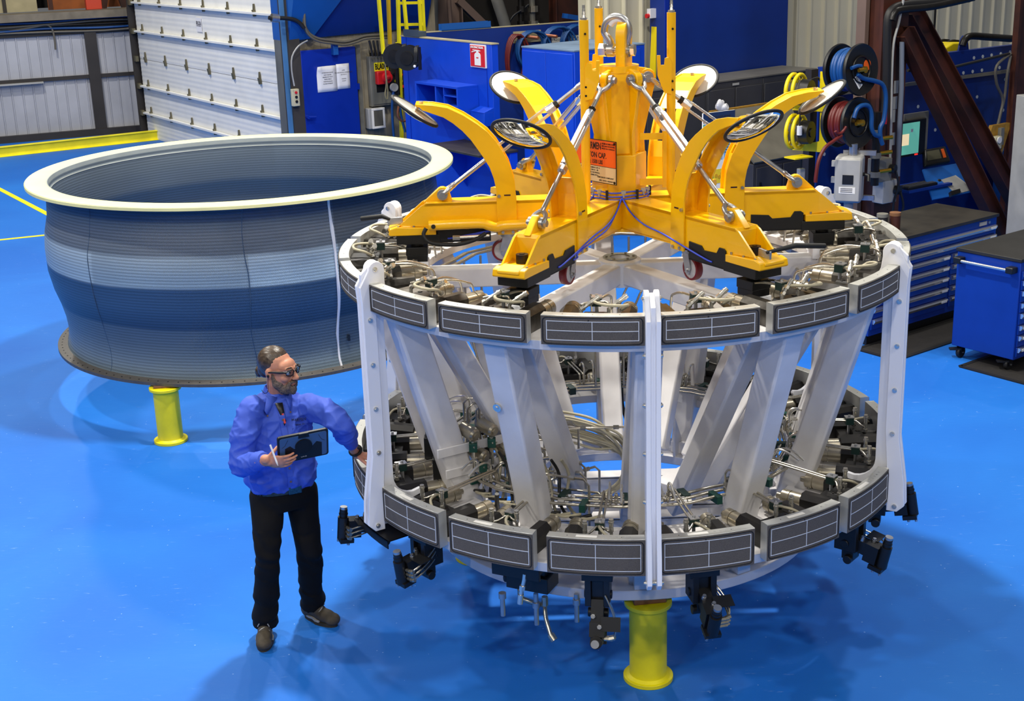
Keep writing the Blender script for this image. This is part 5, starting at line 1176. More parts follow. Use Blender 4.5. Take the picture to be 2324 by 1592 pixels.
# tall blue cabinet
co = on_z(1311, 553, 0); CF = Frame(co, -53.3); CF2 = Frame(co, 36.7)
wl = -CF.px(1184, 103)[0]; wr = CF2.px(1463, 101)[0]; hc = CF.px(1311, 115)[1]
t = thing('blue_cabinet', 'tall blue steel cabinet with dusty grey top behind the lifting frame', 'cabinet', co, CF.a)
dp = min(wr, 1.1)
m = MB(); m.bb(-wl, 0, 0, wr, 0.05, hc-.02); m.build('cabinet_body', BLUE, t, bevel=.006)
m = MB(); m.bb(-wl-.005, .005, -.005, wr+.005, hc-.02, hc); m.build('cabinet_top', mat('dusty_blue_top', (108, 130, 156), .6, var=.25, scale=3), t, bevel=.003)
xs = CF.px(1240, 110)[0]
for a, b in ((-wl+.02, xs-.004), (xs+.004, -.02)):
    m = MB(); m.bb(a, b, -.018, 0, .12, hc-.05); d_ = m.build('cabinet_door', BLUE, t, bevel=.003)
m = MB(); m.bb(xs+.04, xs+.06, -.05, -.018, hc*.45, hc*.52); m.build('door_handle', BLKM, t)
m = MB(); m.bb(.0, .012, .08, wr-.08, .12, hc-.06); m.build('side_door', BLUE, t, bevel=.003)
# roof space behind: dark wall, columns, pipes
HF = Frame(at_y(1162, 0, 24.5), 20)
struct(fpart('wall_back_2', HF, HF.px(905, 40, .3)[0], 2.2, 0, 9, .3, .5, DARKW))
def far_post(name, label, u0, u1, vb, y, mt, cat='column'):
    x0 = HF.px(u0, 20, y)[0]; x1 = HF.px(u1, 20, y)[0]; t = HF.thing(name, label, cat, (x0+x1)/2, y, 0); W = x1-x0
    m = MB(); m.bb(-W/2, W/2, -.02, .02, 0, 7); m.build('web', mt, t); 
    for s_ in (-1, 1): m = MB(); m.bb(s_*W/2-.012, s_*W/2+.012, -.16, .16, 0, 7); m.build('flange', mt, t)
far_post('steel_column', 'taupe painted steel column behind the yellow ladder', 986, 1042, 70, -.2, TAUP)
far_post('steel_column', 'dark brown rusty column left of the pale corrugated wall', 1255, 1325, 50, -.2, BRN)
a = HF.px(1040, 0, -.3); b = HF.px(1108, 66, -.3); m = MB(); m.beam(HF.w(a[0], -.3, a[1]), HF.w(b[0], -.3, b[1]), .16, .12); m.beam(HF.w(b[0], -.3, b[1]), HF.w(b[0]+.6, -.3, b[1]-.8), .16, .12); tag(m.build('diagonal_brace', TAUP), 'taupe diagonal brace next to the taupe column', 'brace')
for i, (u0, v0, u1, v1, r_, mt, lb) in enumerate(((1128, 0, 1148, 62, .10, GREY, 'thick grey insulated pipe leaning in the dark roof space'), (1019, 0, 1024, 68, .035, TAUP, 'thin pipe on the taupe steel column'), (981, 0, 981, 75, .10, GREY, 'grey vertical duct pipe left of the taupe column'))):
    a = HF.px(u0, v0, -.5); b = HF.px(u1, v1, -.5); d_ = Vector((b[0]-a[0], 0, b[1]-a[1]))
    m = MB(); m.tube([HF.w(a[0]-d_.x, -.5, a[1]-d_.z), HF.w(a[0], -.5, a[1]), HF.w(b[0], -.5, b[1]), HF.w(b[0]+d_.x, -.5, b[1]+d_.z)], r_, 12); tag(m.build('vertical_pipe', mt), lb, 'pipe')
for i, u in enumerate((1182, 1208)):
    x, z = HF.px(u, 20, -.4); t = HF.thing('valve_column', ('dark pipe with valves in the roof space, left of two', 'brassy pipe valve with a pale tag in the roof space, right of two')[i], 'valve', x, -.4, z-.4)
    m = MB(); m.cyl((0, 0, -1), (0, 0, 1.2), .05, n=10); m.build('pipe', BLKM if i == 0 else GREY, t)
    for k in range(3): m = MB(); m.cyl((0, -.04, .1+.25*k), (0, -.04, .2+.25*k), .09, n=8); m.build('valve_body', BLKM if i == 0 else CYLM, t)
    if i: m = MB(); m.ell((.06, -.1, .05), (.07, .02, .12), 10); m.build('valve_tag', mat('pale_green_tag', (206, 224, 190), .5), t, 60)
m = MB(); q = lambda u, v: (lambda p: HF.w(p[0], -.5, p[1]))(HF.px(u, v, -.5)); m.tube([q(1150, 60), q(1165, 36), q(1185, 22), q(1200, 10)], .02, 6, sub=4); tag_cable(m, 'roof_cable', 'thin dark cable looping between the roof space valves', CABLE)
m = MB(); a = HF.px(1282, 36, -.6); b = HF.px(1320, 42, -.6); m.beam(HF.w(a[0], -.6, a[1]), HF.w(b[0]+.5, -.6, b[1]-.1), .25, .08); tag(m.build('blue_beam', HBLU), 'short blue beam end before the dark brown column', 'beam')
# ------------------------------------------------------------------ pale corrugated wall, tall blue sheet, grey cabinets
WF = Frame(at_y(1853, 100, 20.6), 36.7)
wr_ = group_root('wall_right')
x0 = WF.px(1378, 60)[0]; x1 = WF.px(2400, 100)[0]
m = MB(); corr_sheet(m, WF, x0-.4, x1+1, 0, 9, .30, .045, y=.10, duty=.9); m.build('siding_sheet', CORR, wr_, 20)
fpart('wall_base', WF, x0-.4, x1+1, 0, 1.2, .02, .06, mat('wall_base_grey', (120, 116, 104), .6, var=.2), wr_)
x, z = WF.px(2122, 60); fpart('sheet_joint', WF, x-.015, x+.015, 0, 9, .0, .02, BLK, wr_)
# yellow straight edge leaning on the wall
xa, za = WF.px(1487, 40, -.1); xb, zb3 = WF.px(1476, 160, -.1)
t = WF.thing('straight_edge', 'long yellow straight edge with pale head leaning on the corrugated wall', 'tool', xb, -.1, zb3-.9)
m = MB(); m.beam((0, 0, 0), (xa-xb, 0, za-zb3+.9), .10, .03); m.build('blade', YREEL, t); m = MB(); m.bb(xa-xb-.12, xa-xb+.08, -.04, .03, za-zb3+.9, za-zb3+1.02); m.build('head', PAPER, t); m = MB(); m.cyl((xa-xb-.16, 0, za-zb3+.93), (xa-xb-.10, 0, za-zb3+.93), .03, n=10); m.build('red_knob', RED, t)
xs0, _ = WF.px(1508, 80, -.30); xs1, _ = WF.px(1787, 80, -.30)
t = WF.thing('blue_wall_cabinet', 'very tall dark blue steel cabinet behind the low grey cupboards', 'cabinet', xs0, -.30, 0)
m = MB(); m.bb(0, xs1-xs0, 0, .28, 0, 4.6); m.build('cabinet_body', DBLU, t, bevel=.006)
m = MB(); m.bb(0, .07, -.012, 0, 0, 4.6); m.build('corner_strip', DOORB, t); m = MB(); m.bb(.09, xs1-xs0-.02, -.008, 0, .05, 4.55); m.build('front_sheet', DBLU, t)
# low grey cupboards
gp = on_z(1853, 155, 1.75); GF = Frame(gp, 36.7)
gl = GF.px(1732, 172)[0]; g0 = GF.px(1440, 210)[0]
def cupboard(x0, x1, lb, sub):
    t = GF.thing('grey_cupboard', lb, 'cupboard', x0, 0, 0); W = x1-x0
    m = MB(); m.bb(0, W-.008, 0, .62, 0, 1.73); m.build('cupboard_body', DGRY, t, bevel=.004)
    m = MB(); m.bb(-.006, W-.002, -.012, .625, 1.73, 1.752); m.build('cupboard_top', mat('cupboard_top', (104, 102, 96), .5, var=.15, scale=3) if 'cupboard_top' not in MATS else MATS['cupboard_top'], t, bevel=.003)
    n = 2
    for i in range(n):
        m = MB(); m.bb(.02+i*(W-.03)/n, (i+1)*(W-.03)/n, -.016, 0, .08, 1.64); d_ = m.build('cupboard_door', DGRY, t, bevel=.004)
        xx = (i+1)*(W-.03)/n-.05 if i == 0 else .02+i*(W-.03)/n+.05
        m = MB(); m.bb(xx-.012, xx+.012, -.04, -.016, .95, 1.15); m.build('handle', BLK, d_)
    m = MB(); m.bb(W*.5-.06, W*.5+.06, -.016, -.012, 1.67, 1.70); m.build('name_badge', LGRY, t)
gw = -gl
cupboard(gl, 0, 'dark grey low steel cupboard at the right end, before the corrugated wall', 1)
cupboard(gl*2, gl, 'dark grey low steel cupboard in the middle, partly behind the back right mirror', 1)
cupboard(gl*3, gl*2, 'dark grey low steel cupboard mostly hidden behind the yellow mast', 1)
# sloping grey bench sheet with wood edge and a rag on it
ba = GF.px(1600, 265, -.9); 
yb = -.35
xl, zt1 = GF.px(1615, 258, yb); xr2, zt2 = GF.px(1790, 228, yb); zt1 = (zt1+zt2)/2
xr3, zf = GF.px(1845, 345, yb-.75)
t = GF.thing('sloping_bench', 'dark bench cabinet with a sloping grey worn sheet and wooden rear edge', 'bench', xl, yb, 0)
W = xr2-xl
m = MB(); m.add([(0, 0, zt1), (W, 0, zt1), (xr3-xl, -.75, zf), (.0, -.75, zf), (0, .02, zt1-.02), (W, .02, zt1-.02), (xr3-xl, -.74, zf-.02), (0, -.74, zf-.02)], [(0, 3, 2, 1), (4, 5, 6, 7), (0, 1, 5, 4), (1, 2, 6, 5), (2, 3, 7, 6), (3, 0, 4, 7)])
m.build('sloping_sheet', mat('worn_sheet_grey', (104, 100, 88), .6, var=.3, scale=2.5), t, 10)
m = MB(); m.bb(0, W, 0, .05, zt1-.03, zt1+.02); m.build('wood_edge', WOOD, t)
m = MB(); m.bb(0, xr3-xl-.05, -.73, .05, .05, zf-.03); m.build('bench_cabinet', DGRY, t, bevel=.004)
for i in range(2): m = MB(); a = .05+i*(xr3-xl-.1)/2; m.bb(a, a+(xr3-xl-.15)/2, -.745, -.73, .12, zf-.08); d_ = m.build('bench_door', DGRY, t, bevel=.003); m = MB(); m.bb(a+.05, a+.07, -.765, -.745, zf*.45, zf*.7); m.build('handle', BLK, d_)
x, z = GF.px(1634, 246, yb); t = GF.thing('white_rag', 'crumpled white rag lying on the wooden edge of the sloping bench', 'rag', x, yb, zt1+.02)
m = MB(); m.ell((0, 0, .05), (.075, .05, .075), 18); m.v = [tuple(Vector(p)*(1+.5*noise.noise(Vector(p)*13))) for p in m.v]; m.build('rag_cloth', PAPER, t, 25)
m = MB(); m.ell((.05, -.02, .03), (.06, .05, .05), 14); m.v = [tuple(Vector(p)*(1+.5*noise.noise(Vector(p)*14+Vector((3, 1, 2))))) for p in m.v]; m.build('rag_fold', PAPER, t, 25)
# pictogram poster on a board before the bench
PFm = Frame(at_y(1625, 430, 15.2), 30)
x0, z1 = PFm.px(1596, 258); x1, _ = PFm.px(1668, 262); _, z0 = PFm.px(1640, 432)
t = PFm.thing('safety_poster', 'tall safety poster board with blue and yellow pictogram panels behind the front right arm', 'poster', x0, 0, 0); W, H = x1-x0, z1-z0
m = MB(); m.bb(0, W, 0, .02, z0, z1); m.build('poster_board', SIGNW, t)
PBL = mat('poster_blue', (120, 176, 224), .6); PNV = mat('poster_navy', (20, 48, 92), .6); PGR = mat('poster_green', (72, 176, 82), .6); PYL = mat('poster_yellow', (240, 206, 40), .6)
for a, b, c, d, mt in ((0, 1, .88, 1, PNV), (0, .3, .74, .86, PGR), (.02, .42, .70, .86, PBL), (.30, .62, .40, .62, PBL), (.24, .34, .33, .62, PGR), (.34, .66, .10, .28, PYL), (.24, .34, .04, .28, PGR), (.02, .3, .04, .3, PYL), (.66, .98, .40, .62, PBL)):
    m = MB(); m.bb(a*W, b*W, -.003, 0, z0+c*H, z0+d*H); m.build('poster_panel', mt, t)
for a, c in ((.40, .56), (.45, .45), (.50, .50), (.42, .20), (.52, .18), (.60, .22), (.55, .68), (.62, .72)): m = MB(); m.cyl((a*W, -.003, z0+c*H), (a*W, -.006, z0+c*H), .022, n=14); m.build('pictogram', PAPER if c > .3 else mat('pic_amber', (214, 160, 20), .6) if 'pic_amber' not in MATS else MATS['pic_amber'], t)
m = MB(); m.text('Chaussures', .06, (W*.5, -.005, z0+.94*H), (1, 0, 0), (0, 0, 1), .002, 'CENTER', W*.7)
for k in range(5): m.bb(W*.68, W*(.86-.03*(k % 2)), -.005, -.003, z0+H*(.60-.03*k), z0+H*(.608-.03*k))
o = m.build('poster_lettering', INK, t); o['kind'] = 'stuff'
m = MB(); m.bb(W*.2, W*.25, .02, .06, 0, z0+.2); m.build('leg', DGRY, t); m = MB(); m.bb(W*.75, W*.8, .02, .06, 0, z0+.2); m.build('leg', DGRY, t)
# ------------------------------------------------------------------ yellow cable reels on a dark post
RF = Frame(at_y(1845, 300, 15.6), 30)
xp0 = RF.px(1838, 300)[0]; xp1 = RF.px(1852, 300)[0]
t = RF.thing('reel_post', 'dark steel post carrying the two yellow cable reels', 'post', (xp0+xp1)/2, .0, 0)
ztp = RF.px(1845, 158)[1]
m = MB(); m.bb(-.05, .05, 0, .10, 0, ztp); m.build('post_tube', DKF, t); m = MB(); m.bb(-.12, .12, -.05, .15, 0, .02); m.build('foot_plate', DKF, t)
for i, (u, v) in enumerate(((1822, 207), (1822, 300))):
    x, z = RF.px(u, v, -.22); t = RF.thing('cable_reel', ('yellow spring cable reel on the dark post, upper of two', 'yellow spring cable reel with hanging handset on the dark post, lower of two')[i], 'cable reel', x, -.22, z)
    ax = Vector((.39, -.92, 0)).normalized()
    for s_, r_ in ((-.12, .20), (-.04, .20)):
        m = MB(); m.torus(ax*s_, ax, r_-.02, .022, 32, 8); d_ = m.build('reel_ring', YREEL, t, 60)
        for k in range(6): e1 = ax.cross(Vector((0, 0, 1))).normalized(); m = MB(); tt = PI/3*k; m.beam(ax*s_, ax*s_+(e1*math.cos(tt)+Vector((0, 0, 1))*math.sin(tt))*(r_-.02), .03, .012, up=ax); m.build('spoke', YREEL, d_)
    m = MB(); m.cyl(ax*-.13, ax*.0, .12, n=24); m.build('cable_drum', GCABLE, t, 40)
    m = MB(); m.cyl(ax*.0, ax*.10, .135, .125, n=24); m.build('spring_housing', BLK, t, 40)
    m = MB(); m.cyl(ax*.10, ax*.112, .05, n=12); m.build('housing_cap', BLKM, t, 40)
    m = MB(); m.prism([(-.20, -.24), (.16, -.24), (.22, -.16), (.22, .20), (.12, .20), (.12, -.12), (-.20, -.20)], -.006, .006, (ax, Vector((0, 0, 1)), ax.cross(Vector((0, 0, 1))), ax.cross(Vector((0, 0, 1)))*-.18)); m.build('reel_bracket', YREEL, t)
    if i == 0:
        m = MB(); m.tube([(.02, -.02, .10), (.16, -.05, .14), (.30, .05, .08), (.5, .1, .02)], .01, 6, sub=4); m.build('reel_cable', CABLE, t, 60)
        m = MB(); m.tube([(-.12, -.1, -.24), (-.12, -.1, -.36)], .008, 6); m.build('hang_wire', CABLE, t); m = MB(); m.cyl((-.12, -.1, -.36), (-.12, -.1, -.46), .03, n=10); m.build('strain_relief', PAPER, t)
    else:
        m = MB(); m.tube([(-.10, -.1, -.24), (-.10, -.1, -.38)], .008, 6); m.build('hang_wire', CABLE, t); m = MB(); m.bb(-.14, -.06, -.13, -.07, -.54, -.38); m.build('handset', LGRY, t, bevel=.01)
        m = MB(); m.bb(-.28, -.02, -.2, -.02, -.255, -.24); m.build('cable_guide', YREEL, t)
# ------------------------------------------------------------------ brown column with number 2 and its two braces
KF2 = Frame(on_z(1997, 520, .35), 33)
kx0, kx1, kx2 = KF2.px(1948, 60)[0], KF2.px(2000, 60)[0], KF2.px(2058, 60)[0]
kb = KF2.px(1996, 60)[0]
t = KF2.thing('column_with_number', 'brown primed steel column stencilled with a yellow 2 at the right', 'column', 0, 0)
wx_ = [KF2.px(u_, 60, .25)[0] for u_ in (1951, 1961, 2004)]
m = MB(); m.bb(wx_[0], wx_[1]-.01, .17, .30, 0, 8); m.build('flange', TAUP, t); m = MB(); m.bb(wx_[1]-.01, wx_[2]+.15, .25, .28, 0, 8); m.build('web', BRN, t)
m = MB(); m.bb(kx1, kx2, -.02, .02, 0, 8); m.build('flange', BRN, t); m = MB(); m.bb(kx1+.02, kx1+.05, .02, .25, 0, 8); m.build('flange', BRN, t)
xn, zn = KF2.px(1991, 53, .25)
m = MB(); m.text('2', .30, (xn, .246, zn), (1, 0, 0), (0, 0, 1), .004, 'CENTER', .13, off=.010); m.bb(xn-.13, xn-.11, .243, .25, zn-.16, zn+.12); m.build('stencil_number', mat('stencil_yellow', (206, 158, 26), .6), t)
def brace(u0, v0, u1, v1, y, wd, lb):
    a = KF2.px(u0, v0, y); b = KF2.px(u1, v1, y-.1); t = KF2.thing('diagonal_brace', lb, 'brace', a[0], y, 0)
    A, B = Vector((0, 0, a[1])), Vector((b[0]-a[0], -.1, b[1])); e = (B-A)
    B = A+e*(A.z/(A.z-B.z)) if B.z < A.z else B
    m = MB(); m.beam(A, B, wd, .02, up=(0, 1, 0)); m.build('web', BRN, t)
    sd = e.normalized().cross(Vector((0, 1, 0)))
    for s_ in (-1, 1): m = MB(); m.beam(A+sd*s_*wd/2, B+sd*s_*wd/2, .16, .014, up=sd); m.build('flange', BRN, t)
brace(2052, 72, 2250, 478, -.10, .17, 'dark brown diagonal brace from the numbered column, left of two')
brace(2068, 20, 2318, 478, .10, .17, 'dark brown diagonal brace from the numbered column, right of two')
x0 = KF2.px(2306, 100, .3)[0]; x1 = KF2.px(2380, 100, -.1)[0]
t = KF2.thing('right_column', 'dark brown steel column at the right edge behind the grey locker', 'column', x0, .3, 0)
m = MB(); m.bb(0, .05, -.02, .06, 0, 8); m.build('flange', BRN, t); m = MB(); m.bb(.05, .8, .0, .04, 0, 8); m.build('web', BRN, t)
# blue perforated panel behind the braces
PX0 = KF2.px(1858, 260, .9)[0]; pz0 = KF2.px(2066, 132, .9); pz1 = KF2.px(2296, 98, .9)
t = KF2.thing('perforated_panel', 'large dark blue perforated steel panel behind the brown braces', 'panel', PX0, .9, 0)
W = KF2.px(2300, 100, .9)[0]-PX0+.3; H = (pz0[1]+pz1[1])/2
m = MB(); m.bb(0, W, 0, .04, 0, H-.30); m.build('panel_sheet', DBLU, t); m = MB(); m.bb(0, W, -.04, .04, H-.30, H); m.build('panel_top_band', DBLU, t)
m = MB(); m.bb(0, W, -.07, -.04, H-.34, H-.30); m.build('panel_rail', GREY, t)
m = MB(); rr = random.Random(5); X0 = PX0
for (u, v) in ((2090, 148), (2204, 131), (2224, 128), (2244, 125), (2265, 122), (2286, 118), (2180, 165), (2201, 162), (2222, 159), (2262, 153), (2083, 242), (2217, 220), (2214, 250), (2100, 298), (2122, 295), (2244, 365), (2205, 350), (1870, 350), (2276, 250), (2280, 180)):
    x, z = KF2.px(u, v, .9); dy = -.042 if z > H-.3 else -.002
    m.cyl((x-X0, dy, z), (x-X0, dy-.004, z), .022, n=8)
o = m.build('panel_hole', mat('pale_hole', (206, 214, 220), .6), t); o['kind'] = 'stuff'
xe, ze = KF2.px(2186, 108, .9); m = MB(); m.prism([(-.1, 0), (.1, 0), (.06, .16), (.02, .20), (-.02, .20), (-.06, .16)], -.012, .012, (Vector((1, 0, 0)), Vector((0, 0, 1)), Vector((0, -1, 0)), Vector((xe-X0, 0, H-.02)))); m.build('lifting_ear', DBLU, t)
m = MB(); m.bb(KF2.px(2290, 330, .9)[0]-X0-.4, W+.8, -.3, -.1, 0, KF2.px(2290, 330, .9)[1]); m.build('low_panel', HBLU, t)
for i, u in enumerate((2120, 2160)):
    x, z = KF2.px(u, 113, 1.25); t = KF2.thing('spool_top', ('black spool disc peeping over the blue panel, left one', 'black spool disc peeping over the blue panel, right one')[i], 'spool', x, 1.25, H-.22)
    for y_ in (-.03, .12): m = MB(); m.cyl((0, y_, .0), (0, y_+.03, .0), .32, n=24); m.build('spool_disc', BLK, t, 40)
    m = MB(); m.cyl((0, 0, 0), (0, .12, 0), .24, n=20); m.build('spool_core', YREEL, t, 40)
x, z = KF2.px(2140, 116, 1.3); t = KF2.thing('yellow_cover', 'bright yellow cover peeping over the blue panel between the spools', 'cover', x, 1.3, H-.3); m = MB(); m.prism([(-.3, 0), (.3, 0), (.25, .36), (-.05, .38), (-.28, .30)], 0, .2, (Vector((1, 0, 0)), Vector((0, 0, 1)), Vector((0, -1, 0)), Vector((0, 0, 0)))); m.build('cover_body', YREEL, t, bevel=.02); m = MB(); m.bb(-.3, .3, -.21, -.2, .0, .06); m.build('cover_band', BLK, t)
# big hose reels on the column
for i, (u, v, r_, mt, lb) in enumerate(((1930, 158, .26, BLH, 'large black hose reel with blue hose on the numbered column, upper of two'), (1924, 278, .26, RHOSE, 'large black hose reel with red hose on the numbered column, lower of two'))):
    x, z = KF2.px(u, v, -.38); t = KF2.thing('hose_reel', lb, 'hose reel', x, -.38, z)
    ax = Vector((.07, -1.0, .06)).normalized(); e1 = ax.cross(Vector((0, 0, 1))).normalized(); e2 = ax.cross(e1)
    for s_ in (-.13, .13):
        m = MB()
        Rm = Matrix((e1, e2, ax)).transposed().to_4x4(); Rm.translation = ax*s_; m.T = Rm
        m.lathe([(.05, -.006), (r_-.03, -.006), (r_, -.02), (r_+.008, 0), (r_, .02), (r_-.03, .006), (.05, .006)], 40, closed=True); m.build('reel_disc', BLK, t, 40)
    for k in range(5): m = MB(); m.torus(ax*(-.085+.042*k), ax, r_*.74+.010*(k % 2), .023, 32, 8); m.build('hose_turn', mt, t, 60)
    m = MB(); m.cyl(ax*-.12, ax*.12, r_*.62, n=24); m.build('reel_drum', BLK, t, 40)
    m = MB(); m.torus(ax*.142, ax, r_*.52, .010, 32, 6); m.build('disc_bead', BLKM, t, 60)
    m = MB(); m.cyl(ax*.13, ax*.20, .035, n=12); m.cyl(ax*.19, ax*.19+e1*.10, .02, n=8); m.build('swivel', BRASS, t, 40)
    m = MB(); m.bb(-.05, .35, .12, .30, -.10, .10); m.build('reel_bracket', DKF, t)
    if i == 0:
        m = MB(); m.cyl(ax*.1365-e1*.20*1+e2*(-.10), ax*.139-e1*.20+e2*(-.10), .05, n=20) if 0 else m.cyl(ax*.136+e1*-.10+e2*-.04, ax*.139+e1*-.10+e2*-.04, .055, n=20); m.build('orange_sticker', SIGNO, t)
        m = MB(); c = ax*.139+e1*.05+e2*.12; m.box(c, (.14, .07, .003), Matrix((e1*.6+e2*-.8, e1*.8+e2*.6, ax)).transposed()); m.build('maker_sticker', SIGNW, t)
        m = MB(); m.text('REELMAX', .045, ax*.142+e1*.05+e2*.12, e1*.6-e2*.8, -(e1*.8+e2*.6)*-1 if 0 else (ax.cross(e1*.6-e2*.8)), .001, 'CENTER', .12); m.build('sticker_lettering', INK, t)
# blue jumper hoses, valves, conduit
q = lambda u, v, y=-.55: (lambda p: KF2.w(p[0], y, p[1]))(KF2.px(u, v, y))
for pts, mt, r_, lb in (([(1932, 155), (1945, 150), (1955, 150)], BLH, .02, 'short blue elbow hose at the upper reel hub'), ([(1947, 168), (1960, 178), (1985, 184), (2003, 192), (2010, 215), (2009, 250), (2005, 275), (1998, 290), (1998, 310), (2003, 328)], BLH, .024, 'blue jumper hose from the upper reel down to the manifold'),
                        ([(1938, 268), (1945, 248), (1958, 239), (1972, 242), (1978, 262), (1978, 290), (1985, 305), (1996, 309)], BLH, .024, 'blue jumper hose arching from the lower reel to the manifold'), ([(1920, 288), (1910, 302), (1900, 304), (1896, 298)], RHOSE, .016, 'red hose tail curling at the lower reel hub'),
                        ([(1910, 308), (1890, 322), (1872, 336), (1858, 365), (1852, 400), (1851, 414)], RHOSE, .02, 'dark red hose hanging down left of the grey disconnect box')):
    m = MB(); m.tube([q(*p) for p in pts], r_, 8, sub=4); tag_cable(m, 'jumper_hose', lb, mt, 'hose')
m = MB(); m.tube([q(2012, -8, -.1), q(2013, 60, -.1), q(2012, 150, -.1), q(2008, 240, -.1), q(1998, 280, -.1), q(1975, 302, -.1), q(1950, 318, -.1), q(1940, 330, -.1), q(1938, 345, -.1)], .05, 10, sub=4) if 0 else m.tube([q(2200, -4, -.1), q(2120, 6, -.1), q(2060, 10, -.1), q(2030, 18, -.1), q(2016, 38, -.1), q(2013, 90, -.1), q(2012, 180, -.1), q(2006, 270, -.1), q(1985, 300, -.1), q(1955, 316, -.1), q(1941, 332, -.1), q(1938, 350, -.1)], .045, 10, sub=4)
tag_cable(m, 'power_conduit', 'thick dark flexible conduit running down the numbered column to the disconnect box', CABLE, 'conduit')
m = MB(); m.tube([q(2210, -6, -.14), q(2120, 14, -.14), q(2046, 22, -.14), q(2030, 30, -.14), q(2024, 46, -.14)], .04, 10, sub=4); tag_cable(m, 'elbow_conduit', 'dark metal conduit with elbow at the top of the numbered column', BLKM, 'conduit')
m = MB(); m.tube([q(2047, 95, -.12), q(2046, 200, -.12), q(2040, 320, -.12), q(2037, 400, -.12)], .028, 8); tag_cable(m, 'grey_conduit', 'straight grey conduit on the right edge of the numbered column', mat('conduit_grey', (112, 120, 134), .45), 'conduit')
m = MB(); m.tube([q(2050, 0, -.13), q(2040, 50, -.13), q(2028, 100, -.13), q(2024, 180, -.13), q(2022, 300, -.13), q(2020, 370, -.13)], .014, 6, sub=4); tag_cable(m, 'pale_cable', 'thin pale cable running down the middle of the numbered column', LGRY)
for pts, lb in (([(2060, 160), (2120, 162), (2190, 146), (2290, 122)], 'dark cable sagging across the top of the blue perforated panel'), ([(2294, 122), (2262, 150), (2262, 190), (2276, 225), (2270, 260), (2262, 292)], 'grey cable looping down to the wooden switch board, left one'), ([(2294, 126), (2286, 170), (2280, 220), (2270, 262), (2264, 292)], 'grey cable dropping to the wooden switch board, right one')):
    m = MB(); m.tube([q(*p, y=.35) for p in pts], .018, 7, sub=5); tag_cable(m, 'wall_cable', lb, GCABLE if 'grey' in lb else CABLE)
m = MB(); m.tube([q(2184, 104, .8), q(2190, 90, .8), q(2204, 82, .8), q(2240, 84, .8), q(2296, 88, .8)], .045, 8, sub=4); tag_cable(m, 'arched_conduit', 'dark conduit arching over the blue perforated panel', BLKM, 'conduit')
# disconnect box
x0, z1 = KF2.px(1910, 358, -.55); x1, z0 = KF2.px(1948, 455, -.55)
pbx = at_y(1929, 455, KF2.w((x0+x1)/2, -.35).y); t = thing('disconnect_box', 'light grey electrical disconnect box with small window on the numbered column', 'electrical box', (pbx.x, pbx.y, z0), R(-22)); W, H = .28, z1-z0
Rb = Matrix.Rotation(R(-8), 4, 'Z')
m = MB(); m.bb(-W/2, W/2, -.24, 0, 0, H); m.build('box_body', LGRY, t, bevel=.03); m = MB(); m.bb(-W/2+.01, W/2-.01, -.265, -.24, .02, H-.02); m.build('box_cover', LGRY, t, bevel=.012)
m = MB(); m.bb(-W*.18, W*.22, -.270, -.265, H*.42, H*.62); m.build('box_window', BLK, t); m = MB(); m.bb(-W*.3, W*.3, -.268, -.265, H*.22, H*.36); m.build('box_label', SIGNW, t); m = MB()
for k in range(3): m.bb(-W*.24, W*.2, -.270, -.268, H*(.25+.035*k), H*(.262+.035*k))
m.build('label_print', INK, t)
for z_ in (.12, .5, .85): m = MB(); m.bb(-W/2-.03, -W/2+.01, -.25, -.20, H*z_-.03, H*z_+.03); m.build('hinge', LGRY, t)
m = MB(); m.tube([(W/2, -.12, H*.6), (W/2+.06, -.14, H*.58), (W/2+.06, -.16, H*.46)], .02, 8); m.build('lever', BLK, t); m = MB(); m.cyl((W*.1, -.12, H), (W*.1, -.12, H+.12), .045, n=14); m.build('conduit_hub', GALV, t)
m = MB(); m.cyl((0, -.1, -.16), (0, -.1, 0), .05, n=14); m.build('conduit_stub', LGRY, t)
for z_ in (.03, H+.02): m = MB(); m.bb(-W*.3, W*.9, -.05, .0, z_-.03, z_+.02); m.build('strut_channel', GALV, t)
# manifold with brass valves, receptacles
x, z = KF2.px(2001, 340, -.3); t = KF2.thing('air_manifold', 'vertical air manifold with brass taps on the numbered column', 'manifold', x, -.22, z-.35)
m = MB(); m.cyl((0, 0, -.05), (0, 0, .75), .045, n=12); m.build('manifold_pipe', BLKM, t)
for z_ in (.04, .25, .50): m = MB(); m.cyl((0, 0, z_), (0, 0, z_+.06), .06, n=10); m.build('pipe_union', GREY, t)
for z_ in (.10, .30, .46): m = MB(); m.cyl((.03, -.03, z_), (.16, -.08, z_+.01), .022, n=8); m.build('brass_tap', BRASS, t)
m = MB(); m.cyl((.06, -.06, .62), (.06, -.06, .82), .016, n=8); m.build('red_valve_handle', RED, t)
for i, (u, v) in enumerate(((2020, 389), (2031, 437))):
    x, z = KF2.px(u, v, -.25); t = KF2.thing('receptacle_box', ('grey receptacle box with black plugs on the numbered column', 'small grey switch box low on the numbered column edge')[i], 'electrical box', x, -.02, z-.13)
    m = MB(); m.bb(-.11, .11, -.16, 0, 0, .26); m.build('box_body', GREY if i == 0 else LGRY, t, bevel=.008); m = MB(); m.cyl((.08, -.16, .14), (.10, -.22, .14), .05, n=12); m.build('plug', BLK, t)
    m = MB(); m.tube([(.10, -.22, .12), (.14, -.24, -.05), (.12, -.20, -.25), (.12, -.2, -.7)], .015, 6, sub=4); m.build('plug_cord', CABLE, t, 60)
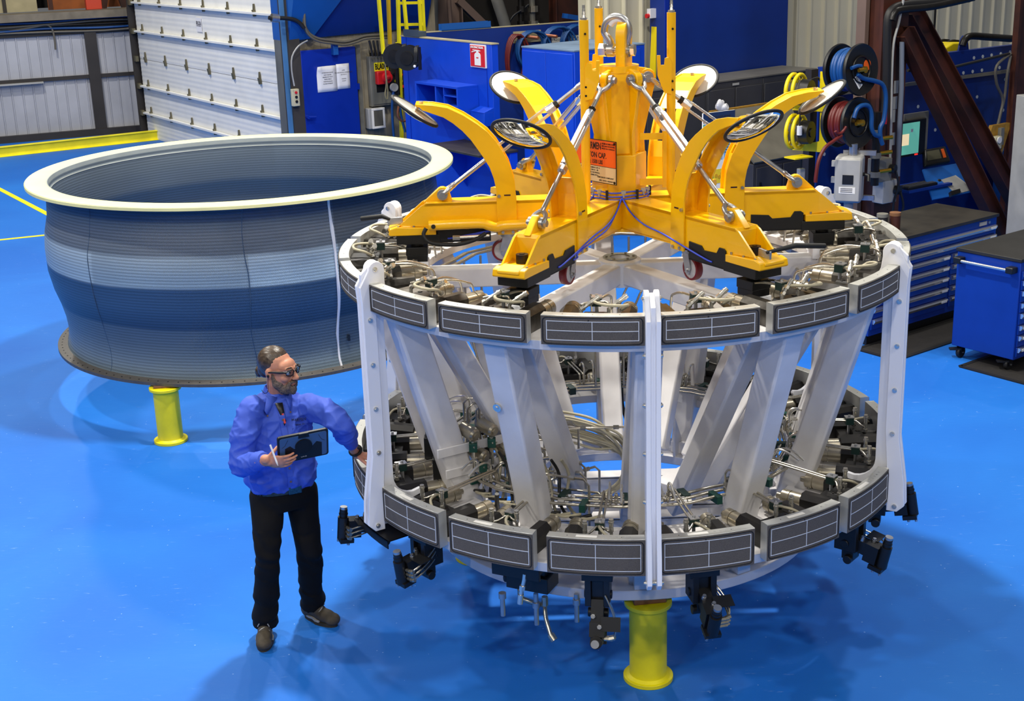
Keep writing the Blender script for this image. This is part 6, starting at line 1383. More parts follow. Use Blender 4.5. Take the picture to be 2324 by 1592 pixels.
for i, (u, v) in enumerate(((2037, 200), (2034, 236), (2030, 266), (2029, 318))):
    x, z = KF2.px(u, v, -.05); t = KF2.thing('tag_card', 'small pale paper tag on the numbered column edge, %s from the top' % ('first', 'second', 'third', 'lowest')[i], 'tag', x, -.026, z-.06, group='paper tags on the numbered column'); m = MB(); m.bb(-.035, .035, -.006, 0, 0, .14); m.build('tag_sheet', LGRY, t)
# computer corner
x0, z1 = KF2.px(2047, 282, .42); x1, z0 = KF2.px(2086, 346, .42)
t = KF2.thing('monitor', 'wall mounted monitor showing a teal screen behind the numbered column', 'monitor', x0, .42, z0); W, H = x1-x0+.1, z1-z0
m = MB(); m.bb(-.02, W, -.0, .04, -.03, H+.03); m.build('monitor_case', BLK, t, bevel=.008); m = MB(); m.bb(0, W-.12, -.004, 0, 0, H); m.build('screen', mat('screen_teal', (96, 176, 158), .4, emit=.75), t)
m = MB(); m.bb(.0, W*.30, -.007, -.004, H*.30, H*.66); m.build('screen_window', mat('screen_cream', (244, 222, 176), .4, emit=.9), t); m = MB(); m.bb(W*.36, W*.45, -.007, -.004, H*.70, H*.80); m.build('screen_icon', PAPER, t)
m = MB(); m.bb(W*.58, W*.70, -.004, .0, -.024, -.008); m.build('power_light', mat('red_led', (255, 40, 30), .4, emit=2.0), t)
m = MB(); m.bb(W*.2, W+.08, .04, .06, -.0, H+.10); m.build('wall_plate', GREY, t)
x0, z0 = KF2.px(2042, 430, .20); x1, _ = KF2.px(2140, 412, .20)
t = KF2.thing('keyboard_tray', 'dark keyboard on a narrow tray below the teal monitor', 'keyboard', x0, .20, z0); W = x1-x0
m = MB(); m.bb(0, W, -.14, .2, -.03, 0); m.build('tray', DBLU, t); m = MB(); m.bb(.02, W*.7, -.11, .05, 0, .03); k_ = m.build('keyboard_body', BLK, t, bevel=.004)
for r_ in range(4): m = MB(); m.bb(.04, W*.68, -.10+.035*r_, -.075+.035*r_, .03, .038); m.build('key_row', DGRY, k_)
m = MB(); m.ell((W*.85, -.02, .02), (.05, .035, .025), 10); m.build('mouse', BLK, t, 60)
a, b = KF2.px(2084, 378, .2), KF2.px(2186, 428, .2)
t = KF2.thing('clipboard_stand', 'tilted blue document stand with grey papers under the device', 'stand', a[0], .2, b[1])
Hs = a[1]-b[1]; Ws = b[0]-a[0]
fr_ = (Vector((1, 0, 0)), Vector((.25, .35, Hs)).normalized(), Vector((1, 0, 0)).cross(Vector((.25, .35, Hs)).normalized()), Vector((0, -.2, 0))); Lh = Hs*1.25
m = MB(); m.prism([(.05, 0), (Ws*1.0, 0), (Ws*.72, Lh), (-.02, Lh)], -.02, 0, fr_); m.build('stand_board', HBLU, t)
m = MB(); m.prism([(Ws*.55, Lh*.02), (Ws*.95, Lh*.06), (Ws*.62, Lh*.62), (Ws*.30, Lh*.56)], 0, .006, fr_); m.build('paper_stack', LGRY, t)
m = MB(); m.prism([(0, Lh*1.05), (Ws*.55, Lh*1.05), (Ws*.50, Lh*1.6), (.04, Lh*1.6)], -.03, .04, fr_); m.build('meter_case', BLK, t, bevel=.02); m = MB(); m.prism([(Ws*.40, Lh*1.2), (Ws*.46, Lh*1.2), (Ws*.44, Lh*1.5), (Ws*.38, Lh*1.5)], .04, .046, fr_); m.build('meter_strip', SIGNO, t); m = MB(); m.prism([(Ws*.06, Lh*1.2), (Ws*.36, Lh*1.2), (Ws*.34, Lh*1.5), (Ws*.08, Lh*1.5)], .04, .044, fr_); m.build('meter_screen', mat('meter_grey', (88, 86, 66), .5), t)
m = MB(); m.prism([(Ws*.40, -.02), (Ws*.60, .0), (Ws*.60, Lh*.12), (Ws*.40, Lh*.10)], 0, .05, fr_); m.build('clip', BLK, t)
# wooden board with switch
x0, z1 = KF2.px(2236, 288, .3); x1, z0 = KF2.px(2290, 348, .3)
t = KF2.thing('switch_board', 'yellowish plywood board with a beige dial switch on the blue panel', 'switch', x0, .30, z0); W, H = x1-x0, z1-z0
m = MB(); m.add([(.0, 0, 0), (W*.72, 0, 0), (W, 0, H), (W*.28, 0, H), (.0, .05, 0), (W*.72, .05, 0), (W, .05, H), (W*.28, .05, H)], [(0, 1, 2, 3), (4, 7, 6, 5), (0, 4, 5, 1), (1, 5, 6, 2), (2, 6, 7, 3), (3, 7, 4, 0)]); m.build('plywood_board', WOOD, t)
m = MB(); m.bb(W*.22, W*.48, -.08, 0, H*.25, H*.66); m.build('switch_case', MATS['beige_plastic'], t, bevel=.01); m = MB(); m.cyl((W*.35, -.08, H*.55), (W*.35, -.095, H*.55), .04, n=18); m.build('dial', PAPER, t); m = MB(); m.bb(W*.5, W*.62, -.05, 0, H*.35, H*.9); m.build('conduit_body', GREY, t)
# grey locker at the right edge
LK = Frame(on_z(2287, 610, .0), 14)
xk = LK.px(2336, 400)[0]; zk = LK.px(2318, 225)[1]
t = LK.thing('grey_locker', 'light grey metal locker with padlock at the right edge of the picture', 'locker', xk, 0, 0)
m = MB(); m.bb(0, .55, 0, .35, 0, zk); m.build('locker_body', LGRY, t, bevel=.01); m = MB(); m.bb(.03, .5, -.015, 0, .05, zk-.06); m.build('locker_door', LGRY, t, bevel=.006)
z_ = LK.px(2316, 418)[1]; m = MB(); m.bb(.06, .16, -.02, -.015, z_-.12, z_+.09); m.build('latch_recess', BLK, t); m = MB(); m.torus((.11, -.035, z_+.02), (0, 1, 0), .025, .007, 16, 6); m.cyl((.11, -.035, z_-.03), (.11, -.02, z_-.03), .03, n=16); m.build('padlock', STEEL, t, 40); m = MB(); m.bb(.06, .14, -.02, -.015, z_+.15, z_+.19); m.build('number_tag', GALV, t)
# two short steel posts behind the tool cabinet
for i, (u, v) in enumerate(((2003, 485), (2032, 482))):
    p = on_z(u, v, 1.15); t = thing('short_post', ('short dark steel post with pale cap behind the long tool cabinet, left one', 'short rusty steel post with tan cap behind the long tool cabinet, right one')[i], 'post', (p.x, p.y, 0))
    m = MB(); m.cyl((0, 0, 0), (0, 0, 1.12), .05, n=18); m.build('post_tube', DKF if i == 0 else BRN, t); m = MB(); m.cyl((0, 0, 1.12), (0, 0, 1.15), .052, n=18); m.build('post_cap', GREY if i == 0 else WOODD, t)
# ------------------------------------------------------------------ long tool cabinet and rolling tool cart
def drawer_front(t, x0, x1, z0, z1, lab=True):
    m = MB(); m.bb(x0, x1, -.012, 0, z0, z1); d_ = m.build('drawer', TBLU, t, bevel=.002)
    m = MB(); m.prism([(z1-.045, .012), (z1-.003, .012), (z1-.003, .040), (z1-.018, .045), (z1-.045, .028)], x0+.012, x1-.012, (Vector((0, 0, 1)), Vector((0, -1, 0)), Vector((1, 0, 0)), Vector((0, 0, 0)))); h = m.build('handle', ALUB, d_, 25)
    if lab: m = MB(); m.bb(x1-.11, x1-.03, -.046, -.040, z1-.032, z1-.012); m.build('label_holder', SIGNW, d_)
tc = on_z(2213, 728, .0); TF = Frame(on_z(2066, 758, 0), 36.7)
tx1 = TF.px(2262, 500)[0]; tz = TF.px(2069, 533)[1]; tx0 = TF.px(1972, 790)[0] if 0 else -.62
td = .70
t = TF.thing('tool_cabinet', 'long dark blue drawer cabinet with worn black top behind the ring fixture', 'tool cabinet', tx0, 0, 0); W = tx1-tx0
m = MB(); m.bb(0, W, 0, td, .10, tz-.03); m.build('cabinet_body', TBLU, t, bevel=.004); m = MB(); m.bb(.04, W-.04, .05, td-.05, .0, .10); m.build('plinth', BLK, t)
m = MB(); m.bb(-.01, W+.01, -.02, td+.01, tz-.03, tz); m.build('worktop', TTOP, t, bevel=.004)
m = MB(); m.bb(W-.28, W-.17, -.008, 0, tz-.085, tz-.05); m.build('maker_badge', LGRY, t); m = MB(); m.cyl((W-.13, 0, tz-.068), (W-.13, -.012, tz-.068), .014, n=12); m.build('lock', GALV, t)
zz = tz-.10
for h_ in (.085, .085): drawer_front(t, .02, W-.03, zz-h_, zz); zz -= h_+.006
for h_ in (.10, .10, .10, .10, .10, .085, .085):
    drawer_front(t, .02, W*.60, zz-h_, zz); drawer_front(t, W*.62, W-.03, zz-h_, zz); zz -= h_+.006
    if zz < .22: break
ct = Frame(on_z(2157, 812, 0), -53.3)      # left (end) face of the cart
cw = ct.px(2325, 600)[0]; cz = ct.px(2172, 561)[1]
ce = 0.62
t = ct.thing('tool_cart', 'dark blue rolling tool cart with black top, side handle and casters at right', 'tool cart', 0, 0, 0)
c0 = .12
m = MB(); m.bb(0, ce, 0, 1.05, c0, cz-.03); m.build('cart_body', TBLU, t, bevel=.006); m = MB(); m.bb(-.01, ce+.01, -.01, 1.06, cz-.03, cz); m.build('cart_top', mat('cart_black_top', (34, 33, 32), .55, var=.25, scale=6), t, bevel=.004)
m = MB(); m.cyl((.06, -.06, cz-.10), (ce-.07, -.06, cz-.10), .014, n=12); hb = m.build('push_handle', ALUB, t, 40)
for x in (.05, ce-.06): m = MB(); m.bb(x-.035, x+.035, -.08, 0, cz-.125, cz-.07); m.build('handle_end', BLK, hb, bevel=.008)
zz = cz-.11
for k, h_ in enumerate((.07, .085, .10, .085, .10, .085, .10, .085, .085)):
    if zz-h_ < c0+.02: break
    m = MB(); m.bb(ce, ce+.012, .02, 1.03, zz-h_, zz); d_ = m.build('drawer', TBLU, t, bevel=.002)
    m = MB(); m.prism([(zz-.045, .012), (zz-.003, .012), (zz-.003, .040), (zz-.018, .045), (zz-.045, .028)], .03, 1.02, (Vector((0, 0, 1)), Vector((1, 0, 0)), Vector((0, 1, 0)), Vector((ce, 0, 0)))); m.build('handle', ALUB, d_, 25); m = MB(); m.bb(ce+.040, ce+.047, .05, .14, zz-.032, zz-.012); m.build('label_holder', SIGNW, d_); zz -= h_+.006
for x, y in ((.07, .09), (ce-.07, .09), (.07, .96), (ce-.07, .96)):
    m = MB(); m.bb(x-.05, x+.05, y-.05, y+.05, c0-.012, c0); f_ = m.build('caster_fork', BLKM, t)
    m = MB(); m.T = Matrix.Translation((x-.02, y-.02, .052)) @ Matrix.Rotation(PI/2, 4, 'Y'); m.lathe([(.014, -.018), (.046, -.018), (.052, -.010), (.052, .010), (.046, .018), (.014, .018)], 24, closed=True); m.build('caster_wheel', BLKR, f_, 40)
    m = MB()
    for s_ in (-.026, .022): m.bb(x-.02+s_, x-.02+s_+.004, y-.04, y+.01, .04, c0-.01)
    m.prism([(-.05, 0), (.05, 0), (.05, .01), (-.05, .02)], -.03, .03, (Vector((-.7, -.7, 0)), Vector((0, 0, 1)), Vector((.7, -.7, 0)), Vector((x-.05, y-.06, c0-.045)))); m.build('brake_pedal', BLK, f_)
    m = MB(); m.cyl((x-.05, y-.02, .052), (x+.012, y-.02, .052), .008, n=10); m.build('axle', GALV, f_)
# floor mats
def mat_on_floor(pts, lb):
    c = sum(pts, Vector())/4; t = thing('floor_mat', lb, 'mat', (c.x, c.y, 0)); m = MB(); m.prism([(p.x-c.x, p.y-c.y) for p in pts], 0, .008); m.build('mat_sheet', MATB, t); m = MB()
    for a, b in zip(pts, pts[1:]+pts[:1]): m.beam((a.x-c.x, a.y-c.y, .006), (b.x-c.x, b.y-c.y, .006), .04, .010)
    m.build('mat_border', BLKR, t)
e1 = TF.x; e2 = TF.y
p = on_z(1963, 792); q_ = on_z(2065, 802)
mat_on_floor([TF.w(-.75, -.42), TF.w(W-.7, -.42), TF.w(W-.7, .02), TF.w(-.75, .02)], 'black floor mat in front of the long blue tool cabinet')
a = ct.w(ce*.35, -.16); mat_on_floor([a, a+ct.x*1.1, a+ct.x*1.1+ct.y*1.5, a+ct.y*1.5], 'black floor mat under the rolling tool cart')
# ------------------------------------------------------------------ the worker
from mathutils.bvhtree import BVHTree
SKIN = mat('skin', (206, 142, 112), .5, var=.10, scale=30)
SKIN.node_tree.nodes['Principled BSDF'].inputs['Subsurface Weight'].default_value = .08
SKIN.node_tree.nodes['Principled BSDF'].inputs['Subsurface Radius'].default_value = (.01, .004, .002)
SHIRT = mat('royal_blue_shirt', (60, 92, 204), .7, var=.06, scale=6, bump=.12, bscale=420)
TROU = mat('black_trousers', (17, 15, 14), .85, var=.2, scale=10, spec=.25)
HAIR = mat('brown_grey_hair', (84, 68, 54), .36, scale=60, rgb2=(44, 34, 27))
BEARD = mat('grey_beard', (126, 110, 98), .7, var=.6, scale=120, bump=.8, bscale=300)
SHOE = mat('brown_grey_shoe', (74, 66, 54), .7, var=.3, scale=30)
SOLE = mat('shoe_sole', (52, 48, 40), .8, var=.2, scale=20)
def organic(mb, voxel, smooth=4, fac=.5):
    me = bpy.data.meshes.new('tmp'); me.from_pydata(mb.v, [], mb.f); me.update()
    ob = bpy.data.objects.new('tmp', me); COL.objects.link(ob)
    r_ = ob.modifiers.new('r', 'REMESH'); r_.mode = 'VOXEL'; r_.voxel_size = voxel; r_.adaptivity = 0
    s_ = ob.modifiers.new('s', 'SMOOTH'); s_.factor = fac; s_.iterations = smooth
    dg = bpy.context.evaluated_depsgraph_get(); dg.update()
    out = bpy.data.meshes.new_from_object(ob.evaluated_get(dg))
    bpy.data.objects.remove(ob); bpy.data.meshes.remove(me)
    return out
def cap(mb, a, b, r0, r1, n=14):
    # tapered closed capsule
    a, b = Vector(a), Vector(b); d = (b-a).normalized(); pts = []; rs = []
    for k in range(5): t = PI/2*(k+.15)/5.15; pts.append(a-d*r0*math.cos(t)); rs.append(max(.0005, r0*math.sin(t)))
    for k in range(5): t = PI/2*k/5.15; pts.append(b+d*r1*math.sin(t)); rs.append(max(.0005, r1*math.cos(t)))
    mb.tube(pts, rs, n)
def loft(mb, rings, n=28):
    # rings: (centre, half width, half depth, facing angle) with a slightly squared ellipse; closed with caps
    vs = []; fs = []
    for c, a, b, th in rings:
        ux, uy = Vector((math.cos(th), math.sin(th), 0)), Vector((-math.sin(th), math.cos(th), 0))
        for k in range(n):
            t = 2*PI*k/n; co, si = math.cos(t), math.sin(t); p = 2/2.4
            vs.append(Vector(c)+ux*(a*math.copysign(abs(co)**p, co))+uy*(b*math.copysign(abs(si)**p, si)))
    for i in range(len(rings)-1):
        for k in range(n): fs.append((i*n+k, i*n+(k+1) % n, (i+1)*n+(k+1) % n, (i+1)*n+k))
    fs += [tuple(range(n))[::-1], tuple((len(rings)-1)*n+k for k in range(n))]
    mb.add(vs, fs)
PER = Vector((-1.275, 6.90, 0))
man = thing('person', 'bearded man in royal blue shirt and black trousers, holding tablet, touching ring fixture', 'person', PER)
def rel(p): p = Vector(p); return p-PER
TH = R(24)                                              # torso turned a little to the right
Rsh, Lsh = rel(at_y(562, 921, 6.80)), rel(at_y(708, 908, 6.96))
Rel_, Rwr = rel(at_y(548, 1056, 6.70)), rel(at_y(603, 1043, 6.52))
Lel, Lwr = rel(at_y(777, 966, 6.76)), rel(at_y(812, 1018, 6.88))
hc = rel(on_z(842, 1043, 1.070))
Ld = Vector((.92, -.10, -.08)); Lwr = hc-Ld.normalized()*.080+Vector((-.004, .004, .030))
pel = Vector((-.005, .03, .95)); Rhip, Lhip = Vector((-.085, -.02, .93)), Vector((.085, .06, .93))
Rkn, Lkn = rel(at_y(607, 1258, 6.80)), rel(at_y(702, 1248, 6.96))
Rft, Lft = rel(on_z(603, 1452, .0)), rel(on_z(722, 1408, .0))
Rank, Lank = Rft+Vector((.0, .05, .09)), Lft+Vector((-.03, .03, .10))
neck = rel(at_y(634, 905, 6.93)); hd = rel(at_y(633, 842, 6.90)); hd.z = 1.605
B = MB()
chest = Vector((-.01, .02, 1.28))
loft(B, [((pel.x, pel.y, .88), .13, .10, TH), ((pel.x, pel.y, 1.0), .145, .11, TH), ((chest.x, chest.y, 1.25), .15, .10, TH), ((chest.x, chest.y, 1.36), .12, .06, TH), ((neck.x-.015, neck.y+.03, 1.43), .045, .045, TH)])
cap(B, (neck.x-.018, neck.y+.045, 1.36), (hd.x-.016, hd.y+.014, 1.54), .046, .057)
for a, b, c, r in ((Rsh, Rel_, Rwr, 1), (Lsh, Lel, Lwr, 1)):
    i_ = Vector((-.01, .02, a.z)); cap(B, a.lerp(i_, .12)+Vector((0, 0, -.045)), b, .036, .032); cap(B, b, c, .031, .026)
for a, b, c in ((Rhip, Rkn, Rank), (Lhip, Lkn, Lank)): cap(B, a, b, .075, .050); cap(B, b, c, .047, .038)
cap(B, Rank, Rft+Vector((0, -.06, .045)), .030, .022); cap(B, Lank, Lft+Vector((.05, -.035, .045)), .030, .022)
# head in its own frame: face looks along F
HA = R(62)                                              # azimuth of the gaze (0 = at the camera, 90 = right)
Fd = Vector((math.sin(HA), -math.cos(HA), -.06)).normalized(); Sd = Vector((math.cos(HA), math.sin(HA), 0)); Ud = Sd.cross(Fd)*-1
Ud = Fd.cross(Sd)*-1 if Fd.cross(Sd).z < 0 else Fd.cross(Sd)
HM = Matrix((Sd, -Fd, Ud)).transposed()                 # local x = his left... , local -y = face, z = up
def H(x, y, z): return hd+HM @ Vector((x, y, z))
def hell(mb, c, r, n=18): mb.ell(H(*c), r, n, HM)
hell(B, (0, .022, .035), (.074, .094, .083), 22); hell(B, (0, -.030, -.012), (.064, .062, .086)); hell(B, (0, -.040, -.078), (.046, .044, .034)); hell(B, (0, -.050, .035), (.058, .042, .042))
cap(B, H(0, -.090, .020), H(0, -.114, -.022), .009, .0135); 
for sx in (-1, 1):
    hell(B, (sx*.012, -.103, -.026), (.009, .011, .008), 10); hell(B, (sx*.036, -.062, -.020), (.026, .026, .026), 12)
    cap(B, H(sx*.012, -.092, .030), H(sx*.042, -.080, .030), .009, .008); hell(B, (sx*.076, .010, -.004), (.010, .019, .032), 14); hell(B, (sx*.080, .016, .008), (.007, .014, .018), 10)
hell(B, (0, -.092, -.053), (.020, .011, .006), 12); hell(B, (0, -.091, -.064), (.018, .010, .006), 12)
# hands
def hand(mb, wrist, d, nrm, thumb, curls, tcurl=.5, spread=.10, sc=1.0, back=.03):
    d = Vector(d).normalized(); nrm = Vector(nrm); nrm = (nrm-d*nrm.dot(d)).normalized(); s_ = d.cross(nrm)
    if s_.dot(Vector(thumb)) < 0: s_ = -s_
    W = Vector(wrist); out = []
    rot = Matrix((s_, d, nrm)).transposed()
    mb.ell(W+d*.055*sc, (.041*sc, .056*sc, .015*sc), 16, rot); mb.ell(W+d*.075*sc+s_*.004, (.041*sc, .034*sc, .013*sc), 14, rot)
    cap(mb, W-d*back, W+d*.03*sc, .025*sc, .024*sc, 12)
    for i, (off, L) in enumerate(((.031, .074), (.0105, .083), (-.0105, .077), (-.031, .060))):
        p = W+d*(.094-.006*abs(i-1.2))*sc+s_*off*sc; dd = (d+s_*(off*spread*12)).normalized(); a = 0
        for seg, (f, r) in enumerate(((.45, .0092), (.31, .0083), (.24, .0074))):
            a += curls[i]*(.8 if seg == 0 else 1.0); e = (dd*math.cos(a)+nrm*math.sin(a)).normalized(); q = p+e*L*f*sc
            cap(mb, p, q, r*sc, r*.93*sc, 10); p = q
        out.append(p)
    p = W+d*.028*sc+s_*.030*sc; a = 0
    for L, r in ((.038, .0125), (.032, .0105), (.024, .009)):
        e = (d*.75+s_*(.75-.3*a)+nrm*(tcurl*(.5+.6*a))).normalized(); q = p+e*L*sc; cap(mb, p, q, r*sc, r*.9*sc, 10); p = q; a += .8
    out.append(p); return out
# right hand grips the tablet's lower left edge, fingers over its back
TLc, TRc = rel(at_y(630, 995, 6.50)), rel(at_y(746, 972, 6.60)); BLc, BRc = rel(at_y(637, 1052, 6.555)), rel(at_y(736, 1030, 6.655))
tx = (TRc-TLc).normalized(); tz = (TLc-BLc); tz = (tz-tx*tz.dot(tx)).normalized(); tn_ = tx.cross(tz)      # tn_ points to the camera side (back of the tablet)
if tn_.y > 0: tn_ = -tn_
gp_ = BLc+tz*.028-tx*.012
hw = gp_+Vector((-.072, -.006, -.004))-tn_*-.004
hand(B, hw, (gp_-hw)+tn_*.02, -tn_, (0, 0, 1), (.30, .32, .34, .36), .9, .05)
# left hand flat on the pad
hand(B, hc-Ld.normalized()*.085+Vector((0, 0, .020)), Ld+Vector((0, 0, -.06)), (0, 0, -1), (-.2, -1, 0), (.12, .10, .12, .16), .30, .14, 1.0, -.01)
bme = organic(B, .0040, 5, .5); bme.materials.append(SKIN); bme.polygons.foreach_set('use_smooth', [True]*len(bme.polygons))
put('body', bme, man)
# eyes behind the glasses
for sx in (-1, 1):
    m = MB(); hell(m, (sx*.031, -.0835, .012), (.0135, .0115, .0125), 14); e_ = m.build('eye', SIGNW, man, 180)
    m = MB(); hell(m, (sx*.031+.003*0, -.0935, .012), (.0055, .003, .0055), 12); m.build('iris', BLK, e_, 180)
    m = MB(); m.tube([H(sx*.014, -.096, .034), H(sx*.030, -.094, .040), H(sx*.048, -.082, .034)], [.003, .004, .0025], 8, sub=3); m.build('eyebrow', HAIR, man, 60)
m = MB(); hell(m, (0, -.0965, -.0605), (.014, .007, .0036), 14); m.build('lips', mat('lips', (146, 92, 80), .6), man, 180)
# hair: swept back cap with ponytail bun
m = MB(); hell(m, (0, .036, .043), (.0785, .089, .085), 26); hell(m, (0, .03, .07), (.066, .08, .060), 22); hell(m, (0, .085, -.002), (.055, .038, .055), 18)
cut = organic(m, .005, 2, .4)
def local(p): return HM.transposed() @ (p-hd)
for v in cut.vertices:
    l = local(v.co); v.co += (v.co-hd).normalized()*(.0006*math.sin(l.x*560+3*noise.noise(l*30)))
cut.materials.append(HAIR); cut.polygons.foreach_set('use_smooth', [True]*len(cut.polygons)); put('hair', cut, man)
m = MB(); hell(m, (0, .128, -.030), (.026, .022, .034), 14); m.v = [tuple(Vector(p)+(Vector(p)-H(0, .128, -.03)).normalized()*.005*noise.noise(Vector(p)*90)) for p in m.v]; m.build('hair_bun', HAIR, man, 60)
m = MB(); m.torus(H(0, .112, -.020), HM @ Vector((0, 1, -.3)), .020, .005, 16, 6); m.build('hair_tie', BLK, man, 60)
# beard and moustache
m = MB(); hell(m, (0, -.044, -.084), (.053, .052, .041), 18); hell(m, (0, -.094, -.0455), (.031, .012, .009), 12); hell(m, (0, -.088, -.090), (.026, .019, .032), 12)
for sx in (-1, 1): hell(m, (sx*.046, -.024, -.058), (.020, .034, .036), 14); cap(m, H(sx*.030, -.088, -.050), H(sx*.034, -.078, -.078), .010, .013); cap(m, H(sx*.064, -.004, -.012), H(sx*.056, -.018, -.062), .009, .018)
bd = organic(m, .0042, 3, .5); bd.materials.append(BEARD); bd.polygons.foreach_set('use_smooth', [True]*len(bd.polygons))
for v in bd.vertices:
    q = v.co-hd; v.co += q.normalized()*(.0035*noise.noise(v.co*160))
# leave the mouth free
bm = bmesh.new(); bm.from_mesh(bd)
dl = [f for f in bm.faces if (lambda l: abs(l.x) < .017 and -.068 < l.z < -.0535 and l.y < -.06)(local(f.calc_center_median()))]
bmesh.ops.delete(bm, geom=dl, context='FACES'); bm.to_mesh(bd); bm.free(); put('beard', bd, man)
# glasses
gl_ = MB()
for sx in (-1, 1):
    pts = [H(sx*(.033+.025*math.cos(t)*(1.05 if math.cos(t)*1 > 0 else 1)), -.104+.014*max(0, math.cos(t))*1.0, .013+.0165*math.sin(t)) for t in [2*PI*k/16 for k in range(16)]]
    gl_.tube(pts, .0028, 6, closed=True)
    gl_.tube([H(sx*.058, -.094, .020), H(sx*.072, -.070, .020), H(sx*.082, -.01, .014), H(sx*.081, .012, .006)], [.0055, .007, .005, .003], 6, sub=3)
gl_.tube([H(-.010, -.107, .018), H(0, -.109, .020), H(.010, -.107, .018)], .003, 6)
g_ = gl_.build('glasses', BLK, man, 60)
LENS = mat('glass_lens', (235, 238, 240), .02); LENS.node_tree.nodes['Principled BSDF'].inputs['Transmission Weight'].default_value = 1.0; LENS.node_tree.nodes['Principled BSDF'].inputs['IOR'].default_value = 1.06
for sx in (-1, 1):
    m = MB(); pts = [H(sx*(.033+.024*math.cos(t)), -.103+.014*max(0, math.cos(t)), .013+.0155*math.sin(t)) for t in [2*PI*k/16 for k in range(16)]]
    m.add(pts, [tuple(range(16))]); o = m.build('lens', LENS, g_); s_ = o.modifiers.new('t', 'SOLIDIFY'); s_.thickness = .0015
# ear bud with its wire
side = 1 if (HM @ Vector((1, 0, 0))).y < 0 else -1
m = MB(); hell(m, (side*.088, .006, -.008), (.006, .008, .009), 10); eb = m.build('ear_bud', BLK, man, 60)
m = MB(); m.tube([H(side*.090, .004, -.012), H(side*.092, .004, -.05), H(side*.085, .012, -.095), H(side*.070, .045, -.118), H(side*.05, .08, -.112)], .0017, 5, sub=4); m.build('ear_bud_wire', BLK, eb, 60)
# ---- shirt
S = MB()
cx, cy = chest.x, chest.y
loft(S, [((pel.x, pel.y, .945), .168, .132, TH), ((pel.x, pel.y, .985), .190, .150, TH), ((pel.x+.0, pel.y-.004, 1.06), .192, .152, TH), ((cx, cy, 1.16), .186, .142, TH), ((cx, cy, 1.27), .192, .130, TH), ((cx, cy, 1.36), .196, .105, TH),
         ((cx-.0, cy+.005, 1.415), .172, .082, TH), ((neck.x-.01, neck.y+.02, 1.448), .105, .070, TH), ((neck.x-.012, neck.y+.022, 1.475), .070, .066, TH)])
def sleeve(a, b, c, fr=.86):
    e = b+(c-b)*fr
    i_ = Vector((chest.x, chest.y, a.z)); cap(S, a.lerp(i_, .12)+Vector((0, 0, -.035)), a.lerp(b, .55), .074, .070, 18); cap(S, a.lerp(b, .5), b, .070, .060, 18); cap(S, b, b.lerp(e, .55), .060, .054, 18); cap(S, b.lerp(e, .5), e, .052, .038, 18)
    return e
Rcuff = sleeve(Rsh, Rel_, Rwr, .80); Lcuff = sleeve(Lsh, Lel, Lwr, .60)
sm_ = organic(S, .0065, 5, .5); sm_.materials.append(SHIRT)
nr = [v.normal.copy() for v in sm_.vertices]
def seg_t(p, a, b): d = b-a; return max(0, min(1, (p-a).dot(d)/d.length_squared))
for v, n_ in zip(sm_.vertices, nr):
    p = v.co; disp = .010*noise.noise(p*7.0+Vector((3, 1, 0)))
    q = Vector((p.x*6+p.z*5, p.y*6, p.z*13-p.x*6)); r1 = 1-abs(noise.noise(q*1.15)); disp += .015*(r1**4-.3); q2 = Vector((p.x*11-p.z*9, p.y*9, p.z*20+p.x*14)); disp += .007*((1-abs(noise.noise(q2)))**4-.3)
    for (a, b, c) in ((Rsh, Rel_, Rwr), (Lsh, Lel, Lwr)):
        de = (p-b).length
        if de < .17: d_ = (c-a).normalized(); ph = (p-b).dot(d_); disp += .006*(1-de/.17)*math.sin(ph*85+5*noise.noise(p*8))
        t1 = seg_t(p, b, c); 
        if (p-(b+(c-b)*t1)).length < .09 and t1 > .1: disp += .0035*math.sin(t1*20+4*noise.noise(p*12))
    if p.z < 1.08 and (p-Rwr).length > .12: disp += .007*math.sin(math.atan2(p.y-pel.y, p.x-pel.x)*13+4*noise.noise(p*6))*max(0, 1-(abs(p.z-1.0)/.09))
    v.co = p+n_*(disp*.72+.002)
sm_.polygons.foreach_set('use_smooth', [True]*len(sm_.polygons)); sm_.update()
sh_ = put('shirt', sm_, man)
bvh = BVHTree.FromPolygons([v.co.copy() for v in sm_.vertices], [tuple(p.vertices) for p in sm_.polygons])
FT = Vector((math.sin(TH), -math.cos(TH), 0)); ST = Vector((math.cos(TH), math.sin(TH), 0))
def onshirt(x, z, lift=.002):
    o = Vector((chest.x, chest.y, z))+ST*x+FT*.6; h = bvh.ray_cast(o, -FT)
    return (h[0]+FT*lift) if h[0] else o-FT*.45
for (e, w_, r0) in ((Rcuff, Rwr, .047), (Lcuff, Lwr, .042)):
    d_ = (w_-e).normalized(); m = MB(); m.tube([e-d_*.03, e-d_*.012, e+d_*.03, e+d_*.036], [r0+.003, r0, r0-.006, r0-.010], 20); m.build('cuff', SHIRT, sh_, 50)
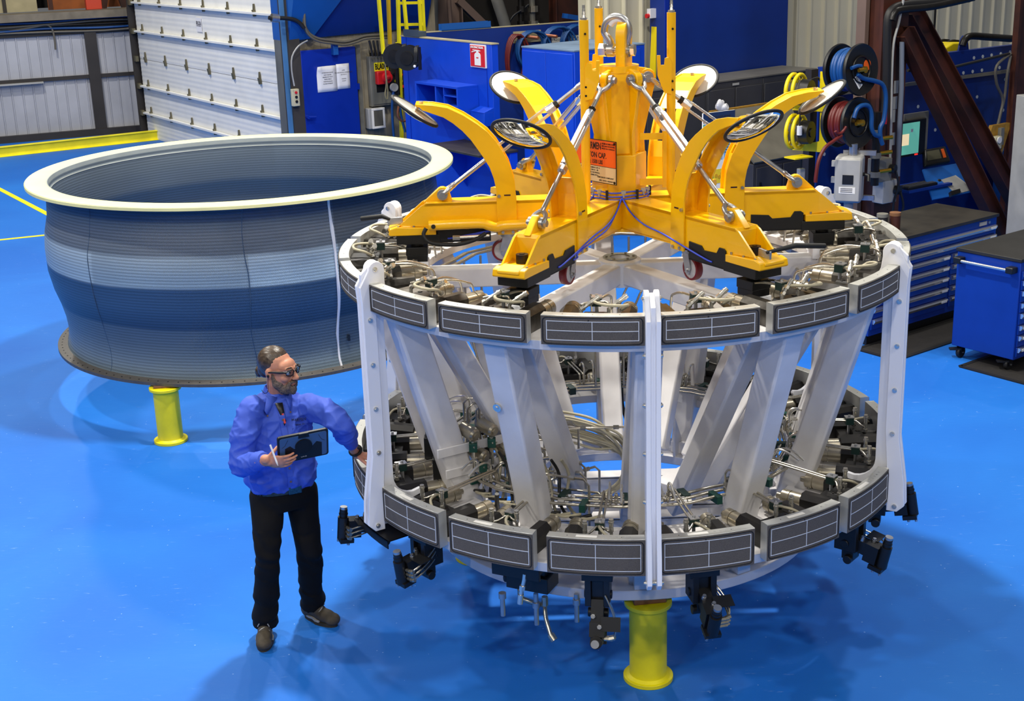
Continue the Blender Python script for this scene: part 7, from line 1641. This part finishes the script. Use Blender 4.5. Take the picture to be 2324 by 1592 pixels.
# placket, buttons, collar, pocket, emblem
m = MB(); pl = [onshirt(.012+.02*(1.40-z), z, .003) for z in [1.40-.03*k for k in range(15)]]
for a, b in zip(pl, pl[1:]): m.beam(a, b, .030, .004, up=FT)
m.build('placket', SHIRT, sh_, 60)
for z in (1.355, 1.265, 1.175, 1.09, 1.01): m = MB(); p = onshirt(.012+.02*(1.40-z), z, .006); m.cyl(p, p+FT*.003, .0055, n=12); m.build('shirt_button', mat('button_brown', (120, 96, 84), .4) if 'button_brown' not in MATS else MATS['button_brown'], sh_, 40)
m = MB(); nc = Vector((neck.x-.010, neck.y+.018, 0))
for k in range(18):
    t0, t1 = [(-.5*PI+.30)+(2*PI-.60)*(k+q)/18 for q in (0, 1)]
    f = lambda t, r, z: nc+ST*(r*math.cos(t))+FT*-(r*math.sin(t))+Vector((0, 0, z))
    zz = lambda t: 1.505-.045*max(0, -math.sin(t))
    m.add([f(t0, .066, zz(t0)), f(t1, .066, zz(t1)), f(t1, .086, zz(t1)-.048), f(t0, .086, zz(t0)-.048), f(t0, .062, zz(t0)), f(t1, .062, zz(t1)), f(t1, .060, zz(t1)-.05), f(t0, .060, zz(t0)-.05)], [(0, 3, 2, 1), (4, 5, 6, 7), (0, 1, 5, 4)])
m.build('collar', SHIRT, sh_, 60)
for sx in (-1, 1):
    a = nc+ST*(sx*.022)+FT*.072+Vector((0, 0, 1.462)); b = nc+ST*(sx*.070)+FT*.055+Vector((0, 0, 1.478)); c_ = onshirt(sx*.062, 1.385, .008); d_ = onshirt(sx*.078, 1.42, .008)
    m = MB(); m.add([a, b, d_, c_], [(0, 1, 2, 3)] if sx < 0 else [(0, 3, 2, 1)]); o = m.build('collar_point', SHIRT, sh_); s_ = o.modifiers.new('t', 'SOLIDIFY'); s_.thickness = .004; s_.offset = 0
    m = MB(); m.cyl(c_+FT*.003, c_+FT*.006, .005, n=10); m.build('collar_button', MATS['button_brown'], sh_, 40)
m = MB(); q = [onshirt(-.012, 1.440, .008), onshirt(.030, 1.435, .008), onshirt(.030, 1.345, .008), onshirt(.018, 1.32, .008), onshirt(.002, 1.39, .008)]
m.add(q, [tuple(range(5))]); o = m.build('undershirt', BLK, sh_); s_ = o.modifiers.new('t', 'SOLIDIFY'); s_.thickness = .003
m = MB(); a, b = onshirt(.018, 1.385, .011), onshirt(.022, 1.335, .011); m.beam(a, b, .010, .003, up=FT); m.build('red_lanyard', RED, sh_)
m = MB()
pk = [onshirt(x, z, .0035) for x, z in ((.058, 1.30), (.145, 1.30), (.145, 1.215), (.10, 1.195), (.058, 1.215))]
m.tube(pk, .0016, 5, closed=True); m.build('chest_pocket', SHIRT, sh_, 60)
c0, c1, c2 = onshirt(.062, 1.338, .003), onshirt(.148, 1.338, .003), onshirt(.10, 1.338, .004)
ex = (c1-c0).normalized()
m = MB(); m.text('MARMEN', .024, c2+FT*.006, ex, (0, 0, 1), .003, 'CENTER', .074); m.text('Marmen Inc.', .015, c2+Vector((0, 0, -.024))+FT*.013, ex, (0, 0, 1), .003, 'CENTER', .062); m.build('shirt_lettering', INK, sh_)
# ---- trousers, belt
T = MB()
loft(T, [((pel.x, pel.y+.005, .82), .165, .125, TH), ((pel.x, pel.y+.004, .88), .178, .138, TH), ((pel.x, pel.y, .94), .172, .134, TH), ((pel.x, pel.y, .965), .166, .130, TH)])
for a, b, c in ((Rhip, Rkn, Rank), (Lhip, Lkn, Lank)):
    cap(T, a+Vector((0, 0, -.06)), a.lerp(b, .6), .103, .084, 18); cap(T, a.lerp(b, .5), b, .087, .073, 18); cap(T, b, b.lerp(c, .6), .073, .069, 18)
    e = c+Vector((0, 0, -.02)); T.tube([b.lerp(c, .5), b.lerp(c, .8), e.lerp(c, .3), e], [.067, .069, .072, .070], 20)
tm = organic(T, .0085, 4, .5); tm.materials.append(TROU)
nr = [v.normal.copy() for v in tm.vertices]
for v, n_ in zip(tm.vertices, nr):
    p = v.co; disp = .009*noise.noise(p*8)
    for kn, an in ((Rkn, Rank), (Lkn, Lank)):
        hd2 = (Vector((p.x, p.y, 0))-Vector((an.x, an.y, 0))).length
        if hd2 < .12 and p.z < .34: disp += .011*math.sin(p.z*46+4.5*noise.noise(p*7))*(1-p.z/.34)**.7*(p.z > .12)
        if (p-kn).length < .16: disp += .003*math.sin(p.z*50+p.x*40+4*noise.noise(p*9))
    v.co = p+n_*disp
tm.polygons.foreach_set('use_smooth', [True]*len(tm.polygons)); put('trousers', tm, man)
m = MB(); n = 40
for k in range(n):
    t0, t1 = 2*PI*k/n, 2*PI*(k+1)/n; f = lambda t, z, e=0: Vector((pel.x, pel.y, z))+ST*((.172+e)*math.copysign(abs(math.cos(t))**.833, math.cos(t)))+FT*-((.137+e)*math.copysign(abs(math.sin(t))**.833, math.sin(t)))
    m.add([f(t0, .932), f(t1, .932), f(t1, .968), f(t0, .968), f(t0, .968, -.02), f(t1, .968, -.02)], [(0, 1, 2, 3), (3, 2, 5, 4)])
bt_ = m.build('belt', mat('tooled_belt', (34, 52, 62), .5, var=.6, scale=60), man, 60)
m = MB(); p = Vector((pel.x, pel.y, .95))+FT*.141+ST*.035; m.box(p, (.072, .008, .042), Matrix((ST, -FT, Vector((0, 0, 1)))).transposed()); m.build('belt_buckle', mat('buckle_teal', (44, 92, 116), .35, metal=.5, var=.5, scale=90), bt_, bevel=.004)
# ---- shoes
def shoe(foot, d, nm):
    d = Vector((d[0], d[1], 0)).normalized(); s_ = Vector((-d.y, d.x, 0)); M_ = Matrix((s_, d, Vector((0, 0, 1)))).transposed(); P = lambda x, y, z: foot+M_ @ Vector((x, y, z))
    m = MB(); m.ell(P(0, -.07, .055), (.042, .052, .052), 16, M_); m.ell(P(.0, .06, .045), (.047, .085, .042), 18, M_); m.ell(P(.003, .115, .038), (.046, .045, .036), 16, M_); m.ell(P(0, -.01, .065), (.042, .075, .048), 16, M_); cap(m, P(0, -.05, .06), P(0, -.045, .10), .044, .042)
    sm = organic(m, .005, 3, .5); sm.materials.append(SHOE); sm.polygons.foreach_set('use_smooth', [True]*len(sm.polygons))
    for v in sm.vertices: v.co.z = max(v.co.z, .012)
    sh = put('shoe', sm, man)
    m = MB(); out = []
    for k in range(24):
        t = 2*PI*k/24; y = .125*math.sin(t)+.022; w_ = (.050 if y > 0 else .043)*(1-.10*(1 if abs(y) < .02 else 0)); out.append((w_*math.cos(t), y))
    fr = (s_, d, Vector((0, 0, 1)), foot); m.prism(out, 0, .022, fr); m.build('sole', SOLE, sh, 40)
    m = MB(); m.prism([(x*1.02, y) for x, y in out if y < .06], .020, .032, fr); m.build('sole_rand', LGRY, sh, 40)
    for k in range(4): m = MB(); y = .015+.024*k; z = .108-.014*k; m.tube([P(-.030, y, z-.022), P(-.01, y+.008, z), P(.012, y-.004, z), P(.031, y, z-.022)], .0032, 6, sub=3); m.build('lace', LGRY, sh, 60)
    m = MB(); m.tube([P(0, .01, .118), P(-.02, .03, .122), P(-.035, .02, .095)], .003, 6, sub=3); m.tube([P(0, .01, .118), P(.02, .035, .12), P(.03, .03, .095)], .003, 6, sub=3); m.build('lace_bow', LGRY, sh, 60)
shoe(Rft, (.08, -1), 'r'); shoe(Lft, (.80, -.60), 'l')
# watch, ring
hw2 = hc-Ld.normalized()*.085+Vector((0, 0, .018)); d_ = (Lwr-Lel).normalized(); wp = Lwr-d_*.016+Vector((.004, 0, .004))
m = MB(); m.torus(wp, d_, .030, .009, 24, 8); wt = m.build('wrist_watch', BLKR, man, 60); m = MB(); m.box(wp+Vector((.012, -.018, .027)), (.036, .032, .012), Matrix.Rotation(R(25), 3, 'Y')); m.build('watch_case', BLK, wt, bevel=.004)
m = MB(); m.torus(hc+Ld.normalized()*.030+Vector((.0, -.012, -.004)), Ld, .0105, .0022, 16, 6); m.build('finger_ring', STEEL, man, 60)
# ---- tablet and stylus (held things)
tb_c = (TLc+TRc+BLc+BRc)/4
tab = thing('tablet', 'dark rugged tablet with blue grey back held in the man\'s hand', 'tablet', PER+tb_c)
Wt, Ht = (TRc-TLc).length, ((TLc-BLc).length+(TRc-BRc).length)/2
Tf = (tx, tz, tn_, Vector((0, 0, 0)))
m = MB(); m.prism(rrect(Wt, Ht, .015), -.008, .006, Tf); m.build('tablet_case', BLK, tab, 30, .002)
BKP = mat('tablet_back_blue', (66, 96, 138), .35)
m = MB(); m.prism(rrect(Wt*.92, Ht*.88, .012), .006, .009, Tf); m.build('back_plate', BKP, tab, 30)
m = MB(); m.prism([(-Wt*.36, -Ht*.44), (Wt*.36, -Ht*.44), (Wt*.36, Ht*.05), (Wt*.26, Ht*.12), (Wt*.18, -Ht*.02), (-Wt*.18, -Ht*.02), (-Wt*.26, Ht*.12), (-Wt*.36, Ht*.05)], .009, .011, Tf); m.build('kickstand', BLK, tab, 30)
m = MB(); c_ = tn_*.011+tz*Ht*.05; m.cyl(c_, c_+tn_*.008, Ht*.26, n=28); m.build('grip_disc', BLKM, tab, 40)
m = MB(); m.prism([(-Wt*.10, Ht*.36), (Wt*.12, Ht*.36), (Wt*.10, Ht*.52), (-Wt*.08, Ht*.52)], .004, .012, Tf); m.prism([(-.018, Ht*.39), (.018, Ht*.39), (.018, Ht*.43), (-.018, Ht*.43)], .012, .0135, Tf); m.build('camera_bump', BLK, tab)
for sx in (-1, 1): m = MB(); m.tube([tx*(sx*Wt*.30)+tz*(Ht*.36)+tn_*.009, tx*(sx*Wt*.36)+tz*(Ht*.16)+tn_*.009, tx*(sx*Wt*.42)+tz*(Ht*.10)+tn_*.009], .0012, 5); m.build('back_groove', BLK, tab)
m = MB(); m.text('UAG', .010, tn_*.0115+tz*(-Ht*.36), tx, tz, .001, 'CENTER', .03); m.build('tablet_lettering', LGRY, tab)
m = MB(); m.prism(rrect(Wt*.9, Ht*.86, .006), -.0095, -.008, Tf); m.build('screen', mat('tablet_screen', (20, 24, 30), .1), tab)
p0, p1 = at_y(613, 1010, 6.47), at_y(631, 1058, 6.44)
sty = thing('stylus', 'white stylus pen clasped in the man\'s fingers beside the tablet', 'pen', p0.lerp(p1, .5)); c_ = p0.lerp(p1, .5)
m = MB(); e = p0.lerp(p1, .84); m.cyl(p0-c_, e-c_, .0048, n=14); m.build('stylus_barrel', PAPER, sty, 40); m = MB(); m.cyl(e-c_, p1-c_, .0048, .001, n=14); m.build('stylus_tip', SIGNW, sty, 40)
bpy.context.view_layer.update()
